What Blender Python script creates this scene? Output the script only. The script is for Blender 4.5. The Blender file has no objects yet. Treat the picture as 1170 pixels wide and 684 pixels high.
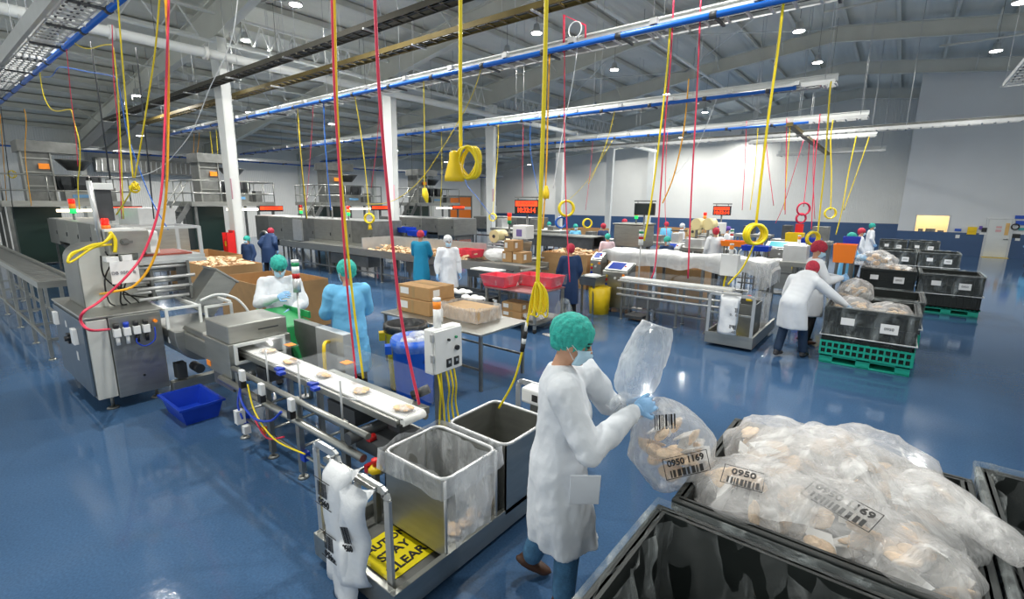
import bpy, bmesh, math, random
from mathutils import Vector, Matrix, noise
random.seed(7)
S = bpy.context.scene
COL = S.collection
# ------------------------------------------------------------------ camera
CX, CY, CH = 585.0, 342.0, 2.5
V1, V2 = (-125.0, 224.0), (1030.0, 234.0)
FP = math.sqrt(-((V1[0]-CX)*(V2[0]-CX)+(V1[1]-CY)*(V2[1]-CY)))
def _ray(p): return Vector((p[0]-CX, -(p[1]-CY), -FP))
_X = (-_ray(V1)).normalized(); _Y = _ray(V2).normalized(); _Z = _X.cross(_Y)
ROT = Matrix((_X, _Y, _Z))
cam = bpy.data.cameras.new('camera'); camo = bpy.data.objects.new('camera', cam); COL.objects.link(camo)
cam.sensor_width = 36; cam.lens = FP/1170*36; cam.clip_end = 200; cam.clip_start = .05
camo.matrix_world = Matrix.Translation((0, 0, CH)) @ ROT.to_4x4()
S.camera = camo
# points of the real place seen in a direction: on a level, on a plane across, on a plane along
def GP(px, py, z=0.0):
    d = ROT @ _ray((px, py)); t = (z-CH)/d.z; return Vector((d.x*t, d.y*t, z))
def AY(px, py, y):
    d = ROT @ _ray((px, py)); t = y/d.y; return Vector((d.x*t, y, CH+d.z*t))
def AX(px, py, x):
    d = ROT @ _ray((px, py)); t = x/d.x; return Vector((x, d.y*t, CH+d.z*t))
# ------------------------------------------------------------------ light
w = bpy.data.worlds.new('world'); S.world = w; w.use_nodes = True
w.node_tree.nodes['Background'].inputs[0].default_value = (.96, 1, .98, 1)
w.node_tree.nodes['Background'].inputs[1].default_value = .9
S.view_settings.view_transform = 'Standard'; S.view_settings.look = 'None'
S.view_settings.gamma = 1; S.view_settings.use_curve_mapping = False
S.view_settings.exposure = 0.0
LAMP_POWER = 240.0
# ------------------------------------------------------------------ materials
MATS = {}
def mat(name, col, rough=.5, metal=0.0, spec=.5, noise_amt=0.0, nscale=8.0, bump=0.0, bscale=40.0, emit=None, estr=1.0, alpha=1.0, trans=0.0, stretch=None, sss=0.0, coat=0.0):
    if name in MATS: return MATS[name]
    m = bpy.data.materials.new(name); m.use_nodes = True; nt = m.node_tree; b = nt.nodes['Principled BSDF']
    b.inputs['Base Color'].default_value = (*col, 1); b.inputs['Roughness'].default_value = rough
    b.inputs['Metallic'].default_value = metal; b.inputs['Specular IOR Level'].default_value = spec
    b.inputs['Alpha'].default_value = alpha; b.inputs['Transmission Weight'].default_value = trans
    if coat: b.inputs['Coat Weight'].default_value = coat
    if sss:
        b.inputs['Subsurface Weight'].default_value = sss; b.inputs['Subsurface Radius'].default_value = (.02, .01, .006)
    if emit: b.inputs['Emission Color'].default_value = (*emit, 1); b.inputs['Emission Strength'].default_value = estr
    tc = nt.nodes.new('ShaderNodeTexCoord'); src = tc.outputs['Object']
    if stretch:
        mp = nt.nodes.new('ShaderNodeMapping'); mp.inputs['Scale'].default_value = stretch
        nt.links.new(src, mp.inputs[0]); src = mp.outputs[0]
    if noise_amt:
        n = nt.nodes.new('ShaderNodeTexNoise'); n.inputs['Scale'].default_value = nscale; n.inputs['Detail'].default_value = 6
        r = nt.nodes.new('ShaderNodeMapRange'); r.inputs[3].default_value = 1-noise_amt; r.inputs[4].default_value = 1+noise_amt
        r.inputs[1].default_value = .25; r.inputs[2].default_value = .75
        nt.links.new(src, n.inputs[0]); nt.links.new(n.outputs[0], r.inputs[0])
        mx = nt.nodes.new('ShaderNodeVectorMath'); mx.operation = 'SCALE'; mx.inputs[0].default_value = col
        nt.links.new(r.outputs[0], mx.inputs['Scale']); nt.links.new(mx.outputs[0], b.inputs['Base Color'])
        r2 = nt.nodes.new('ShaderNodeMapRange'); r2.inputs[3].default_value = max(.03, rough-.08); r2.inputs[4].default_value = min(1, rough+.12)
        nt.links.new(n.outputs[0], r2.inputs[0]); nt.links.new(r2.outputs[0], b.inputs['Roughness'])
    if bump:
        n = nt.nodes.new('ShaderNodeTexNoise'); n.inputs['Scale'].default_value = bscale; n.inputs['Detail'].default_value = 4
        bp = nt.nodes.new('ShaderNodeBump'); bp.inputs['Strength'].default_value = bump; bp.inputs['Distance'].default_value = .02
        nt.links.new(src, n.inputs[0]); nt.links.new(n.outputs[0], bp.inputs['Height']); nt.links.new(bp.outputs[0], b.inputs['Normal'])
    MATS[name] = m; return m
def film(name, tint=(.85, .88, .9), opaque=.3, rough=.18, scale=7.0, bump=.9, crease=.5, dark=1.0, face=.4):
    """thin crinkled plastic film: clear between its creases, whitish where it folds"""
    if name in MATS: return MATS[name]
    m = bpy.data.materials.new(name); m.use_nodes = True; nt = m.node_tree; nt.nodes.clear(); N = nt.nodes.new; L = nt.links.new
    out = N('ShaderNodeOutputMaterial'); mix = N('ShaderNodeMixShader'); tr = N('ShaderNodeBsdfTransparent'); pr = N('ShaderNodeBsdfPrincipled')
    pr.inputs['Base Color'].default_value = (*tint, 1); pr.inputs['Roughness'].default_value = rough; pr.inputs['Specular IOR Level'].default_value = .9
    tr.inputs[0].default_value = (dark, dark, dark, 1)
    tc = N('ShaderNodeTexCoord'); mp = N('ShaderNodeMapping'); mp.inputs['Rotation'].default_value = (.5, .9, .4); mp.inputs['Scale'].default_value = (1, 1, .28); L(tc.outputs['Object'], mp.inputs[0])
    n = N('ShaderNodeTexNoise'); n.inputs['Scale'].default_value = scale; n.inputs['Detail'].default_value = 6; n.inputs['Distortion'].default_value = .7; n.inputs['Roughness'].default_value = .6
    L(mp.outputs[0], n.inputs[0])
    n2 = N('ShaderNodeTexNoise'); n2.inputs['Scale'].default_value = scale*2.3; n2.inputs['Detail'].default_value = 5; n2.noise_type = 'RIDGED_MULTIFRACTAL'; L(tc.outputs['Object'], n2.inputs[0])
    mr = N('ShaderNodeMapRange'); mr.inputs[1].default_value = .5; mr.inputs[2].default_value = .74; mr.inputs[3].default_value = opaque; mr.inputs[4].default_value = min(1, opaque+crease)
    L(n.outputs[0], mr.inputs[0])
    lw = N('ShaderNodeLayerWeight'); lw.inputs[0].default_value = .3
    ad = N('ShaderNodeMath'); ad.operation = 'MULTIPLY_ADD'; ad.use_clamp = True; ad.inputs[1].default_value = face
    L(lw.outputs['Facing'], ad.inputs[0]); L(mr.outputs[0], ad.inputs[2])
    sm = N('ShaderNodeMath'); sm.operation = 'MULTIPLY_ADD'; sm.inputs[1].default_value = .25; L(n2.outputs[0], sm.inputs[0]); L(n.outputs[0], sm.inputs[2])
    bp = N('ShaderNodeBump'); bp.inputs['Strength'].default_value = bump; bp.inputs['Distance'].default_value = .04
    L(sm.outputs[0], bp.inputs['Height']); L(bp.outputs[0], pr.inputs['Normal'])
    L(ad.outputs[0], mix.inputs[0]); L(tr.outputs[0], mix.inputs[1]); L(pr.outputs[0], mix.inputs[2]); L(mix.outputs[0], out.inputs[0])
    MATS[name] = m; return m
STEEL = mat('brushed_stainless', (.38, .385, .36), .34, .85, noise_amt=.12, nscale=3, stretch=(1, 1, 6), bump=.05, bscale=60)
STEEL_D = mat('dull_stainless', (.22, .225, .215), .42, .75, noise_amt=.2, nscale=5)
STEEL_L = mat('satin_aluminium', (.58, .59, .59), .35, .6, noise_amt=.08, nscale=6)
DARKM = mat('dark_metal', (.07, .075, .08), .5, .4, noise_amt=.2)
BRONZE = mat('bronze_tray_metal', (.16, .12, .04), .4, .6, noise_amt=.25, nscale=3)
BRONZE_D = mat('dark_tray_metal', (.07, .065, .05), .45, .5, noise_amt=.25, nscale=3)
PAINT_W = mat('white_paint', (.74, .76, .74), .45, noise_amt=.05, nscale=2)
PAINT_G = mat('grey_primer_steel', (.58, .59, .54), .55, noise_amt=.07, nscale=1.5)
CREAM = mat('cream_panel', (.60, .61, .57), .4, .15, noise_amt=.04)
GREYB = mat('blue_grey_panel', (.09, .13, .18), .35, .3, noise_amt=.15, nscale=3)  # reflection on the cabinet's side put into the base colour
WHITE_P = mat('white_plastic', (.82, .83, .82), .4, noise_amt=.03)
BELT = mat('white_belt', (.82, .82, .79), .45, noise_amt=.04, nscale=20)
BLACK = mat('black_plastic', (.018, .019, .02), .4, noise_amt=.3, nscale=12)
RUBBER = mat('black_rubber', (.015, .015, .015), .7)
BLUE_P = mat('blue_plastic', (.008, .05, .48), .32, noise_amt=.08)
BLUE_BAR = mat('blue_barrel_plastic', (.01, .11, .62), .35, noise_amt=.08)
BLUE_PIPE = mat('blue_pipe', (.01, .13, .55), .35)
YELLOW = mat('yellow_plastic', (.90, .62, .01), .35, noise_amt=.06)
YEL_CORD = mat('yellow_cord_rubber', (.90, .70, .01), .4)
ORANGE = mat('orange_plastic', (.92, .22, .02), .35)
ORANGE_C = mat('amber_hose', (.93, .44, .01), .4)
RED = mat('red_plastic', (.75, .02, .02), .35, noise_amt=.05)
RED_HOSE = mat('red_hose_rubber', (.74, .035, .09), .45)
RED_TOTE = mat('red_tote_plastic', (.80, .05, .09), .4, noise_amt=.1)
GREEN_P = mat('green_pallet_plastic', (.01, .36, .26), .45, noise_amt=.12)
GREEN_C = mat('green_chute_plastic', (.02, .30, .09), .35, noise_amt=.1)
GREY_TOTE = mat('charcoal_tote_plastic', (.035, .045, .055), .5, noise_amt=.15)
BIN = mat('black_bin_plastic', (.012, .016, .015), .5, noise_amt=.3, nscale=6)
CARD = mat('brown_cardboard', (.48, .28, .12), .8, noise_amt=.1, nscale=6)
CARD_L = mat('light_cardboard', (.60, .40, .22), .8, noise_amt=.1, nscale=6)
PAPER = mat('white_paper', (.85, .85, .84), .7)
INK = mat('black_ink', (.02, .02, .02), .6)
FOOD = mat('baked_flatbread', (.80, .57, .35), .7, noise_amt=.3, nscale=30, bump=.5, bscale=60)
SKIN = mat('skin', (.55, .30, .19), .5, noise_amt=.05, nscale=20, sss=.1)
HAIR = mat('black_hair', (.015, .011, .009), .55, noise_amt=.3, nscale=60)
GOWN_W = mat('white_gown_fabric', (.74, .77, .81), .75, noise_amt=.02, bump=.25, bscale=14)
GOWN_B = mat('light_blue_gown_fabric', (.16, .50, .80), .75, noise_amt=.04, bump=.25, bscale=14)
GOWN_T = mat('teal_blue_smock', (.01, .26, .45), .75, noise_amt=.05, bump=.2, bscale=14)
GOWN_N = mat('navy_smock', (.012, .04, .12), .75, noise_amt=.08, bump=.2, bscale=14)
GLOVE = mat('blue_glove', (.28, .52, .82), .45, bump=.2, bscale=50)
MASK = mat('pale_blue_mask', (.50, .72, .86), .7)
NET_G = mat('green_hairnet', (.03, .42, .35), .7, noise_amt=.35, nscale=40, bump=.5, bscale=60)
NET_R = mat('red_hairnet', (.50, .03, .06), .7, noise_amt=.35, nscale=40, bump=.5, bscale=60)
NET_W = mat('white_hairnet', (.62, .64, .66), .7, noise_amt=.3, nscale=40, bump=.5, bscale=60)
NET_P = mat('purple_hairnet', (.10, .05, .30), .7, noise_amt=.3, nscale=40)
DENIM = mat('blue_denim', (.06, .17, .30), .8, noise_amt=.25, nscale=25, bump=.3, bscale=80)
NAVY_T = mat('navy_trousers', (.01, .03, .07), .8, noise_amt=.1)
BLACK_T = mat('black_trousers', (.012, .012, .014), .8)
KHAKI = mat('khaki_trousers', (.42, .33, .22), .8, noise_amt=.1)
SHOE = mat('brown_leather_shoe', (.07, .03, .015), .5, noise_amt=.2)
SHOE_D = mat('dark_shoe', (.03, .03, .035), .6)
SCREEN_B = mat('blue_touch_screen', (.01, .03, .25), .15, emit=(.05, .12, .6), estr=.35)
EM_W = mat('lamp_glow', (1, 1, 1), .5, emit=(1, .97, .94), estr=25)
EM_TUBE = mat('work_light_glow', (1, 1, 1), .5, emit=(1, .85, .6), estr=3.5)
EM_RED = mat('red_led', (.3, 0, 0), .5, emit=(1, .06, .01), estr=2.2)
EM_LRED = mat('red_lens', (.8, .02, .01), .3, emit=(1, .02, .01), estr=.8)
EM_LGRN = mat('green_lens', (.02, .5, .1), .3, emit=(.02, .9, .2), estr=.9)
LENS_A = mat('amber_lens', (.95, .27, .02), .3, emit=(1, .3, .02), estr=.15)
LENS_R = mat('dark_red_lens', (.5, .01, .01), .3)
LENS_G = mat('dark_green_lens', (.01, .28, .1), .3)
CLEAR = film('clear_sheet_plastic', (.8, .85, .88), .035, .06, 3, .05, .03, 1, .06)
FILM = film('clear_bag_film', (.88, .90, .92), .27, .18, 8, 1.0, .45, 1, .3)
FILM_B = film('blown_bag_film', (.84, .87, .90), .22, .5, 9, .9, .4, 1, .3)
FILM_P = film('piled_bag_film', (.90, .89, .88), .24, .22, 6, 1.0, .5, 1, .25)
FILM_L = film('bin_liner_film', (.50, .55, .55), .05, .16, 6, 1.0, .45, 1, .15)
FILM_N = film('near_bin_liner_film', (.66, .70, .70), .07, .14, 7, 1.0, .45, 1, .25)
FILM_C = film('milky_cover_film', (.86, .87, .87), .72, .3, 5, .9, .25)
GLASS = film('window_glass', (.8, .85, .9), .08, .03, 1, 0, 0)
# ------------------------------------------------------------------ mesh helper
class MB:
    def __init__(s): s.v = []; s.f = []; s.sm = []
    def _add(s, vs, fs, smooth=False, M=None):
        o = len(s.v)
        s.v += [tuple(M @ Vector(v)) if M else tuple(v) for v in vs]
        s.f += [tuple(i+o for i in f) for f in fs]; s.sm += [smooth]*len(fs); return s
    def box(s, x0, y0, z0, x1, y1, z1, M=None):
        vs = [(x, y, z) for z in (z0, z1) for x, y in ((x0, y0), (x1, y0), (x1, y1), (x0, y1))]
        return s._add(vs, [(0, 3, 2, 1), (4, 5, 6, 7), (0, 1, 5, 4), (1, 2, 6, 5), (2, 3, 7, 6), (3, 0, 4, 7)], False, M)
    def cbox(s, c, d, M=None):
        return s.box(c[0]-d[0]/2, c[1]-d[1]/2, c[2]-d[2]/2, c[0]+d[0]/2, c[1]+d[1]/2, c[2]+d[2]/2, M)
    def bar(s, p, q, w, h=None, up=(0, 0, 1)):
        """square bar from p to q, w across and h up"""
        h = h or w; p = Vector(p); q = Vector(q); d = (q-p).normalized(); u = Vector(up)
        if abs(d.dot(u)) > .98: u = Vector((1, 0, 0))
        a = d.cross(u).normalized()*w/2; b = a.cross(d).normalized()*h/2
        vs = [p-a-b, p+a-b, p+a+b, p-a+b, q-a-b, q+a-b, q+a+b, q-a+b]
        return s._add(vs, [(0, 1, 2, 3), (7, 6, 5, 4), (0, 4, 5, 1), (1, 5, 6, 2), (2, 6, 7, 3), (3, 7, 4, 0)])
    def tube(s, pts, r, n=8, cap=True, smooth=True):
        pts = [Vector(p) for p in pts]; m = len(pts); rr = r if isinstance(r, (list, tuple)) else [r]*m
        vs = []; a = None
        for i, p in enumerate(pts):
            d = (pts[min(i+1, m-1)]-pts[max(i-1, 0)]).normalized()
            if a is None:
                u = Vector((0, 0, 1)) if abs(d.z) < .9 else Vector((1, 0, 0)); a = d.cross(u).normalized()
            else:
                a = a-d*a.dot(d)
                a = a.normalized() if a.length > 1e-6 else d.orthogonal().normalized()
            b = d.cross(a)
            for k in range(n):
                t = 2*math.pi*k/n; vs.append(p+(a*math.cos(t)+b*math.sin(t))*rr[i])
        fs = [(i*n+k, i*n+(k+1) % n, (i+1)*n+(k+1) % n, (i+1)*n+k) for i in range(m-1) for k in range(n)]
        s._add(vs, fs, smooth)
        if cap:
            o = len(s.v)-m*n
            s.f += [tuple(o+k for k in reversed(range(n))), tuple(o+(m-1)*n+k for k in range(n))]; s.sm += [False, False]
        return s
    def cyl(s, p, q, r, r2=None, n=20): return s.tube([p, q], [r, r if r2 is None else r2], n)
    def lathe(s, prof, c=(0, 0, 0), n=24, M=None):
        vs = []; m = len(prof)
        for r, z in prof:
            for k in range(n):
                t = 2*math.pi*k/n; vs.append((c[0]+r*math.cos(t), c[1]+r*math.sin(t), c[2]+z))
        fs = [(i*n+k, i*n+(k+1) % n, (i+1)*n+(k+1) % n, (i+1)*n+k) for i in range(m-1) for k in range(n)]
        fs += [tuple(reversed(range(n))), tuple((m-1)*n+k for k in range(n))]
        return s._add(vs, fs, True, M)
    def ell(s, c, r, M=None, n=16, m=10):
        vs = [(c[0], c[1], c[2]-r[2])]
        for i in range(1, m):
            a = math.pi*i/m
            for k in range(n):
                t = 2*math.pi*k/n; vs.append((c[0]+r[0]*math.sin(a)*math.cos(t), c[1]+r[1]*math.sin(a)*math.sin(t), c[2]-r[2]*math.cos(a)))
        vs.append((c[0], c[1], c[2]+r[2])); e = len(vs)-1
        fs = [(0, 1+(k+1) % n, 1+k) for k in range(n)]
        for i in range(m-2): fs += [(1+i*n+k, 1+i*n+(k+1) % n, 1+(i+1)*n+(k+1) % n, 1+(i+1)*n+k) for k in range(n)]
        fs += [(e, 1+(m-2)*n+k, 1+(m-2)*n+(k+1) % n) for k in range(n)]
        return s._add(vs, fs, True, M)
    def prism(s, poly, a, b, axis='y', M=None):
        """extrude a polygon given in the other two axes from a to b"""
        def P(u, v, t): return {'y': (u, t, v), 'x': (t, u, v), 'z': (u, v, t)}[axis]
        n = len(poly); vs = [P(u, v, a) for u, v in poly]+[P(u, v, b) for u, v in poly]
        fs = [tuple(range(n)), tuple(reversed(range(n, 2*n)))]+[(i, i+n, (i+1) % n+n, (i+1) % n) for i in range(n)]
        return s._add(vs, fs, False, M)
    def ring(s, rings, n=24, closed=True, cap=True, fold=None):
        """loft of ellipses (centre, rx, ry)"""
        vs = []
        for i, (c, rx, ry) in enumerate(rings):
            for k in range(n):
                t = 2*math.pi*k/n; q = 1+(fold(i/(len(rings)-1), t) if fold else 0)
                vs.append((c[0]+rx*q*math.cos(t), c[1]+ry*q*math.sin(t), c[2]))
        m = len(rings)
        fs = [(i*n+k, i*n+(k+1) % n, (i+1)*n+(k+1) % n, (i+1)*n+k) for i in range(m-1) for k in range(n)]
        if cap: fs += [tuple(reversed(range(n))), tuple((m-1)*n+k for k in range(n))]
        return s._add(vs, fs, True)
    def torus(s, c, R, r, axis='y', n=24, m=6, M=None):
        pts = []
        for k in range(n+1):
            t = 2*math.pi*k/n; u, v = R*math.cos(t), R*math.sin(t)
            q = Vector({'y': (u, 0, v), 'x': (0, u, v), 'z': (u, v, 0)}[axis])+Vector(c); pts.append(M @ q if M else q)
        return s.tube(pts, r, m, False)
    def tray(s, x0, y0, x1, y1, z0, z1, t=.02, flare=0.0):
        """open topped tub with walls"""
        e = flare
        o = [(x0+e, y0+e, z0), (x1-e, y0+e, z0), (x1-e, y1-e, z0), (x0+e, y1-e, z0), (x0, y0, z1), (x1, y0, z1), (x1, y1, z1), (x0, y1, z1)]
        i = [(x0+t, y0+t, z1), (x1-t, y0+t, z1), (x1-t, y1-t, z1), (x0+t, y1-t, z1), (x0+e+t, y0+e+t, z0+t), (x1-e-t, y0+e+t, z0+t), (x1-e-t, y1-e-t, z0+t), (x0+e+t, y1-e-t, z0+t)]
        fs = [(3, 2, 1, 0)]+[(a, (a+1) % 4, (a+1) % 4+4, a+4) for a in range(4)]
        fs += [(a+4, (a+1) % 4+4, (a+1) % 4+8, a+8) for a in range(4)]
        fs += [(a+8, (a+1) % 4+8, (a+1) % 4+12, a+12) for a in range(4)]+[(12, 13, 14, 15)]
        return s._add(o+i, fs)
    def build(s, name, m, parent=None, bevel=0.0, seg=2, **tags):
        me = bpy.data.meshes.new(name); me.from_pydata([tuple(v) for v in s.v], [], s.f)
        me.polygons.foreach_set('use_smooth', s.sm); me.materials.append(m); me.update()
        bm = bmesh.new(); bm.from_mesh(me); bmesh.ops.recalc_face_normals(bm, faces=bm.faces); bm.to_mesh(me); bm.free()
        o = bpy.data.objects.new(name, me); COL.objects.link(o)
        if parent: o.parent = parent
        if bevel:
            b = o.modifiers.new('bevel', 'BEVEL'); b.width = bevel; b.segments = seg; b.limit_method = 'ANGLE'; b.angle_limit = .7
        for k, v in tags.items(): o[k] = v
        return o
def tag(o, label, cat, group=None, kind=None):
    if label: o['label'] = label
    if cat: o['category'] = cat
    if group: o['group'] = group
    if kind: o['kind'] = kind
    return o
def thing(name, label, cat, loc=(0, 0, 0), rz=0.0, group=None):
    o = bpy.data.objects.new(name, None); COL.objects.link(o); o.location = loc; o.rotation_euler = (0, 0, rz); o.empty_display_size = .1
    return tag(o, label, cat, group)
def struct(name, mb, m, **k):
    o = mb.build(name, m, **k); o['kind'] = 'structure'; return o
def kids(o): return [c for c in bpy.data.objects if c.parent == o]
def dup(o, loc=None, rz=None, label=None, group=None, parent=None):
    c = o.copy(); COL.objects.link(c)
    if parent: c.parent = parent
    if loc is not None: c.location = loc
    if rz is not None: c.rotation_euler = (0, 0, rz)
    if label: c['label'] = label
    if group: c['group'] = group
    for ch in list(o.children): dup(ch, parent=c)
    return c
def text(parent, s, loc, size, m, right, up, name='lettering', depth=.002, align='CENTER', bold=0.0, sx=1.0):
    """letters lying in the plane of right and up"""
    cu = bpy.data.curves.new(name, 'FONT'); cu.body = s; cu.size = size; cu.extrude = depth; cu.align_x = align; cu.align_y = 'CENTER'; cu.offset = bold; cu.resolution_u = 3
    t = bpy.data.objects.new(name, cu); me = baked(t); bpy.data.objects.remove(t)
    r = Vector(right).normalized(); u = Vector(up); u = (u-r*u.dot(r)).normalized(); nn = r.cross(u)
    M = Matrix((r*sx, u, nn)).transposed().to_4x4(); M.translation = Vector(loc)
    me.transform(M); me.materials.clear(); me.materials.append(m)
    o = bpy.data.objects.new(name, me); COL.objects.link(o); o.parent = parent; return o
def smoothpath(P, k=6):
    P = [Vector(p) for p in P]
    if len(P) < 3: return P
    out = []
    for i in range(len(P)-1):
        a = P[max(i-1, 0)]; b = P[i]; c = P[i+1]; d = P[min(i+2, len(P)-1)]
        for j in range(k):
            t = j/k; out.append(.5*((2*b)+(c-a)*t+(2*a-5*b+4*c-d)*t*t+(3*b-a-3*c+d)*t**3))
    out.append(P[-1]); return out
TMP = bpy.data.scenes.new('workbench')
def baked(o):
    """the mesh of an object with its modifiers applied, worked out in a scene of its own"""
    TMP.collection.objects.link(o); vl = TMP.view_layers[0]; vl.update()
    me = bpy.data.meshes.new_from_object(o.evaluated_get(vl.depsgraph)); TMP.collection.objects.unlink(o); return me
def freeze(o):
    me = baked(o); o.modifiers.clear(); o.data = me; return o
# ------------------------------------------------------------------ large structure
POSTX = -16.0; FY = [6.5, 12.5, 18.5, 24.7, 31.0, 38.0]; RX = -3.0
YW, YO = 40.0, 33.5            # back wall, front of the office block
def roofz(x): return 9.75-.12*abs(x-RX)
def m_floor():
    m = bpy.data.materials.new('blue_epoxy_floor'); m.use_nodes = True; nt = m.node_tree; b = nt.nodes['Principled BSDF']; N = nt.nodes.new; L = nt.links.new
    tc = N('ShaderNodeTexCoord'); n = N('ShaderNodeTexNoise'); n.inputs['Scale'].default_value = .55; n.inputs['Detail'].default_value = 8; n.inputs['Roughness'].default_value = .6
    L(tc.outputs['Object'], n.inputs[0]); cr = N('ShaderNodeValToRGB'); L(n.outputs[0], cr.inputs[0])
    cr.color_ramp.elements[0].position = .3; cr.color_ramp.elements[0].color = (.040, .090, .180, 1)
    cr.color_ramp.elements[1].position = .75; cr.color_ramp.elements[1].color = (.056, .120, .232, 1)
    n2 = N('ShaderNodeTexNoise'); n2.inputs['Scale'].default_value = 60; n2.inputs['Detail'].default_value = 3; L(tc.outputs['Object'], n2.inputs[0])
    mx = N('ShaderNodeMix'); mx.data_type = 'RGBA'; mx.blend_type = 'OVERLAY'; mx.inputs[0].default_value = .35; L(cr.outputs[0], mx.inputs[6]); L(n2.outputs[0], mx.inputs[7])
    L(mx.outputs[2], b.inputs['Base Color']); b.inputs['Specular IOR Level'].default_value = .4
    r = N('ShaderNodeMapRange'); r.inputs[3].default_value = .04; r.inputs[4].default_value = .11; L(n.outputs[0], r.inputs[0]); L(r.outputs[0], b.inputs['Roughness'])
    n3 = N('ShaderNodeTexNoise'); n3.inputs['Scale'].default_value = 14; n3.inputs['Detail'].default_value = 3; L(tc.outputs['Object'], n3.inputs[0])
    bp = N('ShaderNodeBump'); bp.inputs['Strength'].default_value = .05; bp.inputs['Distance'].default_value = .02; L(n3.outputs[0], bp.inputs['Height']); L(bp.outputs[0], b.inputs['Normal'])
    return m
def m_ribbed(name, col, axis, scale=1.0, rough=.6, depth=.35, metal=0.0):
    m = bpy.data.materials.new(name); m.use_nodes = True; nt = m.node_tree; b = nt.nodes['Principled BSDF']; N = nt.nodes.new; L = nt.links.new
    b.inputs['Roughness'].default_value = rough; b.inputs['Metallic'].default_value = metal
    tc = N('ShaderNodeTexCoord'); wv = N('ShaderNodeTexWave'); wv.bands_direction = axis; wv.inputs['Scale'].default_value = scale; wv.wave_profile = 'SIN'
    L(tc.outputs['Object'], wv.inputs[0]); bp = N('ShaderNodeBump'); bp.inputs['Strength'].default_value = depth; bp.inputs['Distance'].default_value = .03
    L(wv.outputs['Fac'], bp.inputs['Height']); L(bp.outputs[0], b.inputs['Normal'])
    n = N('ShaderNodeTexNoise'); n.inputs['Scale'].default_value = .6; n.inputs['Detail'].default_value = 5; L(tc.outputs['Object'], n.inputs[0])
    r = N('ShaderNodeMapRange'); r.inputs[3].default_value = .9; r.inputs[4].default_value = 1.08; L(n.outputs[0], r.inputs[0])
    s = N('ShaderNodeVectorMath'); s.operation = 'SCALE'; s.inputs[0].default_value = col; L(r.outputs[0], s.inputs['Scale']); L(s.outputs[0], b.inputs['Base Color'])
    return m
WALL = m_ribbed('white_ribbed_wall', (.78, .78, .74), 'X', 3.2, .5); WALL_S = m_ribbed('white_ribbed_side_wall', (.80, .80, .77), 'Y', 3.2, .5)
OFFW = m_ribbed('office_wall_paint', (.74, .76, .77), 'X', .4, .5, .05)
BANDM = mat('blue_wainscot_paint', (.045, .10, .22), .35, noise_amt=.08, nscale=2)
INSUL = m_ribbed('roof_insulation', (.68, .69, .64), 'X', 1.0, .7, .4)
struct('floor', MB().box(-36, -4, -.2, 15, YW, 0), m_floor())
# back wall under the gable, in one piece
struct('wall_back', MB().prism([(-34.2, 0), (15, 0), (15, roofz(15)), (RX, roofz(RX)), (-34.2, roofz(-34.2))], YW, YW+.2), WALL)
struct('wall_left', MB().box(-34.4, -4, 0, -34.2, YW, roofz(-34.2)), WALL_S)
struct('ceiling', MB().prism([(-34.4, roofz(-34.4)), (RX, roofz(RX)), (15, roofz(15)), (15, roofz(15)+.15), (RX, roofz(RX)+.15), (-34.4, roofz(-34.4)+.15)], -4, YW+.2), INSUL)
struct('trim_1', MB().box(-34.1, YW-.06, 0, 0.0, YW, 1.3), BANDM)
struct('trim_2', MB().box(-.02, YO-.05, 0, 3.41, YO, 1.15).box(4.39, YO-.05, 0, 14.9, YO, 1.15), BANDM)
# office block wall with the window opening
a = AY(1048, 246, YO); b = AY(1083, 267, YO); wx0, wx1, wz0, wz1 = a.x, b.x-.05, b.z, a.z
struct('wall_right', MB().box(0, YO, 0, wx0, YO+.2, roofz(0)).box(wx0, YO, 0, wx1, YO+.2, wz0).box(wx0, YO, wz1, wx1, YO+.2, roofz(wx0)-.02).prism([(wx1, 0), (15, 0), (15, roofz(15)-.02), (wx1, roofz(wx1)-.02)], YO, YO+.2).box(0, YO+.2, 0, .2, YW, roofz(0)), OFFW)
struct('trim_3', MB().box(wx0-.06, YO-.03, wz0-.08, wx1+.06, YO+.02, wz0).box(wx0-.06, YO-.03, wz1, wx1+.06, YO+.02, wz1+.05).box(wx0-.06, YO-.03, wz0, wx0, YO+.02, wz1).box(wx1, YO-.03, wz0, wx1+.06, YO+.02, wz1), STEEL_L)
wn = struct('window_1', MB().box(wx0, YO+.08, wz0, wx1, YO+.1, wz1), GLASS)
ROOM = mat('cream_office_paint', (.85, .72, .48), .7)
struct('wall_office', MB().box(wx0-.4, YO+2.4, 0, wx1+.8, YO+2.5, 2.7).box(wx0-.45, YO+.2, 0, wx0-.4, YO+2.4, 2.7).box(wx1+.8, YO+.2, 0, wx1+.9, YO+2.4, 2.7).box(wx0-.4, YO+.2, 2.7, wx1+.8, YO+2.5, 2.8), ROOM)
L_ = bpy.data.lights.new('office_light', 'POINT'); L_.energy = 90; L_.color = (1, .88, .65); L_.shadow_soft_size = .3
lo = bpy.data.objects.new('office_light', L_); COL.objects.link(lo); lo.location = ((wx0+wx1)/2, YO+1.1, 2.4)
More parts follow.
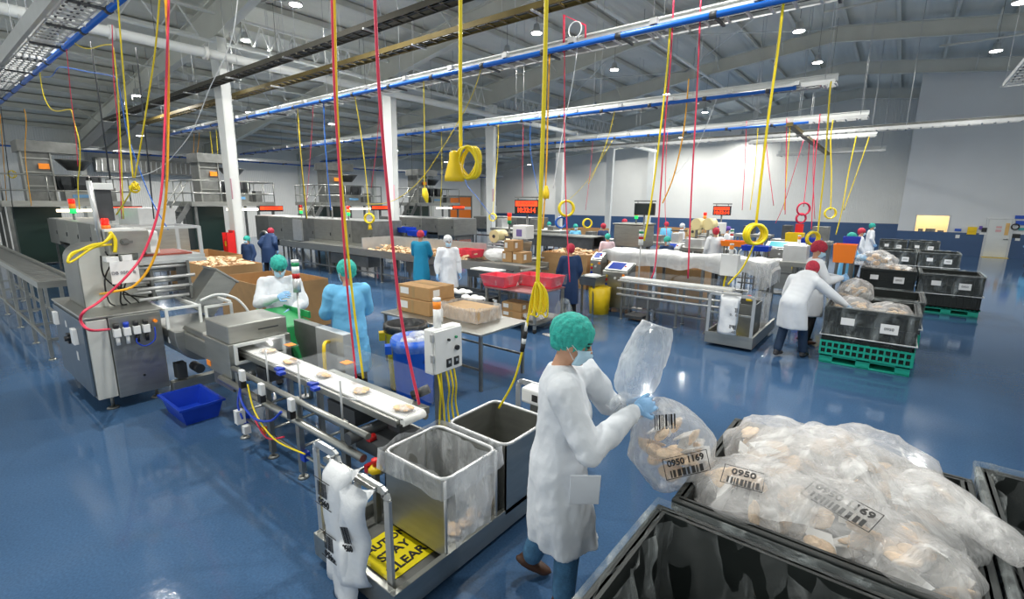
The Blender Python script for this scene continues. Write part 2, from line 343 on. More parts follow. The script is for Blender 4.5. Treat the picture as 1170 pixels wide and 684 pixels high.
# door
da, db = AY(1128, 251, YO), AY(1155, 252, YO)
d = struct('door_1', MB().box(3.5, YO-.06, 0.02, 4.3, YO-.01, 1.84), PAINT_W, bevel=.005)
MB().box(3.41, YO-.08, 0, 3.5, YO, 1.9).box(4.3, YO-.08, 0, 4.39, YO, 1.9).box(3.5, YO-.08, 1.84, 4.3, YO, 1.9).build('door_frame', STEEL_L, d)
MB().bar((4.24, YO-.12, .9), (4.1, YO-.12, .9), .03).cyl((4.24, YO-.12, .9), (4.24, YO-.05, .9), .03, n=10).build('door_handle', STEEL_D, d)
MB().box(3.78, YO-.068, 1.42, 3.98, YO-.062, 1.52).box(3.78, YO-.068, 1.24, 3.98, YO-.062, 1.36).build('door_notice', mat('pale_red_notice', (.75, .45, .45), .6), d)
MB().box(4.1, YO-.068, 1.1, 4.24, YO-.062, 1.68).build('door_plate', mat('ochre_plate', (.8, .5, .18), .6), d)
struct('trim_4', MB().box(3.45, YO-.4, 0, 4.4, YO-.1, .012), YELLOW)
# roof steel
def I_beam(mb, p, q, h0, h1, fw=.22, y=0):
    (x0, z0), (x1, z1) = p, q
    mb.prism([(x0, z0), (x1, z1), (x1, z1-h1), (x0, z0-h0)], y-.01, y+.01)
    mb.prism([(x0, z0), (x1, z1), (x1, z1-.025), (x0, z0-.025)], y-fw/2, y+fw/2)
    mb.prism([(x0, z0-h0+.025), (x1, z1-h1+.025), (x1, z1-h1), (x0, z0-h0)], y-fw/2, y+fw/2)
for i, y in enumerate(FY):
    mb = MB(); zt = lambda x: roofz(x)-.24
    I_beam(mb, (-34, zt(-34)), (-25, zt(-25)), .75, .45, .24, y); I_beam(mb, (-25, zt(-25)), (POSTX, zt(POSTX)), .45, .95, .24, y)
    I_beam(mb, (POSTX, zt(POSTX)), (-9, zt(-9)), .95, .55, .24, y); I_beam(mb, (-9, zt(-9)), (RX, zt(RX)), .55, .6, .24, y)
    I_beam(mb, (RX, zt(RX)), (4, zt(4)), .6, .55, .24, y)
    if y < YO: I_beam(mb, (4, zt(4)), (15, zt(15)), .55, .9, .24, y)
    struct('rafter', mb, PAINT_G)
    # post of the row and post at the left wall
    top = zt(POSTX)-.95
    mb = MB(); w0, w1 = .16, .27
    for yy in (-1, 1): mb.prism([(POSTX-w0, .02), (POSTX+w0, .02), (POSTX+w1, top), (POSTX-w1, top)], y+yy*.12-.012, y+yy*.12+.012)
    for sx in (-1, 1): mb.prism([(POSTX+sx*w0, .02), (POSTX+sx*(w0-.03), .02), (POSTX+sx*(w1-.03), top), (POSTX+sx*w1, top)], y-.12, y+.12)
    mb.box(POSTX-.27, y-.22, 0, POSTX+.27, y+.22, .03)
    c = thing('column', 'white tapered steel column %s' % ['with the red fire extinguisher on it, nearest of the row', 'with the widest white rail crossing its top', 'third in the row, right of the yellow plug coil', 'fourth of the row, just right of the thick yellow cord', 'fifth of the row, slim against the back wall', 'last of the row, standing closest to the back wall'][i], 'column', (0, 0, 0), 0, 'columns of the hall')
    mb.build('shaft', PAINT_W, c)
    if i < 3: MB().box(POSTX+.2, y-.135, 2.5, POSTX+.29, y-.13, 3.1).build('column_sign', mat('pale_pink_sign', (.72, .42, .50), .6), c)
    struct('wall_post', MB().box(-34.2, y-.12, 0, -33.9, y+.12, zt(-34)-.1), PAINT_G)
x = -33.4; k = 0
while x < 14.8:
    z = roofz(x)-.005; mb = MB(); y1 = YW if x < 0 else YO
    mb.box(x-.012, -3.9, z-.23, x+.012, y1, z-.02).box(x-.012, -3.9, z-.24, x+.09, y1, z-.222).box(x-.09, -3.9, z-.035, x+.012, y1, z-.018)
    struct('purlin', mb, PAINT_G)
    x += 1.62
# diagonal struts between rafters and purlins
mb = MB()
for y in FY[:5]:
    for xx in (-29.3, -22.8, -12.3, -7.4, -4.8, 1.8, 6.6):
        for sy in (-1, 1):
            z = roofz(xx)-.22; mb.bar((xx, y+sy*.75, z), (xx, y+sy*.05, z-.5), .045)
struct('roof_strut', mb, PAINT_G)
# rods that cross in the roof plane and truss over the column row
mb = MB()
for i in range(5):
    for xa, xb in ((-16, -9), (-9, -3), (-25, -16)):
        za, zb = roofz(xa)-.34, roofz(xb)-.34
        if i % 2 == 0: mb.tube([(xa, FY[i], za), (xb, FY[i+1], zb)], .022, 5); mb.tube([(xb, FY[i], zb), (xa, FY[i+1], za)], .022, 5)
struct('bracing_rod', mb, PAINT_W)
mb = MB(); ys = [-3.5]+FY; xt = POSTX+.05
for i in range(len(ys)-1):
    ya, yb = ys[i], ys[i+1]; n = 10; zb, zt_ = 6.95, 7.65
    mb.bar((xt, ya, zt_), (xt, yb, zt_), .09, .06); mb.bar((xt, ya+.5, zb), (xt, yb-.5, zb), .07, .05)
    for k in range(n):
        y0 = ya+.5+(yb-ya-1)*k/n; y1 = ya+.5+(yb-ya-1)*(k+1)/n; ym = (y0+y1)/2
        mb.bar((xt, y0, zb), (xt, ym, zt_), .035); mb.bar((xt, ym, zt_), (xt, y1, zb), .035)
struct('roof_truss', mb, PAINT_W)
# ------------------------------------------------------------------ pipes
def pipe(name, pts, r, m, label, cat='pipe', hang=None, n=12, flanges=(), group=None):
    mb = MB().tube(pts, r, n)
    p = Vector(pts[0]); q = Vector(pts[-1]); L = (q-p).length
    for t in flanges:
        c = p.lerp(q, t); d = (q-p).normalized()*.05; mb.cyl(c-d, c+d, r*1.35, n=n)
    o = mb.build(name, m); tag(o, label, cat, group)
    if hang:
        h = MB(); k = max(2, int(L/hang))
        for i in range(k):
            c = p.lerp(q, (i+.5)/k); h.tube([c, (c.x, c.y, roofz(c.x)-.04)], .008, 4)
        h.build('hanger_rod', STEEL_D, o)
    return o
pipe('main_pipe', [(-15.4, -3, 6.4), (-15.4, 37.5, 6.4)], .125, PAINT_W, 'thick white overhead pipe running along the tops of the white columns', hang=3, flanges=(.17, .22, .47, .7))
pipe('sprinkler_pipe', [(-15.85, -3, 6.86), (-15.85, 37.5, 6.86)], .05, PAINT_W, 'thinner white pipe just above the thick overhead pipe', hang=4, flanges=(.2, .35, .5))
a = AX(0, 41, -21); b = AX(355, 112, -21)
pipe('sprinkler_pipe', [(-21, -3, (a.z+b.z)/2), (-21, 37, (a.z+b.z)/2)], .04, CREAM, 'pale sprinkler pipe running left of the columns, below the thick pipe', hang=4)
a = GP(1000, 2, 8.0); b = GP(1170, 15, 8.0)
pipe('conduit_pipe', [(-2.5, a.y, 8.0), (14, a.y, 8.0)], .03, PAINT_G, 'thin pale conduit under the roof at the top right, nearer of the two', hang=4)
a = GP(1045, 57, 7.6)
pipe('conduit_pipe', [(0.3, a.y, 7.6), (14, a.y, 7.6)], .03, PAINT_G, 'thin pale conduit under the roof touching the bright lamp at upper right', hang=4)
a = GP(479, 11, 7.9); b = GP(780, 83, 7.9)
pipe('conduit_pipe', [(-7.9, 4, 8.3), (-7.9, 36, 8.3)], .06, PAINT_W, 'long white pipe under the roof between two thick yellow cords and the ridge', hang=5)
# ------------------------------------------------------------------ trays
def cable_tray(y, x0, x1, z, label, chan=.2, along='x', lm=STEEL_L, blue=True, pipe_end=None, chm=PAINT_W, step=.3, rods=3.0, group=None, width=.42, name='cable_tray', rodh=None, side=-1):
    t = thing(name, label, 'cable tray', (0, 0, 0), 0, group)
    def P(a, b, c): return (a, b, c) if along == 'x' else (b, a, c)
    def BX(mb, a0, b0, c0, a1, b1, c1):
        if along == 'x': mb.box(a0, b0, c0, a1, b1, c1)
        else: mb.box(b0, a0, c0, b1, a1, c1)
    if chan:
        m = MB(); BX(m, x0, y+width-.05, z+.12, x1, y+width+.05, z+.12+chan); BX(m, x0, y+width-.09, z+.12+chan-.02, x1, y+width+.09, z+.12+chan); BX(m, x0, y+width-.09, z+.12, x1, y+width+.09, z+.14); m.build('channel', chm, t)
    m = MB()
    for yy in (y-.02, y+width): BX(m, x0, yy, z, x1, yy+.02, z+.1)
    m.build('side_rail', lm, t)
    m = MB(); n = int((x1-x0)/step)
    for i in range(n+1):
        xx = x0+(x1-x0)*i/max(n, 1); BX(m, xx-.02, y, z+.01, xx+.02, y+width, z+.035)
    m.build('rung', lm, t, kind='stuff')
    m = MB(); random.seed(int(y*10)+3)
    for k in range(3):
        yy = y+.08+k*.1
        m.tube([P(x0+.3+(x1-x0-.6)*j/14, yy+random.uniform(-.03, .03), z+.055) for j in range(15)], .016, 5)
    m.build('cable', DARKM, t)
    yp = y-.12 if side < 0 else y+width+.1
    if blue:
        pe = pipe_end if pipe_end is not None else x1
        m = MB().tube([P(x0, yp, z-.02), P(pe, yp, z-.02)], .045, 10)
        m.build('air_pipe', BLUE_PIPE, t)
        m = MB(); k = int((pe-x0)/1.5)
        for i in range(k+1):
            xx = x0+.6+1.5*i
            if xx < pe: m.cyl(P(xx-.05, yp, z-.02), P(xx+.05, yp, z-.02), .055, n=10); BX(m, xx-.02, min(y, yp-.05), z-.04, xx+.02, max(y+width, yp+.05), z-.005)
        m.build('clamp', DARKM, t)
        m = MB()
        for i in range(k+1):
            xx = x0+1.2+1.5*i
            if xx < pe: BX(m, xx-.06, yp-.05, z+.03, xx+.06, yp+.05, z+.12)
        m.build('junction_box', STEEL_L, t)
    if rods:
        m = MB(); k = max(2, int((x1-x0)/rods))
        for i in range(k+1):
            xx = x0+.2+(x1-x0-.4)*i/k
            for yy in (y, y+width):
                p = P(xx, yy, z); m.tube([p, (p[0], p[1], (roofz(p[0])-.04))], .007, 4)
            BX(m, xx-.02, y-.06, z-.03, xx+.02, y+width+.06, z)
        m.build('hanger_rod', STEEL_L, t)
    return t
cable_tray(1.92, -25, -5.6, 5.2, 'silver ladder cable tray with blue pipe crossing the top left corner', chan=0, lm=STEEL_L, rods=1.6, step=.22, side=1, width=.36)
MBt = MB().box(-25, 1.78, 5.15, -5.6, 1.84, 5.4); o = MBt.build('tray_guard_rail', STEEL_L); tag(o, 'flat silver rail beside the ladder cable tray in the top left corner', 'rail')
cable_tray(7.95, -25.6, 3, 5.2, 'widest white rail with a blue pipe below, running to the top edge', chan=.17)
cable_tray(13.75, -32, -1.55, 5.2, 'white rail with blue pipe, second from front, ending behind the long yellow cord', chan=.17, pipe_end=-2.3)
cable_tray(19.6, -33, -1.2, 5.2, 'third white rail with blue pipe, its end hanging before the far wall', chan=.15, pipe_end=-2.8)
cable_tray(24.9, -5.9, -1.15, 5.2, 'short grey rail hanging before the far wall, upper of the two short ones', chan=.16, blue=False, rods=2)
cable_tray(32, -6.0, -1.0, 5.2, 'short grey rail hanging before the far wall, lower of the two short ones', chan=.18, blue=False, rods=2)
cable_tray(21.75, -20, 6.5, 5.05, 'long thin tray with white edge crossing in front of the office wall', chan=.1, blue=False, chm=STEEL_D)
cable_tray(5.9, -26.2, -2, 5.6, 'dark brown ladder tray, left and higher of the two brown ones', chan=.05, blue=False, lm=BRONZE_D, chm=BRONZE_D, rods=3, width=.26)
cable_tray(7.05, -26.2, -2, 5.6, 'golden brown ladder tray between the dark brown tray and the wide white rail', chan=.05, blue=False, lm=BRONZE, chm=BRONZE, rods=3, width=.26)
cable_tray(-32.6, -2, 39, 4.85, 'grey cable tray along the far left wall above the platforms', chan=.06, along='y', rods=4, pipe_end=39)
a = GP(1146, 100, 5.2)
cable_tray(a.x, 6, a.y, 5.2, 'galvanised tray hanging at the upper right edge of the picture', chan=.06, along='y', blue=False, rods=3)
# sloping duct supports at the ends of the brown trays
for y in (5.9, 7.05):
    o = MB().bar((-26.1, y+.2, 5.65), (-31.2, y+.2, 4.95), .42, .1).bar((-31.2, y+.2, 4.95), (-34, y+.2, 4.95), .42, .1).build('tray_drop', STEEL_D)
    tag(o, 'grey sloping tray section joining the %s brown tray to the wall' % ('dark' if y < 6 else 'golden'), 'cable tray', 'sloping tray drops')
# brown diagonal arm between rails
o = MB().bar(AY(902, 142, 19.3), AY(946, 176, 31.9), .2, .12).build('tray_link', BRONZE); tag(o, 'brown diagonal link from the third white rail to the short grey rails', 'cable tray')
# ------------------------------------------------------------------ lamps
lampdata = bpy.data.lights.new('lamp_light', 'AREA'); lampdata.shape = 'DISK'; lampdata.size = .3; lampdata.energy = LAMP_POWER; lampdata.color = (1, .985, .93); lampdata.spread = math.radians(165)
def make_lamp():
    t = thing('high_bay_lamp', '', 'lamp')
    MB().lathe([(.04, .22), (.08, .2), (.10, .05), (.17, .02), (.18, -.03), (.15, -.035)][::-1], n=20).build('housing', STEEL_L, t)
    MB().lathe([(.145, -.045), (.145, -.036)], n=20).build('diffuser', EM_W, t)
    MB().tube([(0, 0, .2), (0, 0, 1.6)], .008, 5).build('suspension', STEEL_D, t)
    l = bpy.data.objects.new('lamp_light', lampdata); COL.objects.link(l); l.location = (0, 0, -.06); l.parent = t
    return t
LP = [(-16.4, 7.5, 'beside the head of the nearest column'), (-17, 9.3, 'just behind the nearest column, over the dark brown tray'), (-23, 6.3, 'far left under the roof beside the red hoses'),
      (-23.1, 10.4, 'left of the second column, over the blue pipe'), (-23.1, 14.4, 'close left of the second column, low over the second rail'), (-10.8, 13.3, 'seen touching the wide white rail at the middle'),
      (-8.9, 12.3, 'bright, between the two thick yellow cords above the wide rail'), (-8.9, 17.2, 'right of the square red pipe loop'), (-8.9, 22.3, 'beside the yellow and red hose pair above the second rail'),
      (-12.9, 23, 'seen touching the second white rail left of the far columns'), (-8.9, 27.8, 'above the second rail, right of the fifth column'), (-2.9, 16.6, 'under the ridge, nearest of the ridge row'), (-2.9, 20.5, 'under the ridge, second of the ridge row'),
      (-2.9, 24.3, 'under the ridge, third, above the second rail end'), (1.7, 22.3, 'at the upper right, farther of the pair'), (1.6, 17.5, 'in the top right corner of the picture'),
      (-13.5, 33.5, 'low before the back wall near the fifth column'), (-6, 33.7, 'far back above the third rail, over the back wall'), (-21.7, 27.5, 'far back at the third column near the hanging yellow plug'), (-9.5, 38.2, 'close to the back wall, left of the faint far hoses'),
      (-12.5, 7, 'high between the dark tray and the heaped cardboard bin'), (-9, 6.5, 'added for brightness, high over the wrapping machine'), (-2.9, 6.5, 'added for brightness, high over the big black bins'), (2, 6.5, 'added for brightness, high over the right aisle near the viewer'), (-5, 1, 'added for brightness, overhead near the viewer'), (-12.5, 2.5, 'high over the steel conveyor table at the side'), (-27, 21.5, 'added for brightness over the fourth platform, hidden behind columns'), (-29, 28, 'added for brightness far back by the orange roller door'), (-29.5, 8, 'added for brightness over the second platform by the side wall'), (-29.5, 15, 'added for brightness over the third platform by the side wall'), (-19, 36.5, 'near the back wall, second from the side wall'), (-27, 36.5, 'near the back wall, first from the side wall'), (-13.5, 37.2, 'near the back wall between the last two columns')]  # lamps near the viewer and along the side wall are added for brightness
lamp0 = make_lamp()
for i, (x, y, s) in enumerate(LP):
    l = lamp0 if i == 0 else dup(lamp0)
    zl = 7.3 if x > -20 else roofz(x)-1.05
    l.location = (x, y, zl); l['label'] = 'glowing high bay lamp '+s; l['group'] = 'high bay lamps'
    for c in l.children:
        if c.type == 'MESH' and c.name.startswith('suspension'): c.scale = (1, 1, (roofz(x)-zl-.02)/1.6)
# ------------------------------------------------------------------ hanging cords
def cord(pix, y, r, m, label, cat='cord', name='hanging_cable', smooth=True, y2=None, group=None, n=7):
    k = len(pix); pts = []; r = r*.6 if y > 13 else r*.85 if y > 7 else r
    for i in range(k):
        px, py = pix[i][0], pix[i][1]
        if isinstance(pix[0], Vector): pts.append(pix[i]); continue
        yy = y if y2 is None else y+(y2-y)*i/(k-1)
        pts.append(AY(px, py, yy))
    if 1.9 < pts[0].z < 5.15 and 'tail' not in label and 'section' not in label and 'tray' not in label and 'curve' not in label and 'sagging' not in label and 'arm of the' not in label: pts.insert(0, Vector((pts[0].x-(pts[1].x-pts[0].x)*.05, pts[0].y, 5.2)))
    if smooth and k > 2: pts = smoothpath(pts, 6)
    o = MB().tube(pts, r, n).build(name, m); tag(o, label, cat, group); return o
def coil(parent, c, R, r, m, loops=3, rz=.6, name='coil', squash=1.0, tilt=0.15):
    mb = MB(); random.seed(int(abs(c[0]*100)))
    for k in range(loops):
        M = Matrix.Translation(Vector(c)) @ Matrix.Rotation(rz+random.uniform(-.25, .25), 4, 'Z') @ Matrix.Rotation(random.uniform(-tilt, tilt), 4, 'Y') @ Matrix.Diagonal((squash, 1, 1, 1))
        pts = [M @ Vector(((R*(1+.07*math.sin(k*2.1)))*math.cos(2*math.pi*j/20), (k-loops/2)*r*1.5, R*math.sin(2*math.pi*j/20)*(1+.05*k/loops))) for j in range(21)]
        mb.tube(pts, r, 6, False)
    return mb.build(name, m, parent)
RZ = math.atan2(.62, .78)   # facing the viewer's side of the hall
def plug(parent, c, s=1.0, m=YELLOW):
    MB().lathe([(.012*s, .0), (.026*s, -.01*s), (.028*s, -.05*s), (.036*s, -.07*s), (.052*s, -.13*s), (.053*s, -.155*s), (.044*s, -.155*s)][::-1], c, 14).build('plug', m, parent)
# near the viewer
o = cord([(381, -30), (385, 120), (392, 230), (403, 340), (415, 432)], 2.45, .011, YEL_CORD, 'long yellow cord twinned with a red hose, ending at the steel plate')
o = cord([(378, -30), (382, 100), (388, 200), (396, 320), (407, 432)], 2.42, .010, RED_HOSE, 'long red hose twinned with the yellow cord, ending at the steel plate', 'hose', 'hanging_hose')
o = cord([(427, -30), (433, 100), (443, 220), (458, 360), (479, 462)], 2.3, .012, RED_HOSE, 'bright red hose hanging alone and ending at the tip of the white belt', 'hose', 'hanging_hose')
o = cord([(526, -30), (526, 90), (526.5, 168)], 2.5, .013, YEL_CORD, 'thick yellow cord with a looped coil and yellow socket at its end')
cc = AY(537, 186, 2.5); coil(o, cc, .105, .0085, YEL_CORD, 8, .5, squash=.6, tilt=.55); pc = AY(519, 172, 2.42); plug(o, pc, 1.3)
o = cord([(625, -30), (622, 100), (618, 220), (614, 330)], 2.8, .015, YEL_CORD, 'thickest yellow cord, with a long hanging loop bundle at table height')
o2 = MB(); random.seed(3)
for k in range(9):
    dy = random.uniform(-.05, .05); c0 = AY(612+k*.5, 322, 2.8+dy*.3); c1 = AY(607+k*2, 359+random.uniform(-4, 4), 2.8+dy)
    o2.tube(smoothpath([c0, c0.lerp(c1, .3)+Vector((.02+.004*k, .0, 0)), c1+Vector((.02, 0, .03)), c1, c1+Vector((-.02, 0, .03)), c0.lerp(c1, .3)-Vector((.015, 0, 0)), c0], 5), .006, 6)
o2.build('loop_bundle', YEL_CORD, o)
o = cord([(611, 330), (606, 350), (601, 376), (597, 400), (587, 435), (570, 466)], 2.82, .009, YEL_CORD, 'yellow cord section with a black coupling below the hanging loop bundle')
MB().cyl(AY(600.5, 378, 2.82), AY(599, 386, 2.82), .018, n=12).cyl(AY(598, 392, 2.82), AY(596.5, 401, 2.82), .018, n=12).build('coupling', RUBBER, o)
MB().cyl(AY(599, 386, 2.82), AY(598, 392, 2.82), .017, n=12).cyl(AY(602, 368, 2.82), AY(600.5, 378, 2.82), .011, n=12).build('coupling_band', WHITE_P, o)
o = cord([AX(193, -20, -7.2), AX(191, 60, -7.2), AX(188, 150, -7.2), AX(183, 230, -7.15), AX(166, 285, -7.1), AX(145, 315, -7.0), AX(114, 344, -6.95), AY(97, 355, 1.06), AY(92, 366, 1.03), AY(103, 377, 1.06), AX(125, 376, -7.03)], 1.75, .014, RED_HOSE, 'red hose curling at the white door of the wrapping machine', 'hose', 'hanging_hose')
o = cord([AX(188, -20, -7.25), AX(192, 60, -7.25), AX(192, 150, -7.25), AX(189, 230, -7.25), AX(178, 290, -7.25), AX(155, 325, -7.3), AX(125, 334, -7.35), GP(106, 338, 1.24), GP(101, 349, 1.165)], 1.8, .015, ORANGE_C, 'amber hose swinging beside the red one down to the top of the wrapping machine', 'hose', 'hanging_hose')
o = cord([(134, -10), (139, 60), (146, 140), (152, 203)], 2.3, .010, YEL_CORD, 'yellow cord, left arm of the knotted V over the wrapping machine')
kn = AY(154, 214, 2.3); mb = MB(); random.seed(5)
for k in range(5):
    M = Matrix.Translation(kn+Vector((random.uniform(-.03, .03), 0, random.uniform(-.03, .03)))) @ Matrix.Rotation(random.uniform(0, 3), 4, 'Z') @ Matrix.Rotation(random.uniform(-.8, .8), 4, 'X')
    mb.torus((0, 0, 0), .06, .012, 'y', 14, 5, M)
mb.build('knot', YEL_CORD, o)
cord([(183, -10), (177, 60), (168, 120), (160, 170), (154, 203)], 2.3, .010, YEL_CORD, 'yellow cord, right arm of the knotted V over the wrapping machine')
cord([(151, 215), (146, 225), (133, 245)], 2.3, .011, YEL_CORD, 'short slanting yellow tail below the knotted cords')
cord([(82, 45), (88, 51), (97, 55), (106, 55), (116, 52), (125, 51), (129, 54), (132, 75), (135, 110), (138, 170), (141, 250)], 2.4, .009, YEL_CORD, 'yellow cord leaving the ladder tray in a small wave beside red hose')
cord([(128, 28), (130, 90), (135, 150), (139, 250)], 2.38, .007, RED_HOSE, 'thin red hose falling straight from the nearest tray left of the knotted cords', 'hose', 'hanging_hose')
cord([(45, 77), (47, 95), (51, 112), (58, 124), (66, 127), (78, 125), (82, 127), (85, 140), (91, 165), (91, 190), (89, 210), (91, 240)], 2.4, .009, YEL_CORD, 'yellow cord with a wide bend at far left under the nearest tray')
cord([(77, 66), (81, 110), (86, 150), (89, 190)], 2.38, .006, RED_HOSE, 'thin red hose at far left crossing the bent yellow cord', 'hose', 'hanging_hose')
cord([(50, 88), (59, 87), (66, 78), (74, 77), (100, 82), (131, 88), (136, 100), (145, 150), (158, 190), (174, 230), (192, 262)], 2.45, .008, BLUE_PIPE, 'blue air hose falling in a long curve behind the yellow knot', 'hose', 'hanging_hose')
cord([(273, -10), (266, 40), (254, 72), (240, 100), (222, 145), (205, 170), (185, 190), (160, 201), (127, 204)], 3.1, .006, WHITE_P, 'thin white cable sagging from the top edge to the dark monitor')
for px0, px1, py0, py1, yy, s in ((1, 16, 125, 250, 2.5, 'at the left edge of the picture'), (111, 126, 98, 205, 2.6, 'left of the knotted cords'), (158, 176, 76, 250, 3.2, 'right of the knotted cords'), (338, 350, 125, 250, 8.0, 'between the first and second columns'), (470, 471, 148, 205, 14, 'left of the yellow socket on its coil'), (567, 567, 165, 235, 14, 'right of the third column')):
    o = cord([(px0, py0), (px1, py1)], yy, .012 if yy < 5 else .02, DARKM, 'thin dark drop pole '+s, 'pole', 'drop_pole', False, group='dark drop poles')
for pts, y, r, m, s in (([(340, 125), (345, 190), (351, 250)], 7.9, .014, YEL_CORD, 'yellow cord beside the dark pole between the first and second columns'),
        ([(405, 108), (412, 150), (418, 200), (422, 245)], 7.9, .014, YEL_CORD, 'yellow cord ending in a ring just left of the second column'),
        ([(484, 90), (485, 150), (485, 215)], 7.9, .014, YEL_CORD, 'yellow cord ending in a tied bundle right of the second column'),
        ([(551, 74), (541, 105), (526, 135), (508, 165), (485, 200), (462, 222), (440, 232), (418, 233)], 7.9, .009, YEL_CORD, 'yellow cord sagging diagonally from the wide rail towards the second column'),
        ([(628, 58), (626, 130), (624, 200), (620, 262)], 8.0, .018, ORANGE_C, 'amber cord just right of the thickest yellow cord'),
        ([(895, 5), (887, 70), (876, 150), (864, 255)], 7.9, .022, YEL_CORD, 'long bright yellow cord at the right ending in a ring of loops'),
        ([(861, 280), (856, 292), (847, 308), (836, 320), (832, 325)], 7.9, .016, YEL_CORD, 'yellow cord tail between the ring of loops and the white box'),
        ([(766, 28), (761, 90), (752, 170), (744, 230), (736, 275)], 7.9, .018, YEL_CORD, 'yellow cord in front of the hanging dark monitor'),
        ([(703, 125), (694, 160), (680, 195), (672, 210)], 13.7, .016, YEL_CORD, 'faint yellow cord slanting left of the fifth column'),
        ([(787, 90), (781, 150), (770, 200), (757, 232)], 13.7, .03, ORANGE_C, 'amber cord slanting down right of the hanging dark monitor'),
        ([(948, 108), (943, 180), (934, 270)], 13.5, .03, YEL_CORD, 'yellow cord falling from the end of the second rail'),
        ([(949, 160), (950, 200), (949, 240)], 19.5, .03, YEL_CORD, 'yellow cord with a coil straight above the blue gowned person'),
        ([(978, 158), (970, 195), (962, 240), (955, 268)], 24.8, .035, YEL_CORD, 'yellow cord slanting from the upper short rail'),
        ([(992, 160), (980, 195), (964, 240)], 24.9, .03, YEL_CORD, 'rightmost yellow cord slanting before the back wall'),
        ([(866, 145), (863, 190), (857, 240)], 19.5, .025, YEL_CORD, 'faint yellow cord behind the long bright yellow cord'),
        ([(903, 140), (900, 180), (896, 240)], 19.5, .022, YEL_CORD, 'faint yellow cord left of the short rails'),
        ([(700, 160), (672, 205), (650, 228), (640, 232)], 19.5, .015, YEL_CORD, 'faint yellow cord sagging towards the fourth column'),
        ([(30, 140), (29, 180), (36, 235)], 3.0, .012, ORANGE_C, 'amber cord at far left before the first platform'),
        ([(0, 130), (4, 180), (8, 238)], 2.9, .012, ORANGE_C, 'amber cord at the left edge before the first platform'),
        ([(222, 150), (221, 180), (221, 212)], 10, .016, ORANGE_C, 'amber cord over the second platform, left one'),
        ([(228, 150), (225, 180), (221, 205)], 10, .016, ORANGE_C, 'amber cord over the second platform, slanting one'),
        ([(240, 150), (244, 190), (246, 235)], 10, .022, YEL_CORD, 'yellow cord over the second platform close left of the nearest column'),
        ([(247, 148), (249, 180), (250, 215)], 10, .018, YEL_CORD, 'yellow cord over the second platform touching the nearest column'),
        ([(505, 195), (504, 220), (503, 240)], 14, .015, YEL_CORD, 'thin yellow cord at the fourth platform'),
        ([(569, 168), (566, 210), (563, 245)], 13.8, .018, YEL_CORD, 'thin yellow cord close right of the third column, with a coil')):
    o = cord(pts, y, r, m, s); e = AY(*pts[-1], y)
    if 'ring just left' in s: coil(o, e+Vector((0, 0, -.1)), .12, .02, YEL_CORD, 4, RZ); MB().cyl(e+Vector((0, 0, -.25)), e+Vector((.0, 0, -.4)), .03, .06, 10).build('plug', YELLOW, o)
    if 'tied bundle' in s: MB().tube([e, e+Vector((.02, 0, -.15)), e+Vector((.08, 0, -.33))], [.05, .08, .03], 8).build('tied_bundle', YEL_CORD, o)
    if 'ring of loops' in s and 'tail' not in s: coil(o, e+Vector((0, 0, -.16)), .14, .022, YEL_CORD, 5, RZ)
    if 'amber cord just right' in s: MB().lathe([(.06, -.25), (.07, -.15), (.03, 0)], AY(624, 212, 8.0), 12).build('plug', YELLOW, o)
    if 'with a coil' in s: coil(o, e+Vector((0, 0, -.1)), .17 if y > 18 else .13, .02, YEL_CORD, 3, RZ)
for pts, y, r, s in (([(645, 17), (645, 90), (645, 160), (647, 240), (651, 322)], 8.0, .013, 'red hose right of the thickest yellow cord, dropping to the navy smock woman'),
        ([(770, -5), (766, 70), (760, 140), (754, 230), (749, 300), (744, 318)], 8.0, .015, 'red hose twinned with the yellow cord in front of the hanging dark monitor'),
        ([(801, -5), (796, 110), (790, 220), (786, 318)], 8.0, .015, 'straight red hose falling to the clear guarded conveyor'),
        ([(853, 138), (851, 190), (848, 240)], 19.5, .02, 'thin dark red hose left of the long bright yellow cord'),
        ([(878, 140), (876, 170), (884, 235)], 19.5, .02, 'thin dark red hose right of the long bright yellow cord'),
        ([(899, 135), (898, 190), (897, 245)], 19.5, .025, 'red hose straight below the third rail'),
        ([(918, 160), (906, 200), (895, 235), (886, 255)], 24.8, .022, 'red hose slanting left from the upper short rail'),
        ([(925, 160), (922, 200), (918, 236)], 24.8, .03, 'red hose with a dark red coil before the back wall'),
        ([(930, 162), (929, 200), (931, 250)], 24.8, .022, 'red hose just right of the dark red coil'),
        ([(937, 130), (931, 190), (927, 262)], 19.5, .025, 'red hose leaning right of the dark red coil'),
        ([(598, 138), (597, 190), (597, 225)], 13.7, .012, 'thin red hose dropping to the red clock display'),
        ([(677, 165), (674, 200), (669, 240)], 19.5, .015, 'thin red hose between the fourth and fifth columns'),
        ([(433, 128), (430, 170), (424, 215)], 8.0, .008, 'thin red hose left of the second column'),
        ([(358, 118), (355, 170), (350, 235)], 8.0, .008, 'thin red hose beside the dark pole between the first columns'),
        ([(761, 180), (760, 240), (763, 280)], 19, .02, 'thin red hose behind the hanging dark monitor')):
    o = cord(pts, y, r, RED_HOSE, s, 'hose', 'hanging_hose')
    if 'dark red coil before' in s:
        e = AY(*pts[-1], y); coil(o, e+Vector((0, 0, -.1)), .26, .035, RED_HOSE, 2, RZ); coil(o, e+Vector((-.05, 0, -.5)), .2, .035, RED_HOSE, 2, RZ); MB().box(e.x-.2, e.y-.1, e.z-1.2, e.x+.1, e.y+.1, e.z-.75).build('hose_reel', RED, o)
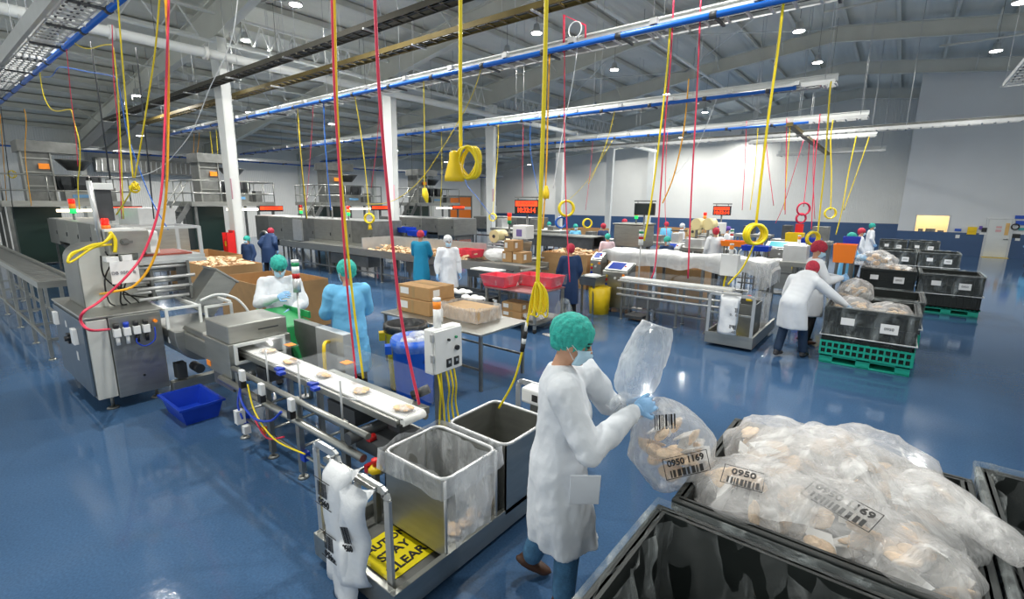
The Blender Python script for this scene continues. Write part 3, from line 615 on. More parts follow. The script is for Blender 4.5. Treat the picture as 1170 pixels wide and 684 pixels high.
for pts, y, r, m, s in (([(370, 124), (372, 170), (378, 240)], 8.0, .018, BLUE_PIPE, 'blue air hose between the first and second columns'),
        ([(606, 170), (611, 200), (616, 225)], 13.7, .015, BLUE_PIPE, 'blue air hose left of the thickest yellow cord'),
        ([(531, 203), (545, 225), (566, 252)], 13.7, .015, BLUE_PIPE, 'thin blue hose slanting behind the yellow socket')):
    cord(pts, y, r, m, s, 'hose', 'hanging_hose')
o = cord([(661, 42), (655, 90), (645, 140), (637, 185), (632, 215)], 8.0, .010, WHITE_P, 'thin white cable with a ring at the wide rail, right of the thickest yellow cord')
MB().torus(AY(657, 34, 7.9), .13, .012, 'y').build('cable_ring', WHITE_P, o)
cord([(820, 110), (800, 160), (780, 190), (765, 205)], 13.8, .014, WHITE_P, 'thin white cable slanting from the second rail before the back wall')
o = MB().tube([AY(644, 60, 8.2), AY(644, 17, 8.2), AY(669, 29, 8.2), AY(669, 46, 8.2)], .018, 6).build('hose_bracket', RED_HOSE); tag(o, 'square red pipe loop above the wide white rail', 'pipe')
for px in (660, 672, 688): pass
MB_ = MB().torus(AY(646, 241, 8), .13, .025, 'y')
o = coil(None, AY(647, 238, 8.1), .14, .022, YEL_CORD, 4, RZ); o.name = 'cord_coil'; tag(o, 'ring of yellow cord hanging beside the fourth column over the blue coil', 'cord')
o = coil(None, AY(641, 254, 8.1), .10, .018, BLUE_PIPE, 3, RZ); o.name = 'hose_coil'; tag(o, 'ring of blue hose at the foot of the fourth column', 'hose')
o = coil(None, AY(14, 199, 2.9), .13, .014, YEL_CORD, 3, RZ); o.name = 'cord_coil'; tag(o, 'ring of yellow cord on the first platform rail at far left', 'cord')
o = coil(None, AY(671, 255, 15), .15, .022, YEL_CORD, 3, RZ); o.name = 'cord_coil'; tag(o, 'ring of yellow cord hanging before the blue wainscot of the back wall', 'cord')
o = coil(None, AY(928, 272, 10.4), .11, .02, YEL_CORD, 3, RZ); o.name = 'cord_coil'; tag(o, 'ring of yellow cord above the red hairnet woman', 'cord')
# ================================================================== wrapping machine in the foreground
def feet(mb, pts, h=.12, r=.02):
    for x, y in pts: mb.cyl((x, y, .015), (x, y, h), r*.6, n=8); mb.cyl((x, y, 0.001), (x, y, .02), r*2.2, r*1.6, 12)
    return mb
wm = thing('wrapping_machine', 'big stainless wrapping machine with a blue grey side, humped hood and rows of film rollers', 'machine', (0, 0, 0))
MB().box(-8.85, 1.16, .16, -7.12, 1.88, 1.13).box(-8.87, 1.14, 1.13, -7.08, 1.9, 1.16).build('cabinet', STEEL, wm, .012)
p = MB().box(-8.8, 1.135, .2, -7.16, 1.16, 1.1).build('side_panel', GREYB, wm, .006)
MB().box(-8.62, 1.09, .86, -8.5, 1.135, 1.03).box(-7.62, 1.09, .78, -7.48, 1.135, .97).build('latch_box', WHITE_P, p, .005)
MB().box(-8.0, 1.1, .72, -7.88, 1.135, .84).cyl((-7.84, 1.13, .8), (-7.84, 1.06, .8), .03, n=10).build('switch', BLACK, p)
MB().box(-7.7, 1.13, .55, -7.62, 1.134, .66).box(-8.1, 1.13, .9, -8.05, 1.134, .98).build('warning_sticker', WHITE_P, p)
MB().box(-7.12, 1.16, .17, -7.075, 1.345, 1.12).build('open_door', CREAM, wm, .006)
MB().box(-7.12, 1.355, .14, -7.07, 1.87, 1.13).build('front_panel', STEEL, wm, .006)
MB().cyl((-7.07, 1.62, .36), (-7.06, 1.62, .36), .014, n=12).build('hole_plug', BLACK, wm)
feet(MB(), [(-7.2, 1.3), (-7.2, 1.75), (-8.7, 1.3), (-8.7, 1.75)], .17, .03).build('foot', STEEL_D, wm)
arc = [(1.28, 1.16)]+[(1.28+.22-.22*math.cos(t*math.pi/16), 1.72+.2*math.sin(t*math.pi/16)) for t in range(9)]+[(1.95, 1.93), (1.95, 1.16)]
MB().prism(arc, -8.55, -7.72, 'x').build('hood', STEEL_D, wm, .01)
MB().prism([(a+.012, b-.012) for a, b in arc[:-2]]+[(1.93, 1.91), (1.93, 1.17)], -7.72, -7.705, 'x').build('hood_face', CREAM, wm)
mb = MB()
for i, (py, pz, qy, qz) in enumerate(((1.55, 1.85, 1.62, 1.2), (1.5, 1.8, 1.75, 1.25), (1.6, 1.9, 1.66, 1.3), (1.7, 1.85, 1.5, 1.25), (1.62, 1.4, 1.95, 1.35), (1.65, 1.3, 1.9, 1.22))):
    random.seed(i); m_ = (-7.6, (py+qy)/2+random.uniform(-.16, .1), (pz+qz)/2)
    mb.tube(smoothpath([(-7.66, py, pz), m_, (-7.64, qy, qz), (-7.6, qy+.05, 1.17)], 6), .009, 5)
mb.build('wiring', RUBBER, wm)
cb = MB().box(-7.86, 1.56, 1.82, -7.5, 1.98, 2.1).build('control_box', STEEL, wm, .006)
MB().cyl((-7.5, 1.72, 1.97), (-7.47, 1.72, 1.97), .045, n=14).box(-7.5, 1.69, 1.955, -7.44, 1.79, 1.985).build('handle', STEEL_D, cb)
MB().box(-7.95, 1.54, 2.1, -7.5, 1.96, 2.125).build('box_lid', PAINT_W, cb)
MB().cyl((-7.7, 1.6, 2.125), (-7.7, 1.6, 2.17), .05, n=14).build('beacon_base', ORANGE, cb)
MB().lathe([(.04, 0), (.04, .07), (.03, .085)], (-7.7, 1.6, 2.17), 14).build('beacon_lens', EM_LRED, cb)
MB().tube([(-7.62, 1.52, 1.95), (-7.66, 1.50, 2.7)], .028, 12).build('pole', STEEL_L, wm)
mon = MB().box(-7.95, 1.56, 2.22, -7.75, 1.72, 2.6).build('monitor', DARKM, wm, .01)
MB().box(-7.97, 1.53, 2.6, -7.72, 1.74, 2.68).build('monitor_hood', PAINT_W, mon, .006)
cl = MB(); random.seed(2)
for k in range(3): cl.tube(smoothpath([(-7.45, 1.6, 2.05+.02*k), (-7.4, 1.5, 1.98), (-7.45, 1.38, 1.95-.015*k), (-7.4, 1.2, 1.86+.01*k), (-7.35, 1.14, 1.78), (-7.42, 1.22, 1.8), (-7.45, 1.4, 1.92), (-7.45, 1.58, 1.95)], 5), .013, 6)
cl.tube(smoothpath([(-7.45, 1.58, 2.1), (-7.45, 1.62, 2.0), (-7.45, 1.6, 1.85)], 5), .02, 6)
cl.build('cable_loop', YEL_CORD, wm)
sg = MB().box(-7.42, 1.52, 1.47, -7.41, 1.8, 1.74).build('notice_card', PAPER, wm)
text(sg, 'DB 0501 B', (-7.405, 1.645, 1.6), .055, mat('faded_ink', (.2, .2, .23), .7), (0, 1, 0), (0, 0, 1))
MB().box(-7.6, 1.5, 1.74, -7.42, 1.62, 1.8).box(-7.6, 1.66, 1.74, -7.44, 1.76, 1.81).build('terminal_block', WHITE_P, wm)
# white shelf frame above with rollers below
sf = MB()
for y in (1.88, 2.6):
    for x in (-8.5, -7.62): sf.box(x-.018, y-.018, 1.74, x+.018, y+.018, 2.13)
for z in (2.12,):
    for y in (1.88, 2.6): sf.box(-8.5, y-.015, z-.015, -7.62, y+.015, z+.015)
    for x in (-8.5, -7.62): sf.box(x-.015, 1.88, z-.015, x+.015, 2.6, z+.015)
sf.box(-8.52, 1.84, 1.7, -7.58, 2.62, 1.75).box(-7.62, 1.84, 1.66, -7.52, 2.62, 1.7)
sf.build('shelf_frame', STEEL_L, wm)
MB().box(-8.4, 1.95, 1.755, -7.68, 2.5, 1.775).build('red_sheet', mat('red_brown_sheet', (.30, .06, .04), .4), wm)
MB().box(-8.0, 1.98, 1.775, -7.72, 2.14, 2.08).build('printer', WHITE_P, wm, .02)
r_ = 0
for z, y0, y1, x in ((1.62, 1.78, 2.38, -7.55), (1.55, 1.76, 2.3, -7.75), (1.48, 1.80, 2.44, -7.5), (1.41, 1.78, 2.36, -7.7), (1.35, 1.78, 2.4, -7.52), (1.28, 1.76, 2.38, -7.66), (1.22, 1.78, 2.34, -7.5)):
    MB().cyl((x, y0, z), (x, y1, z), .022, n=12).build('roller', STEEL_L, wm)
MB().box(-7.95, 2.36, 1.16, -7.5, 2.39, 1.68).box(-7.95, 1.96, 1.16, -7.6, 1.99, 1.68).build('roller_bracket', STEEL_D, wm)
vb = thing_ = None
vp = MB().box(-7.07, 1.37, .93, -7.05, 1.76, 1.0).build('valve_bracket', STEEL_D, wm)
for k in range(4):
    y = 1.41+k*.095
    v = MB().box(-7.06, y-.035, .9, -6.99, y+.035, 1.0).build('air_regulator', WHITE_P, wm, .006)
    MB().cyl((-7.025, y, 1.0), (-7.025, y, 1.06), .028, n=12).build('regulator_knob', BLACK if k != 1 else BLUE_P, v)
    MB().cyl((-7.025, y, .80), (-7.025, y, .9), .02, n=12).build('regulator_bowl', WHITE_P if k < 2 else BLACK, v)
MB().tube(smoothpath([(-7.03, 1.6, .88), (-7.0, 1.58, .8), (-7.0, 1.66, .74), (-7.0, 1.76, .8), (-7.02, 1.78, .95)], 6), .008, 6).build('air_tube', BLUE_P, vp)
MB().cyl((-7.07, 1.8, 1.02), (-7.02, 1.8, 1.02), .02, n=10).build('indicator', LENS_A, wm)
# white guard frames, trough, chute, base beam
gf = MB()
def frame_rect(mb, x, y0, z0, y1, z1, t=.03):
    mb.box(x-t/2, y0, z0, x+t/2, y0+t, z1).box(x-t/2, y1-t, z0, x+t/2, y1, z1).box(x-t/2, y0+t, z1-t, x+t/2, y1-t, z1).box(x-t/2, y0+t, z0, x+t/2, y1-t, z0+t)
frame_rect(gf, -7.0, 1.9, .72, 2.3, 1.16); frame_rect(gf, -7.0, 2.34, .78, 2.68, 1.12)
for y in (1.92, 2.28, 2.66): gf.box(-7.9, y-.015, 1.12, -7.0, y+.015, 1.15)
gf.box(-7.92, 1.9, 1.12, -7.88, 2.68, 1.15)
gf.build('guard_frame', PAINT_W, wm)
MB().box(-7.9, 1.93, 1.13, -7.02, 2.66, 1.136).box(-7.004, 1.93, .76, -6.998, 2.28, 1.12).build('guard_window', CLEAR, wm)
MB().tube(smoothpath([(-7.0, 2.3, 1.2), (-6.95, 2.5, 1.26), (-6.9, 2.7, 1.18), (-6.85, 2.82, .98), (-6.85, 2.84, .8)], 6), .016, 8).build('guard_hoop', PAINT_W, wm)
tr = [(2.0+.3*math.cos(math.pi+t*math.pi/10)+.2, .8+.32*math.sin(math.pi+t*math.pi/10)) for t in range(11)]
MB().prism([(1.9, .9)]+tr+[(2.5, .9)], -7.75, -6.75, 'x').build('trough', STEEL, wm, .01)
MB().box(-6.95, 2.0, .66, -6.05, 2.5, .88).prism([(-6.95, .88), (-6.05, .88), (-6.25, .96), (-6.8, .96)], 2.03, 2.47, 'y').build('infeed_cover', STEEL, wm, .012)
MB().box(-7.1, 1.88, .07, -6.98, 2.95, .2).box(-7.9, 2.85, .07, -6.98, 2.95, .2).build('base_beam', STEEL, wm, .006)
feet(MB(), [(-7.04, 2.8), (-7.8, 2.9)], .08, .03).build('foot', STEEL_D, wm)
MB().box(-7.15, 1.95, .22, -7.0, 2.06, .42).cyl((-7.2, 2.2, .3), (-6.98, 2.2, .3), .06, n=14).build('drive_motor', DARKM, wm)
M = Matrix.Translation((-7.6, 2.62, 1.2)) @ Matrix.Rotation(math.radians(-38), 4, 'X')
MB().box(-.22, -.16, -.3, .22, .16, .3, M).box(-.24, -.18, .28, .24, .18, .31, M).build('infeed_chute', STEEL, wm, .008)
# blue tote on the floor
bt = MB().tray(-6.62, 1.63, -5.93, 2.06, .0, .21, .015, .05).box(-6.64, 1.61, .19, -5.91, 1.635, .215).box(-6.64, 2.055, .19, -5.91, 2.08, .215).box(-6.64, 1.635, .19, -6.615, 2.055, .215).box(-5.935, 1.635, .19, -5.91, 2.055, .215).build('storage_tote', BLUE_P)
tag(bt, 'empty blue plastic tub on the floor beside the wrapping machine', 'tub')
# ================================================================== metal detector and white belt conveyor
md = thing('metal_detector', 'stainless metal detector housing with a square tunnel over the start of the white belt', 'metal detector', (0, 0, 0))
MB().box(-5.95, 1.95, .62, -5.32, 2.03, 1.0).box(-5.95, 2.5, .62, -5.32, 2.62, 1.0).box(-5.95, 2.03, .62, -5.32, 2.5, .80).box(-5.95, 2.03, .985, -5.32, 2.5, 1.0).build('housing', STEEL, md, .01)
up = MB().box(-5.93, 1.97, 1.0, -5.34, 2.6, 1.2).build('head', STEEL, md, .012)
MB().box(-5.338, 2.28, 1.1, -5.334, 2.5, 1.115).build('name_strip', DARKM, up)
fr = MB(); frame_rect(fr, -5.3, 2.0, .78, 2.54, 1.0, .03); fr.build('tunnel_frame', PAINT_W, md)
MB().box(-5.94, 1.943, .66, -5.84, 1.949, .72).build('warning_sticker', LENS_A, md)
MB().box(-5.9, 1.99, .45, -5.4, 2.1, .62).box(-5.9, 2.4, .45, -5.4, 2.5, .62).build('support', STEEL_D, md)
cv = thing('belt_conveyor', 'narrow white belt conveyor on stainless pipes and legs, carrying flatbread packs', 'conveyor', (0, 0, 0))
MB().box(-6.0, 2.13, .885, -2.72, 2.34, .90).cyl((-2.72, 2.13, .868), (-2.72, 2.34, .868), .032, n=14).box(-6.0, 2.13, .835, -2.72, 2.34, .842).build('belt', BELT, cv)
MB().box(-6.0, 2.095, .83, -2.75, 2.125, .883).box(-6.0, 2.345, .83, -2.75, 2.375, .883).box(-4.2, 2.4, .80, -2.8, 2.47, .86).build('side_rail', STEEL, cv)
MB().cyl((-5.25, 1.95, .77), (-2.9, 1.95, .77), .026, n=12).cyl((-5.55, 1.93, .6), (-2.95, 1.93, .58), .033, n=12).cyl((-5.2, 2.52, .72), (-2.9, 2.52, .72), .026, n=12).cyl((-5.55, 2.5, .58), (-2.9, 2.5, .58), .03, n=12).build('frame_pipe', STEEL, cv)
for i, x in enumerate((-5.18, -4.55, -3.98, -3.25)):
    for y in (1.97, 2.5):
        l = MB().box(x-.03, y-.022, .06, x+.03, y+.022, .78); feet(l, [(x, y)], .07, .024); l.build('leg', STEEL_D if i % 2 else STEEL, cv)
MB().cyl((-5.2, 1.97, .24), (-3.2, 1.97, .24), .014, n=8).cyl((-5.2, 2.5, .24), (-3.2, 2.5, .24), .014, n=8).build('cross_bar', STEEL, cv)
mb = MB()
for x in (-5.18, -4.55, -3.98, -3.25): mb.cyl((x, 1.97, .3), (x, 2.5, .3), .014, n=8)
mb.build('cross_bar', STEEL, cv)
mb = MB()
for x in (-5.18, -3.98): mb.box(x+.03, 1.94, .2, x+.1, 2.0, .28)
mb.build('bar_clamp', BLUE_P, cv)
MB().box(-4.72, 1.945, .21, -4.66, 1.995, .27).box(-3.55, 1.945, .21, -3.49, 1.995, .27).build('bar_clamp', ORANGE, cv)
MB().box(-5.05, 2.1, .66, -4.85, 2.4, .8).cyl((-5.0, 2.05, .73), (-5.0, 1.98, .73), .05, n=12).box(-3.7, 2.1, .66, -3.3, 2.4, .8).cyl((-3.1, 1.9, .7), (-3.1, 2.5, .7), .05, n=12).box(-3.15, 2.0, .58, -2.8, 2.4, .68).build('drive_motor', DARKM, cv)
for i, (x, z) in enumerate(((-4.85, .78), (-4.45, .74), (-3.9, .74))):
    s = MB().box(x-.04, 1.86, z-.03, x+.03, 1.9, z+.08).build('sensor_box', WHITE_P, cv, .004)
    MB().box(x-.04, 1.85, z-.1, x+.02, 1.9, z-.03).build('sensor_foot', BLACK, s)
for x in (-4.55, -3.95, -3.3):
    st = MB().cyl((x, 1.99, .62), (x, 1.99, 1.1), .009, n=8).cyl((x-.05, 2.0, .95), (x+.16, 2.06, .95), .006, n=6).build('guide_rod', STEEL_L, cv)
    if x < -3.5: MB().box(x+.05, 2.03, .9, x+.13, 2.1, .925).box(x+.15, 2.0, .89, x+.22, 2.06, .915).build('guide_clamp', BLUE_P, st)
MB().box(-4.15, 2.49, .88, -2.78, 2.5, 1.14).box(-3.3, 2.30, .93, -3.29, 2.49, 1.12).build('clear_guard', CLEAR, cv)
MB().box(-4.95, 2.02, 1.08, -4.5, 2.3, 1.09).box(-4.1, 2.05, 1.08, -3.55, 2.35, 1.09).build('clear_lid', CLEAR, cv)
MB().box(-4.62, 2.2, 1.091, -4.52, 2.28, 1.094).box(-3.72, 2.25, 1.091, -3.62, 2.33, 1.094).build('warning_sticker', LENS_A, cv)
pl = MB().box(-5.5, 2.76, .4, -5.0, 2.86, 1.1).build('guard_cabinet', STEEL_D, cv, .006); MB().box(-5.0, 2.75, .4, -4.45, 2.86, 1.1).build('guard_cabinet', STEEL_L, cv, .006)
MB().tube(smoothpath([(-4.72, 2.74, .98), (-4.66, 2.66, .99), (-4.62, 2.62, .9), (-4.62, 2.62, .5)], 6), .02, 8).build('yellow_conduit', YELLOW, cv)
MB().tube(smoothpath([(-4.95, 1.9, .72), (-4.9, 1.86, .55), (-4.6, 1.84, .45), (-4.3, 1.86, .5), (-4.15, 1.9, .62)], 6), .012, 7).tube(smoothpath([(-4.95, 1.9, .7), (-4.93, 1.84, .5), (-4.85, 1.84, .36)], 5), .01, 6).build('air_hose', BLUE_P, cv)
MB().tube(smoothpath([(-4.8, 1.9, .72), (-4.6, 1.86, .5), (-4.2, 1.84, .36), (-3.7, 1.86, .38)], 6), .008, 6).build('signal_cable', YEL_CORD, cv)
MB().tube(smoothpath([(-4.7, 1.88, .42), (-4.4, 1.86, .3), (-4.1, 1.88, .4)], 5), .009, 6).build('air_hose', RED_HOSE, cv)
MB().box(-4.95, 1.8, .3, -4.88, 1.88, .44).box(-4.84, 1.82, .22, -4.78, 1.88, .3).build('valve_block', WHITE_P, cv)
MB().cyl((-2.98, 2.0, .7), (-2.98, 2.06, .7), .03, n=10).box(-2.9, 1.9, .5, -2.86, 2.4, .56).build('end_clamp', LENS_R, cv)
MB().box(-2.86, 2.1, .79, -2.72, 2.2, .85).cyl((-3.0, 2.46, .9), (-2.9, 2.56, .96), .04, n=10).build('belt_tensioner', BLACK, cv)
# flatbread packs on the belt
def food_pack(m, seed, label=None, group=None, loc=(0, 0, 0), rz=0, parent=None):
    random.seed(seed)
    t = thing('flatbread_pack', label, 'food', loc, rz, group)
    b = MB()
    for k in range(5): b.ell((random.uniform(-.04, .04), random.uniform(-.03, .03), .016+.003*k), (random.uniform(.04, .065), random.uniform(.03, .05), .012), n=12, m=6)
    b.build('flatbread', FOOD, t)
    MB().box(-.095, -.075, .003, .095, .075, .006).ell((0, 0, .018), (.085, .062, .022), n=16, m=6).build('wrapper', m, t)
    return t
for i, (px, py, s) in enumerate(((300, 404, 'farthest on the white belt, at the tunnel'), (332, 415, 'second from the tunnel on the white belt'), (369, 430, 'third from the tunnel on the white belt'), (416, 447, 'fourth from the tunnel on the white belt'), (467, 466, 'last at the open end of the white belt'))):
    g = GP(px, py, .902); food_pack(FILM, i, 'wrapped flatbread pack '+s, 'flatbread packs on the white belt', (g.x, 2.235, .900), random.uniform(-.3, .3))
# signal light and control box
def segs(mb_list, parent, c, r, h0):
    z = h0
    for nm, m, h in mb_list:
        MB().lathe([(r, 0), (r, h)], (c[0], c[1], z), 14).build(nm, m, parent); z += h
st = thing('signal_light', 'slim signal light with green, white and red bands between the white and blue gowned workers', 'signal light', (0, 0, 0))
sx, sy = -5.72, 2.95
MB().cyl((sx, sy, .02), (sx, sy, 1.38), .014, n=8).cyl((sx, sy, 0.0), (sx, sy, .02), .07, n=14).build('pole', STEEL_L, st)
segs([('base', STEEL_L, .17), ('red_band', LENS_R, .065), ('white_band', WHITE_P, .085), ('green_band', LENS_G, .05), ('cap', WHITE_P, .03)], st, (sx, sy), .045, 1.38)
cb = thing('control_box', 'white wall style control box on a post with an orange beacon and yellow cables', 'control box', (0, 0, 0))
bx = MB().box(-3.71, 3.22, .72, -3.58, 3.64, 1.2).build('enclosure', WHITE_P, cb, .012)
MB().box(-3.58, 3.235, .73, -3.555, 3.625, 1.185).build('cover', WHITE_P, bx, .006)
MB().box(-3.6, 3.205, 1.08, -3.56, 3.225, 1.16).box(-3.6, 3.205, .86, -3.56, 3.225, .94).build('latch', STEEL_L, bx)
MB().cyl((-3.555, 3.42, 1.07), (-3.53, 3.42, 1.07), .014, n=10).cyl((-3.555, 3.54, .96), (-3.53, 3.54, .96), .028, n=14).box(-3.556, 3.39, .77, -3.545, 3.46, .86).box(-3.556, 3.5, .77, -3.545, 3.57, .86).build('switch', BLACK, bx)
MB().cyl((-3.555, 3.53, 1.08), (-3.535, 3.53, 1.08), .014, n=10).build('green_button', LENS_G, bx)
MB().box(-3.544, 3.41, .81, -3.541, 3.44, .84).box(-3.544, 3.52, .81, -3.541, 3.55, .84).build('switch_mark', STEEL_L, bx)
segs([('beacon_tube', WHITE_P, .2), ('amber_band', LENS_A, .08), ('cap', WHITE_P, .035)], cb, (-3.65, 3.36), .042, 1.2)
MB().box(-3.74, 3.38, .02, -3.68, 3.44, .8).box(-3.8, 3.28, 0, -3.57, 3.54, .02).build('post', STEEL_D, cb)
mb = MB()
for k in range(5):
    random.seed(k+20); y = 3.3+k*.06
    mb.tube(smoothpath([(-3.62, y, .8), (-3.55+random.uniform(-.03, .03), y-.03, .55), (-3.6, y+.02, .3), (-3.56+.02*k, y-.02, .04), (-3.4, y-.1, .02)], 5), .011, 6)
mb.build('yellow_cable', YEL_CORD, cb)
# green chute between the workers
gc = MB().prism([(-6.25, 1.12), (-5.55, 1.02), (-5.35, .62), (-5.42, .6), (-5.62, .95), (-6.25, 1.06)], 2.68, 3.02, 'y').box(-6.25, 2.66, 1.05, -5.6, 2.69, 1.14).box(-6.25, 3.01, 1.05, -5.6, 3.04, 1.14).build('feed_chute', GREEN_C, None, .01)
MB().box(-6.2, 2.7, .0, -6.16, 2.74, 1.06).box(-6.2, 2.96, .0, -6.16, 3.0, 1.06).box(-5.66, 2.7, .0, -5.62, 2.74, .98).box(-5.66, 2.96, .0, -5.62, 3.0, .98).build('stand', STEEL, gc)
tag(gc, 'green plastic feed chute between the metal detector and the white gowned worker', 'chute')
# ================================================================== cart with two bins
ct = thing('bin_cart', 'low stainless platform cart carrying two square bins, nearest the viewer', 'cart', (0, 0, 0))
MB().box(-2.88, 1.5, .12, -2.04, 3.42, .15).build('deck', STEEL_D, ct)
MB().box(-2.90, 1.47, .07, -2.86, 3.45, .24).box(-2.06, 1.47, .07, -2.02, 3.45, .24).box(-2.86, 1.47, .07, -2.06, 1.51, .24).box(-2.86, 3.41, .07, -2.06, 3.45, .24).build('edge_frame', STEEL, ct, .004)
for x, y in ((-2.8, 1.65), (-2.12, 1.65), (-2.8, 3.25), (-2.12, 3.25)):
    c = MB().cyl((x-.015, y, .035), (x+.015, y, .035), .034, n=14).build('caster', RUBBER, ct)
def hoop(x0, x1, y, z, parent, r=.05):
    p = [(x0, y, .2), (x0, y, z-r), (x0+r*.3, y, z-r*.3), (x0+r, y, z), (x1-r, y, z), (x1-r*.3, y, z-r*.3), (x1, y, z-r), (x1, y, .2)]
    mb = MB()
    for a_, b_ in zip(p, p[1:]): mb.bar(a_, b_, .05, .022, (0, 1, 0))
    mb.build('handle', STEEL_L, parent)
hoop(-2.89, -2.62, 1.53, .9, ct); hoop(-2.42, -2.12, 1.53, .84, ct)
MB().box(-2.62, 1.5, .55, -2.42, 1.53, .58).cyl((-2.9, 1.6, .58), (-2.42, 1.6, .8), .012, n=8).build('handle_brace', STEEL, ct)
hoop(-2.6, -2.3, 3.4, .86, ct)
MB().box(-2.86, 1.56, .45, -2.84, 2.3, .47).build('side_bar', STEEL, ct)
plt = MB().box(-2.62, 1.58, .152, -2.2, 1.97, .156).build('caution_plate', mat('caution_yellow', (.95, .78, .01), .4), ct)
for s, xx in (('CAUTION', -2.53), ('STAY', -2.41), ('CLEAR', -2.28)): text(plt, s, (xx, 1.775, .158), .105 if s != 'CAUTION' else .085, INK, (0, 1, 0), (-1, 0, 0), bold=.002)
es = MB().lathe([(.055, 0), (.05, .03), (.03, .045)], (-2.76, 1.9, .56), 6).build('stop_button_base', YELLOW, ct)
MB().lathe([(.02, 0), (.02, .03), (.028, .035), (.028, .055), (.02, .06)], (-2.76, 1.9, .6), 14).build('stop_button', RED, es)
MB().box(-2.78, 1.88, .15, -2.74, 1.92, .56).build('button_post', STEEL_D, es)
def open_bin(x0, y0, x1, y1, z0, z1, label, openside=False):
    t = thing('steel_bin', label, 'bin', (0, 0, 0), 0, 'square steel bins on the cart')
    mb = MB().box(x0, y0, z0, x1, y1, z0+.012).box(x0, y0, z0, x1, y0+.01, z1).box(x0, y1-.01, z0, x1, y1, z1).box(x0, y0, z0, x0+.01, y1, z1)
    if not openside: mb.box(x1-.01, y0, z0, x1, y1, z1)
    mb.build('body', STEEL, t)
    r = .07; P = []
    for cx_, cy_, a0 in ((x1-r, y1-r, 0), (x0+r, y1-r, 90), (x0+r, y0+r, 180), (x1-r, y0+r, 270)):
        P += [(cx_+r*math.cos(math.radians(a0+k*30)), cy_+r*math.sin(math.radians(a0+k*30)), z1) for k in range(4)]
    MB().tube(P+[P[0]], .014, 8, False).build('rim', STEEL_L, t)
    if openside:
        m = MB()
        for y in (y0+.01, y1-.01): m.cyl((x1, y, z0), (x1, y, z1), .012, n=8)
        m.cyl((x1, y0, z0+.01), (x1, y1, z0+.01), .012, n=8).build('corner_rod', STEEL_L, t)
    return t
open_bin(-2.65, 1.9, -2.04, 2.42, .2, .76, 'square stainless bin with a clear bag liner, nearer one on the cart', True)
open_bin(-2.62, 2.5, -2.02, 3.08, .2, .76, 'square stainless bin without liner, farther one on the cart behind the lined bin')
# bag liner over the near bin
def wavy(x0, y0, x1, y1, z0, z1, amp, n=56, m=9, seed=1, top=0.03):
    vs = []; P = []
    per = [(x0, y0), (x1, y0), (x1, y1), (x0, y1)]; mb = MB()
    for j in range(m):
        for i in range(n):
            t = i/n*4; k = int(t); f = t-k; a_, b_ = per[k], per[(k+1) % 4]
            x = a_[0]+(b_[0]-a_[0])*f; y = a_[1]+(b_[1]-a_[1])*f; z = z0+(z1-z0)*j/(m-1)
            nx, ny = [(0, -1), (1, 0), (0, 1), (-1, 0)][k]
            q = amp*(noise.noise(Vector((x*9+seed, y*9, z*4)))+.5*noise.noise(Vector((x*25+seed, y*25, z*6))))
            vs.append((x+nx*q, y+ny*q, z+top*noise.noise(Vector((x*6, y*6, seed)))*(j == m-1 or j == 0)))
    fs = [(j*n+i, j*n+(i+1) % n, (j+1)*n+(i+1) % n, (j+1)*n+i) for j in range(m-1) for i in range(n)]
    mb._add(vs, fs, True); return mb
ln = thing('bag_liner', 'clear plastic bag lining the nearer steel bin, folded over its rim', 'plastic bag', (0, 0, 0))
wavy(-2.68, 1.87, -2.01, 2.45, .64, .79, .025, seed=3).build('folded_rim', FILM, ln)
mb = wavy(-2.62, 1.94, -2.07, 2.38, .24, .76, .05, seed=5); mb.build('inner_bag', FILM, ln)
mb = MB(); vs = []; fs = []
for j in range(12):
    for i in range(16):
        y = 1.93+.46*i/15*(1-.25*j/11)+.03; z = .76-.5*j/11
        vs.append((-2.01+.05*noise.noise(Vector((y*12, z*5, 1))), y, z))
for j in range(11):
    for i in range(15): fs.append((j*16+i, j*16+i+1, (j+1)*16+i+1, (j+1)*16+i))
mb._add(vs, fs, True).build('hanging_front', FILM, ln)
for i, (x, y) in enumerate(((-2.2, 2.1), (-2.15, 2.25), (-2.2, 2.36))):
    food_pack(FILM, 30+i, 'flatbread pack in the bottom of the lined steel bin', 'flatbread packs in the lined bin', (x, y, .214), i)
# printed white bags over the bar
hb = thing('hanging_bags', 'stack of white printed plastic bags draped over the handle of the nearest cart', 'bags', (0, 0, 0))
def sheet(x0, x1, y, z0, z1, seed, t=.02, bend=.03):
    n, m = 10, 16; vs = []; fs = []
    for s in (0, 1):
        for j in range(m):
            for i in range(n):
                u, v = i/(n-1), j/(m-1); x = x0+(x1-x0)*u; z = z1+(z0-z1)*v
                q = bend*noise.noise(Vector((x*7+seed, z*5, seed)))*(.3+v)+.012*noise.noise(Vector((x*22, z*16, seed)))
                e = 1-abs(2*u-1)**6
                vs.append((x+.03*noise.noise(Vector((z*4, seed, 0)))*v, y+q-(t*e if s == 0 else 0)-.03*math.sin(min(1, v*4)*math.pi/2)+(.05 if s == 0 and v < .05 else 0), z))
    o = m*n
    for j in range(m-1):
        for i in range(n-1):
            a_ = j*n+i; fs += [(a_, a_+1, a_+n+1, a_+n), (o+a_, o+a_+n, o+a_+n+1, o+a_+1)]
    for j in range(m-1): fs += [(j*n, j*n+n, o+j*n+n, o+j*n), (j*n+n-1, o+j*n+n-1, o+j*n+2*n-1, j*n+2*n-1)]
    for i in range(n-1): fs += [(i, o+i, o+i+1, i+1), ((m-1)*n+i, (m-1)*n+i+1, o+(m-1)*n+i+1, o+(m-1)*n+i)]
    mb = MB(); mb._add(vs, fs, True); return mb
BAGW = mat('white_bag_plastic', (.80, .82, .84), .28, bump=.3, bscale=18)
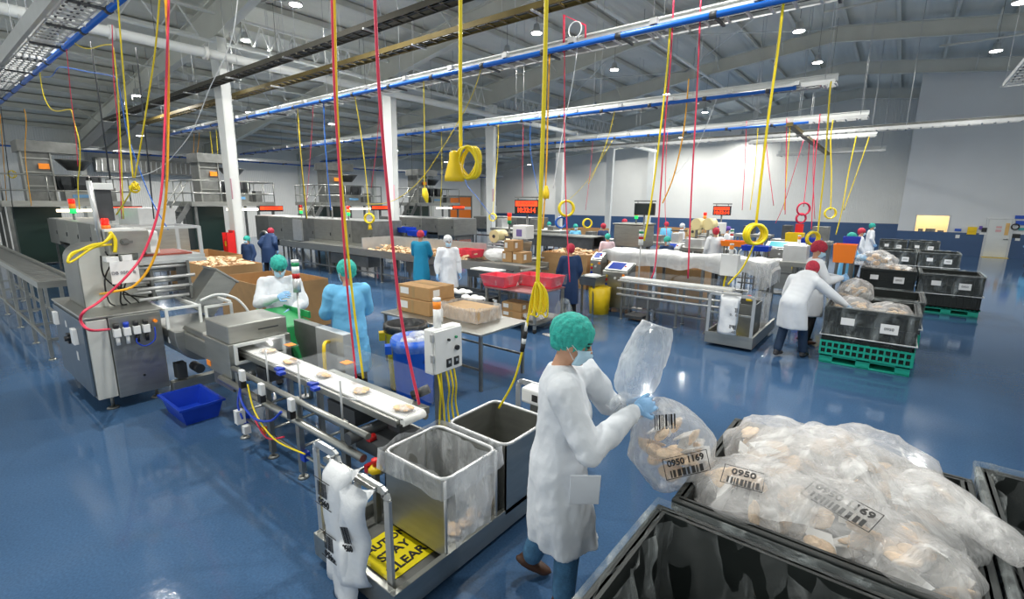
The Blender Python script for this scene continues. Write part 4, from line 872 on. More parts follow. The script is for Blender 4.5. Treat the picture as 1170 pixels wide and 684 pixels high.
MB().box(-2.75, 1.5, .82, -2.2, 1.54, .85).build('hanger_bar', STEEL, hb)
b1 = sheet(-2.64, -2.37, 1.48, .12, .9, 2, .07).build('printed_bag', BAGW, hb)
b2 = sheet(-2.45, -2.2, 1.46, .22, .84, 5, .05, .06).build('printed_bag', BAGW, hb)
b3 = sheet(-2.56, -2.3, 1.44, .02, .5, 8, .04, .05).build('printed_bag', BAGW, hb)
def barcode(parent, loc, w_, h_, right, up, n=9):
    r = Vector(right).normalized(); u = Vector(up).normalized(); nn = r.cross(u); M = Matrix((r, u, nn)).transposed().to_4x4(); M.translation = Vector(loc); mb = MB(); random.seed(n); x = -w_/2
    while x < w_/2: a_ = random.choice((.004, .007, .01))*w_/.1; mb.box(x, -h_/2, 0, x+a_, h_/2, .0015, M); x += a_+random.choice((.004, .006))*w_/.1
    return mb.build('barcode', INK, parent)
for pz, pp, px_ in ((.70, b1, -2.56), (.34, b1, -2.53)):
    barcode(pp, (px_, 1.372, pz+.06), .09, .1, (1, 0, 0), (0, 0, 1)); text(pp, '0950', (px_+.01, 1.372, pz-.025), .06, INK, (-1, 0, .05), (0, 0, -1), bold=.001)
    MB().box(px_-.09, 1.372, pz-.06, px_+.09, 1.374, pz-.055).box(px_-.09, 1.372, pz+.12, px_+.09, 1.374, pz+.125).build('print_line', INK, pp)
barcode(b2, (-2.33, 1.375, .55), .08, .1, (1, 0, .4), (-.4, 0, 1)); text(b2, '0950', (-2.32, 1.375, .47), .055, INK, (-1, 0, -.4), (.4, 0, -1), bold=.001)
# small white printed roll behind the far bin
o = MB().box(-2.42, 3.2, .76, -2.2, 3.36, .9).build('label_roll_box', WHITE_P, None, .02); tag(o, 'white printed box behind the far steel bin', 'box')
MB().box(-2.3, 3.197, .8, -2.24, 3.2, .86).build('printed_mark', INK, o)
MB().box(-2.36, 3.26, .24, -2.26, 3.3, .76).build('stand', STEEL, o)
# ================================================================== table with boxes and barrels
tb = thing('work_table', 'stainless work table with cardboard boxes, behind the yellow and blue barrels', 'table', (0, 0, 0))
MB().box(-6.15, 4.48, .77, -4.05, 5.5, .80).build('table_top', STEEL, tb, .005)
for x, y in ((-6.1, 4.53), (-4.1, 4.53), (-6.1, 5.45), (-4.1, 5.45)): MB().box(x-.02, y-.02, .0, x+.02, y+.02, .77).build('leg', STEEL_D, tb)
MB().box(-6.1, 4.52, .28, -4.1, 4.54, .31).box(-6.1, 5.44, .28, -4.1, 5.46, .31).build('stretcher', STEEL_D, tb)
def carton(x0, y0, z0, dx, dy, dz, label, m=CARD, tape=True, lab=True, group=None, rz=0, openc=False):
    t = thing('cardboard_box', label, 'box', (x0+dx/2, y0+dy/2, z0), rz, group)
    if openc:
        MB().tray(-dx/2, -dy/2, dx/2, dy/2, 0, dz, .012).build('box_body', m, t)
    else: MB().box(-dx/2, -dy/2, 0, dx/2, dy/2, dz).build('box_body', m, t, .008)
    if tape: MB().box(-dx/2-.001, -.03, dz-.001, dx/2+.001, .03, dz+.0015).box(-.03, -dy/2-.0015, dz*.0+.01, .03, -dy/2, dz-.01).build('tape', mat('brown_tape', (.42, .27, .12), .3), t)
    if lab: MB().box(-dx*.42, -dy/2-.002, dz*.3, -dx*.15, -dy/2, dz*.8).box(dx/2, -dy*.35, dz*.3, dx/2+.002, -dy*.1, dz*.8).build('label', PAPER, t)
    return t
carton(-6.05, 4.72, .802, .75, .55, .22, 'closed cardboard box, lower of the two stacked on the work table', CARD)
carton(-6.03, 4.74, 1.028, .72, .52, .2, 'closed cardboard box, upper of the two stacked on the work table', CARD)
c = carton(-5.2, 4.85, .802, .75, .5, .18, 'pale cardboard box in loose clear film on the work table', CARD_L, False, False)
wavy(-.39, -.27, .39, .27, 0.001, .22, .03, seed=9).build('film_wrap', FILM, c)
def spray_bottle(loc, label, s=1.0):
    t = thing('spray_bottle', label, 'bottle', loc)
    MB().lathe([(.001, 0), (.048*s, 0), (.05*s, .02*s), (.05*s, .15*s), (.03*s, .19*s), (.016*s, .21*s), (.016*s, .23*s)], n=16).build('bottle', WHITE_P, t)
    MB().box(-.02*s, -.015*s, .23*s, .03*s, .015*s, .27*s).box(-.055*s, -.012*s, .25*s, -.02*s, .012*s, .28*s).bar((.02*s, 0, .25*s), (.045*s, 0, .19*s), .01*s).build('trigger', WHITE_P, t)
    return t
spray_bottle((-4.98, 4.62, .802), 'white spray bottle standing on the work table beside the pale box', 1.15)
def barrel(c, r0, r1, h, m, label, rim=None):
    t = thing('barrel', label, 'barrel', (c[0], c[1], 0), .95)
    MB().lathe([(r0*.9, 0), (r0, .01), (r0*1.02, h*.3), (r0*1.04, h*.32), (r1*.98, h*.86), (r1*1.06, h*.9), (r1*1.06, h*.96), (r1, h*.96), (r1, h), (r1*.95, h), (r1*.93, h*.6), (.001, h*.58)], n=32).build('barrel_body', m, t)
    MB().box(-r1*1.3, -.06, h*.78, -r1*1.0, .06, h*.9).box(r1*1.0, -.06, h*.78, r1*1.3, .06, h*.9).build('handle', m, t)
    return t
yb = barrel((-5.0, 4.03), .23, .27, .88, YELLOW, 'yellow trash barrel with a black bag folded over its rim')
MB().lathe([(.29, .80), (.297, .84), (.29, .895), (.25, .9), (.24, .7), (.235, .6)], n=36).build('bag_rim', mat('black_bag_film', (.012, .013, .015), .25, bump=.8, bscale=25), yb)
text(yb, 'TRASH', (.0, -.255, .55), .1, INK, (1, 0, 0), (0, 0, 1), bold=.002); text(yb, 'ONLY', (.0, -.25, .44), .1, INK, (1, 0, 0), (0, 0, 1), bold=.002)
bb = barrel((-4.5, 3.74), .23, .265, .86, BLUE_BAR, 'blue barrel with a clear blue liner beside the white control box')
wavy(-.22, -.22, .22, .22, .68, .86, .03, seed=4)
MB().ring([((0, 0, .72), .287, .287), ((0, 0, .77), .297, .297), ((0, 0, .8), .285, .285), ((0, 0, .87), .26, .26), ((0, 0, .80), .2, .2)], 40, cap=False, fold=lambda v, t: .03*math.sin(t*13)+.02*math.sin(t*29)).build('liner', film('blue_liner_film', (.35, .55, .95), .12, .12, 9, .9, .3, 1, .2), bb)
mb = MB(); random.seed(4)
for k in range(9): mb.ell((random.uniform(-.13, .13), random.uniform(-.13, .13), .82+random.uniform(-.02, .05)), (.09, .08, .05), n=9, m=6)
mb.build('crumpled_film', FILM, bb)
text(bb, 'TRASH', (.05, -.237, .60), .06, mat('dark_blue_print', (.01, .04, .2), .5), (1, 0, 0), (0, 0, 1))
# ================================================================== people
FDIR = Vector((.783, .621, 0)); LDIR = Vector((-.621, .783, 0))
def remesh(mb, name, m, parent, vox=.014, smooth=4, fac=.5):
    o = mb.build(name, m, parent)
    r = o.modifiers.new('r', 'REMESH'); r.mode = 'VOXEL'; r.voxel_size = vox; r.use_smooth_shade = True
    if smooth: s = o.modifiers.new('s', 'SMOOTH'); s.iterations = smooth; s.factor = fac
    freeze(o); o.data.polygons.foreach_set('use_smooth', [True]*len(o.data.polygons)); return o
def chain(mb, P, R, n=12):
    P = [Vector(p) for p in P]; Q = []; RR = []
    for i in range(len(P)-1):
        for j in range(3): Q.append(P[i].lerp(P[i+1], j/3)); RR.append(R[i]+(R[i+1]-R[i])*j/3)
    Q.append(P[-1]); RR.append(R[-1]); mb.tube(Q, RR, n)
    for p, r in zip(P, R): mb.ell(p, (r, r, r), n=10, m=7)
def hand(mb, w, d, up, s=1.0, grow=0.0, curl=.9, side=1, fist=0):
    """palm and five fingers; w wrist, d along the hand, up back of the hand, side which way the thumb lies"""
    w = Vector(w); d = Vector(d).normalized(); up = Vector(up); up = (up-d*up.dot(d)).normalized(); sd = d.cross(up)*side
    M = Matrix((d, sd, up)).transposed().to_4x4(); M.translation = w+d*.045*s
    mb.ell((0, 0, 0), (.052*s+grow, .042*s+grow, .016*s+grow), M, 12, 8)
    for k, (off, ln) in enumerate(((-.036, .064), (-.012, .078), (.013, .074), (.036, .058))):
        p = w+d*.088*s+sd*off*s; q = [p-d*.03*s, p]; a = 0
        for j, f in enumerate((.42, .33, .25)):
            a += curl*(.7 if j == 0 else .9); v = (d*math.cos(a)-up*math.sin(a)); q.append(q[-1]+v*ln*f*s)
        mb.tube(q, [(.0085*s+grow)]*3+[.0078*s+grow, .0065*s+grow], 7)
    t0 = w+d*.03*s-sd*.035*s; q = [t0, t0+(d*.6-sd*.8).normalized()*.034*s, t0+(d*.85-sd*.55-up*.5*curl).normalized()*.062*s, t0+(d*.9-sd*.3-up*.9*curl).normalized()*.082*s]
    mb.tube(q, [.012*s+grow, .0105*s+grow, .009*s+grow, .007*s+grow], 7)
STAND = dict(hip=(0, 0, .93), chest=(.0, 0, 1.27), neck=(-.01, 0, 1.46), head=(.03, 0, 1.61), sL=(0, .185, 1.40), sR=(0, -.185, 1.40), eL=(-.02, .25, 1.12), eR=(-.02, -.25, 1.12),
             wL=(.12, .24, .9), wR=(.12, -.24, .9), kL=(.02, .1, .5), kR=(.02, -.1, .5), aL=(-.03, .11, .085), aR=(-.03, -.11, .085), face=(1, 0, -.1), hL=None, hR=None, hem=.5, hemx=(-.0, 0))
def person(name_label, loc, rz, h=1.70, pose=None, gown=GOWN_W, net=NET_G, trouser=BLACK_T, shoe=SHOE_D, near=False, glove=GLOVE, gr=1.0, hands=True, mask=True, skirt=1.0, root=None, pocket=False, bent=False):
    P = dict(STAND); P.update(pose or {}); k = h/1.72
    V = lambda key: Vector(P[key])*k
    t = thing('person', name_label, 'person', loc, rz)
    vox = .011 if near else .02
    fd = Vector(P['face']).normalized(); side = Vector((0, 0, 1)).cross(fd).normalized(); upv = fd.cross(side)
    HM = Matrix((fd, side, upv)).transposed().to_4x4(); HM.translation = V('head')
    s = k
    # body: one surface
    mb = MB()
    mb.ell((-.012*s, 0, .012*s), (.098*s, .078*s, .108*s), HM, 18, 12); mb.ell((.028*s, 0, -.055*s), (.062*s, .056*s, .068*s), HM, 14, 9); mb.ell((.068*s, 0, -.098*s), (.022*s, .022*s, .018*s), HM, 10, 7)
    mb.tube([HM @ Vector((.082*s, 0, .02*s)), HM @ Vector((.106*s, 0, -.025*s)), HM @ Vector((.085*s, 0, -.035*s))], [.009*s, .014*s, .012*s], 7)
    for sy in (-1, 1):
        mb.ell((-.005*s, sy*.08*s, -.012*s), (.02*s, .01*s, .033*s), HM, 10, 7); mb.ell((.075*s, sy*.028*s, .032*s), (.018*s, .022*s, .009*s), HM, 8, 6)
    mb.ell((.088*s, 0, -.062*s), (.012*s, .024*s, .008*s), HM, 8, 6)
    chain(mb, [V('neck')-Vector((0, 0, .03)), V('head')+HM.to_3x3() @ Vector((-.02, 0, -.05))*s], [.055*s, .05*s])
    mb.ring([(V('hip')+Vector((0, 0, -.06*s)), .1*s, .15*s), (V('hip')+Vector((0, 0, .05*s)), .11*s, .155*s), (V('hip').lerp(V('chest'), .5), .095*s, .13*s), (V('chest'), .11*s, .155*s), (V('chest').lerp(V('neck'), .7), .09*s, .15*s), (V('neck'), .05*s, .06*s)], 20)
    for S_ in 'LR':
        chain(mb, [V('s'+S_), V('e'+S_), V('w'+S_)], [.05*s, .038*s, .027*s])
        hp = V('hip')+Vector((0, .085*s if S_ == 'L' else -.085*s, -.02)); chain(mb, [hp, V('k'+S_), V('a'+S_)], [.08*s, .055*s, .038*s])
        d = P['h'+S_]; d = Vector(d) if d else (V('w'+S_)-V('e'+S_))
        if hands: hand(mb, V('w'+S_), d, P.get('u'+S_, (0, 1 if S_ == 'L' else -1, .3)), s, 0, P.get('c'+S_, .55), P.get('d'+S_, 1 if S_ == 'L' else -1))
        mb.ell((.03*s, 0, -.045*s), (.09*s, .034*s, .022*s), Matrix.Translation(V('a'+S_)) @ Matrix.Rotation(P.get('t'+S_, 0.0), 4, 'Y'), 10, 7)
    body = remesh(mb, 'body', SKIN, t, vox*.75 if near else vox*.8, 2)
    if hands and glove:
        for S_ in 'LR':
            mb = MB(); d = P['h'+S_]; d = Vector(d) if d else (V('w'+S_)-V('e'+S_))
            hand(mb, V('w'+S_), d, P.get('u'+S_, (0, 1 if S_ == 'L' else -1, .3)), s*(1.15 if near else 1), .0015 if near else .004, P.get('c'+S_, .55), P.get('d'+S_, 1 if S_ == 'L' else -1))
            w = V('w'+S_); e = V('e'+S_); mb.tube([w.lerp(e, .22), w, w+d.normalized()*.03], [.034*s, .031*s, .032*s], 12)
            if near: remesh(mb, 'glove', glove, t, .004, 2)
            else: mb.build('glove', glove, t)
    # trousers and shoes
    mb = MB()
    for S_ in 'LR':
        hp = V('hip')+Vector((0, .085*s if S_ == 'L' else -.085*s, 0)); a_ = V('a'+S_)
        chain(mb, [hp, V('k'+S_), a_+(V('k'+S_)-a_)*.08], [.105*s, .078*s, .068*s], 14)
    mb.ell(V('hip'), (.13*s, .17*s, .14*s))
    remesh(mb, 'trousers', trouser, t, vox*1.1, 3)
    for S_ in 'LR':
        mb = MB(); a_ = V('a'+S_); tilt = P.get('t'+S_, 0.0); M = Matrix.Translation(a_) @ Matrix.Rotation(tilt, 4, 'Y') @ Matrix.Rotation(P.get('y'+S_, 0.0), 4, 'Z')
        mb.ell((.04*s, 0, -.045*s), (.135*s, .05*s, .036*s), M, 14, 8); mb.ell((-.01*s, 0, -.015*s), (.06*s, .046*s, .055*s), M, 12, 8); mb.ell((.1*s, 0, -.05*s), (.06*s, .048*s, .03*s), M, 12, 8)
        remesh(mb, 'shoe', shoe, t, .012, 1)
    # gown
    mb = MB(); hem = P['hem']*s; hx = P['hemx'][0]*s; hy = P['hemx'][1]*s; hp = V('hip'); ch = V('chest'); nk = V('neck')
    R = [((hp.x+hx, hp.y+hy, hem), .20*s*skirt, .235*s*skirt), ((hp.x+hx*.6, hp.y+hy*.6, hem+(hp.z-hem)*.45), .19*s*skirt, .225*s*skirt), ((hp.x+hx*.1, hp.y, hp.z-.02), .168*s, .205*s), (hp.lerp(ch, .5), .15*s, .185*s), (ch, .152*s, .195*s), (ch.lerp(nk, .55), .125*s, .19*s), (ch.lerp(nk, .85), .09*s, .13*s), (nk+Vector((0, 0, .01)), .066*s, .075*s)]
    if bent: R = R[:3]+[(hp.lerp(ch, .35)+Vector((0, 0, .02)), .15*s, .185*s), (ch, .15*s, .195*s), (ch.lerp(nk, .6), .11*s, .18*s), (nk, .065*s, .075*s)]
    if bent: R = [R[0], R[1], R[2]]+[(hp+Vector((.02, 0, .06))*s, .16*s, .2*s)]
    R2 = []
    for a_, b_ in zip(R, R[1:]):
        for j in range(4): u = j/4; R2.append((Vector(a_[0]).lerp(Vector(b_[0]), u), a_[1]+(b_[1]-a_[1])*u, a_[2]+(b_[2]-a_[2])*u))
    R2.append(R[-1]); ph = random.random()*6
    mb.ring(R2, 44, fold=lambda v, a: (max(0, .62-v)**1.3)*(.10*math.sin(a*5+ph+3*v)+.05*math.sin(a*11+ph*2)))
    if bent:
        for q in range(7): mb.ell(hp.lerp(nk, q/6*.95)+Vector((0, 0, .0)), ((.17-.006*q)*s, (.2-.003*q)*s, (.17-.008*q)*s), n=18, m=12)
    for S_ in 'LR':
        sh, e, w = V('s'+S_), V('e'+S_), V('w'+S_); inn = ch.lerp(nk, .6)
        chain(mb, [inn.lerp(sh, .4), sh, sh.lerp(e, .5), e, e.lerp(w, .5), w.lerp(e, .06)], [.09*s, .088*s, .082*s, .078*s, .066*s, .046*s], 16)
    g = remesh(mb, 'gown', gown, t, vox*1.05, 3)
    if near:
        me = g.data
        for v in me.vertices:
            p = v.co; q = noise.noise(Vector((p.x*8, p.y*8, p.z*4)))*.012-abs(noise.noise(Vector((p.x*16, p.y*16, p.z*9+5))))*.010-abs(noise.noise(Vector((p.x*6+3, p.y*6, p.z*5+7))))*.02+.006; v.co = p+v.normal*q
    # hairnet, hair, mask, eyes
    mb = MB(); mb.ell((-.03*s, 0, .045*s), (.125*s, .103*s, .115*s), HM, 22, 14); mb.ell((-.075*s, 0, -.02*s), (.06*s, .075*s, .06*s), HM, 14, 9)
    n_ = remesh(mb, 'hairnet', net, t, .014 if near else .02, 2)
    if near:
        HI = HM.inverted()
        for v in n_.data.vertices:
            l = HI @ v.co; a = math.atan2(l.y, l.x+.03); v.co = v.co+v.normal*(.0035*math.sin(a*17)*(1-abs(l.z)*2)+.007*noise.noise(l*26))
        MB().ell((-.02*s, 0, .035*s), (.101*s, .083*s, .1*s), HM, 18, 12).build('hair', HAIR, t)
    else: pass
    if mask:
        mb = MB(); vs = []; fs = []
        for j in range(9):
            for i in range(13):
                u = -1+2*i/12; v = j/8; zz = (-.008-.098*v)*s; rx = (.092+.012*math.sin(v*math.pi)+(.012 if .2 < v < .5 else 0)-.012*v)*s; ang = u*1.15
                vs.append(((rx*math.cos(ang)+(.018*s*max(0, 1-abs(u)*2.6)*(1-v))), .078*s*math.sin(ang)*(1-.18*v), zz))
        for j in range(8):
            for i in range(12): fs.append((j*13+i, j*13+i+1, (j+1)*13+i+1, (j+1)*13+i))
        mb._add(vs, fs, True, HM); mk = mb.build('face_mask', MASK, t); sm = mk.modifiers.new('solid', 'SOLIDIFY'); sm.thickness = .004; sm.offset = 1
        if near:
            e = MB()
            for sy in (-1, 1): e.tube([HM @ Vector((.045*s, sy*.074*s, -.02*s)), HM @ Vector((.0, sy*.093*s, .012*s)), HM @ Vector((-.022*s, sy*.09*s, -.01*s)), HM @ Vector((.035*s, sy*.074*s, -.07*s))], .0022, 5)
            e.build('ear_loop', WHITE_P, mk)
    if near or h > 0:
        e = MB(); b_ = MB()
        for sy in (-1, 1):
            e.ell((.082*s, sy*.032*s, .014*s), (.010*s, .014*s, .007*s), HM, 10, 6); b_.tube([HM @ Vector((.088*s, sy*.014*s, .034*s)), HM @ Vector((.092*s, sy*.03*s, .04*s)), HM @ Vector((.076*s, sy*.052*s, .036*s))], .0045*s, 5)
        e.build('eye', HAIR, t); b_.build('eyebrow', HAIR, t)
    return t, V, HM
HZ = math.atan2(.621, .783)
P0 = Vector((-1.42, 2.3, 0))
# the man in front: he faces the picture's right and swings a full bag towards the black bin
pose = dict(hip=(-.03, 0, .96), chest=(.01, 0, 1.33), neck=(-.03, 0, 1.60), head=(.05, -.01, 1.745), sR=(-.02, -.19, 1.50), sL=(.16, .17, 1.49), eR=(.11, -.30, 1.20), wR=(.40, -.14, 1.375), eL=(.32, .24, 1.26), wL=(.40, .1, 1.30),
            kR=(.04, -.12, .52), aR=(.02, -.13, .1), kL=(-.06, .13, .5), aL=(-.17, .17, .15), tL=.45, face=(.93, -.28, -.32), hR=(.7, .25, .3), uR=(.2, -.8, .6), cR=1.25, dR=-1, hL=(.8, -.3, .3), uL=(.1, .9, .5), cL=1.25, hem=.50, hemx=(.05, 0))
for k_ in list(pose):
    if isinstance(pose[k_], tuple) and k_[0] in 'hcnsewka' and k_ not in ('hemx', 'hR', 'hL', 'face', 'hem'): pose[k_] = tuple(c/1.075 for c in pose[k_])
pose['hem'] = .47/1.075
man, MV, MH = person('person in long white gown and green hairnet lifting a full bag beside the big bins', P0, HZ, 1.81, pose, GOWN_W, NET_G, DENIM, SHOE, near=True, skirt=1.02)
MB().box(.0, 0, 0, .17, .006, .2, Matrix.Translation((.02, -.235, .82)) @ Matrix.Rotation(.15, 4, 'X')).build('pocket', GOWN_W, man, .004)
# ------------------------------------------------------------------ bags
def lumpy(c, r, seed, amp=.12, M=None, n=40, m=26, fr=3.0, squash=0.0, sharp=.35):
    vs = []; fs = []
    vs.append(None)
    mb = MB(); mb.ell((0, 0, 0), (1, 1, 1), None, n, m); out = []
    for v in mb.v:
        d = Vector(v); q = 1+amp*noise.noise(d*fr+Vector((seed, 0, 0)))+amp*sharp*abs(noise.noise(d*fr*3+Vector((0, seed, 0))))
        p = Vector((d.x*r[0], d.y*r[1], d.z*r[2]))*q
        if squash and p.z < -r[2]*squash: p.z = -r[2]*squash
        out.append(tuple((M @ p if M else p)+Vector(c)))
    mb.v = out; return mb
def bread_fill(parent, c, r, n, seed, name='flatbread', M=None, size=1.0):
    random.seed(seed)
    for k in range(n):
        while True:
            p = Vector((random.uniform(-1, 1), random.uniform(-1, 1), random.uniform(-1, 1)))
            if p.length < 1: break
        p = p.normalized()*random.uniform(.6, .92); p = Vector((p.x*r[0], p.y*r[1], p.z*r[2]))+Vector(c)
        R = Matrix.Translation(p) @ Matrix.Rotation(random.uniform(0, 6), 4, 'Z') @ Matrix.Rotation(random.uniform(-1.2, 1.2), 4, 'X')
        if k % 3 == 2: MB().box(-.06*size, -.05*size, -.004, .06*size, .05*size, .004, R).build('paper_label', PAPER, parent)
        else: MB().ell((0, 0, 0), (.065*size, .05*size, .014*size), R, 12, 7).ell((.03*size, .02*size, .012), (.04*size, .035*size, .012*size), R, 10, 6).build(name, FOOD, parent)
c0 = P0+FDIR*.66+Vector((0, 0, 1.065))
fb = thing('product_bag', 'full clear bag of flatbreads with a printed code, held up by the nearest person', 'plastic bag', c0, HZ)
mb = lumpy((0, 0, 0), (.255, .225, .27), 3, .13, fr=2.0)
top = Vector((-.17, -.06, .345)); vs = []
for v in mb.v:
    p = Vector(v); u = max(0, (p.z-.05)/.24)
    if u > 0: u = min(1, u)**1.6; p = p.lerp(top+(p-top)*.18, u*.85)
    vs.append(tuple(p))
mb.v = vs; fbo = mb.build('bag', FILM, fb)
bread_fill(fb, (0, 0, -.04), (.2, .17, .19), 22, 5, size=1.1)
def on_surface(o, c, r):
    from mathutils.bvhtree import BVHTree
    T = BVHTree.FromPolygons([v.co for v in o.data.vertices], [tuple(q.vertices) for q in o.data.polygons]); r = Vector(r).normalized()
    h, nn, _, _ = T.ray_cast(Vector(c)+r*3, -r)
    return (h+r*.012, (nn if nn.dot(r) > 0 else -nn).lerp(r, .4)) if h else (Vector(c), r)
def stamp(parent, c, r, s1='0950 1169', size=.055, rot=0.0, n=12, w_=.2, frame=True):
    """printed code block facing along r"""
    r = Vector(r).normalized(); x = Vector((0, 0, 1)).cross(r).normalized() if abs(r.z) < .95 else Vector((1, 0, 0)); up = r.cross(x)
    x, up = x*math.cos(rot)+up*math.sin(rot), up*math.cos(rot)-x*math.sin(rot)
    text(parent, s1, c, size, INK, x, up, bold=.0012)
    c = Vector(c); barcode(parent, c-up*size*1.15, w_*.9, size*.8, x, up, n)
    if frame:
        M = Matrix((x, up, r)).transposed().to_4x4(); M.translation = c; h_ = size*1.7; a = w_/2+.02
        MB().box(-a, size*.62, 0, a, size*.68, .001, M).box(-a, -h_, 0, a, -h_+.004, .001, M).box(-a, -h_, 0, -a+.004, size*.65, .001, M).box(a-.004, -h_, 0, a, size*.65, .001, M).build('print_frame', INK, parent)
q = on_surface(fbo, (-.02, 0, -.05), (.1, -1, .35)); stamp(fb, q[0], q[1], rot=.2, size=.05, w_=.22, n=3)
q = on_surface(fbo, (-.1, 0, .17), (0, -1, .35)); barcode(fb, q[0], .12, .09, (1, -.1, .15), (-.1, 0, 1), 4)
# blown up empty bag in his other hand
tb_ = thing('empty_bag', 'blown open empty clear bag held in the other hand of the nearest person', 'plastic bag', P0+Vector((0, 0, 0)), HZ)
A = Vector((.385, .05, 1.31)); B = Vector((.56, .12, 1.78)); R2 = []
mb = MB(); ax = (B-A); pts = [A.lerp(B, u) for u in (0, .08, .2, .4, .6, .8, .93, 1)]
mb.tube(smoothpath(pts, 3), [.03, .04, .05, .065, .085, .10, .115, .125, .13, .132, .132, .13, .128, .126, .124, .12, .115, .11, .105, .1, .095, .09, .085], 28)
out = []
for v in mb.v: p = Vector(v); out.append(tuple(p+Vector((1, 1, 0))*.02*noise.noise(p*9)+Vector((0, .5, .6))*.018*noise.noise(p*22)))
mb.v = out; mb.build('bag', FILM_B, tb_)
MB().tube(smoothpath([A+Vector((-.10, 0, -.03)), A+Vector((-.04, .0, .03)), A+Vector((.02, 0, 0)), A+Vector((.05, -.02, -.03))], 4), [.03]*5+[.045]*4+[.035]*4, 12).build('bag_neck', FILM_B, tb_)
# ------------------------------------------------------------------ bins on pallets
def pallet(parent, w_, d_, m=GREEN_P, h=.15):
    mb = MB().cbox((0, 0, h-.02), (w_, d_, .04)).cbox((0, 0, .015), (w_, d_, .03))
    for sx in (-1, 0, 1):
        for sy in (-1, 0, 1): mb.cbox((sx*(w_/2-.09), sy*(d_/2-.09), h/2), (.18, .18, h-.02))
    return mb.build('pallet', m, parent, .006)
def pallet_bin(x0, y0, x1, y1, zr, label, liner=True, lattice=None, m=BIN, fill=0, lab=True, group=None, rag=0, pal=True, hang=.45, seed=1, film=FILM_L):
    w_, d_ = x1-x0, y1-y0; t = thing('pallet_bin', label, 'bin', ((x0+x1)/2, (y0+y1)/2, 0), 0, group); a, b = w_/2, d_/2
    z0 = .0
    if pal: pallet(t, w_*.98, d_*.98, GREEN_P if lattice is not None else BIN); z0 = .15
    mb = MB().tray(-a+.03, -b+.03, a-.03, b-.03, z0, zr, .03)
    mb.build('bin_body', m, t)
    r = MB()
    for q in (-1, 1):
        r.box(-a, q*b-(.05 if q > 0 else 0), zr-.06, a, q*b+(.05 if q < 0 else 0), zr); r.box(q*a-(.05 if q > 0 else 0), -b+.05, zr-.06, q*a+(.05 if q < 0 else 0), b-.05, zr)
    r.build('rim', m, t, .008)
    g = MB(); n = 9
    for i in range(n+1):
        xx = -a+.05+(w_-.1)*i/n
        for q in (-1, 1): g.box(xx-.012, q*(b-.015)-.012, z0+.02, xx+.012, q*(b-.015)+.012, zr-.06)
        yy = -b+.05+(d_-.1)*i/n
        for q in (-1, 1): g.box(q*(a-.015)-.012, yy-.012, z0+.02, q*(a-.015)+.012, yy+.012, zr-.06)
    for zz in (.33, .66):
        z_ = z0+(zr-z0)*zz; g.box(-a+.01, -b+.01, z_-.012, a-.01, -b+.03, z_+.012).box(a-.03, -b+.01, z_-.012, a-.01, b-.01, z_+.012)
    g.build('ribs', m, t)
    if lattice:
        g = MB()
        for i in range(15):
            xx = -a+.01+(w_-.02)*i/14; g.box(xx-.012, -b-.012, .15, xx+.012, -b+.03, lattice)
            yy = -b+.01+(d_-.02)*i/14; g.box(a-.03, yy-.012, .15, a+.012, yy+.012, lattice)
        for zz in (.16, .16+(lattice-.16)*.5, lattice): g.box(-a, -b-.01, zz-.015, a, -b+.03, zz+.015).box(a-.03, -b, zz-.015, a+.01, b, zz+.015)
        g.build('lower_crate', GREEN_P, t)
    if liner:
        wavy(-a-.01, -b-.01, a+.01, b+.01, zr-hang, zr+.012, .02, 72, 12, seed=seed, top=.06).build('liner_skirt', film, t)
        wavy(-a+.04, -b+.04, a-.04, b-.04, z0+.06, zr+.012, .035, 72, 12, seed=seed+3, top=.03).build('liner_inside', film, t)
        if film is not FILM_N:
            q = [Vector((sx*(a+.02), sy*(b+.02), zr-hang+.03*noise.noise(Vector((sx*3+k, sy*5, seed))))) for sx, sy, k in ((-1, -1, 0), (-.3, -1, 1), (.4, -1, 2), (1, -1, 3), (1, -.3, 4), (1, .4, 5), (1, 1, 6), (0, 1, 7), (-1, 1, 8), (-1, 0, 9), (-1, -1, 0))]
            MB().tube(q, [.006, .012, .008, .014, .008, .012, .008, .006, .006, .006, .006], 6, False).build('liner_edge', FILM_C, t)  # pale film tube imitates the white highlights along the skirt's bottom edge
        if film is FILM_N: wavy(-a+.07, -b+.07, a-.07, b-.07, z0+.2, zr+.0, .09, 90, 12, seed=seed+9, top=.03).build('liner_fold', film, t)
        P = [(-a, -b, zr+.01), (a, -b, zr+.01), (a, b, zr+.01), (-a, b, zr+.01), (-a, -b, zr+.01)]; rr = []
        for q in range(4):
            for j in range(10): rr.append(Vector(P[q]).lerp(Vector(P[q+1]), j/10)+Vector((0, 0, .012*noise.noise(Vector((q*7+j, seed, 0))))))
        rr.append(rr[0]); MB().tube(rr, .022, 6, False).build('liner_edge', FILM_L, t)
    if lab:
        MB().box(-a*.6, -b-.016, zr*.72, -a*.3, -b-.012, zr*.84).build('label', PAPER, t); l = MB().box(a*.25, -b-.016, zr*.66, a*.62, -b-.012, zr*.82).build('label', PAPER, t)
        text(l, '0950', (a*.43, -b-.018, zr*.74), .06, INK, (1, 0, 0), (0, 0, 1))
    return t
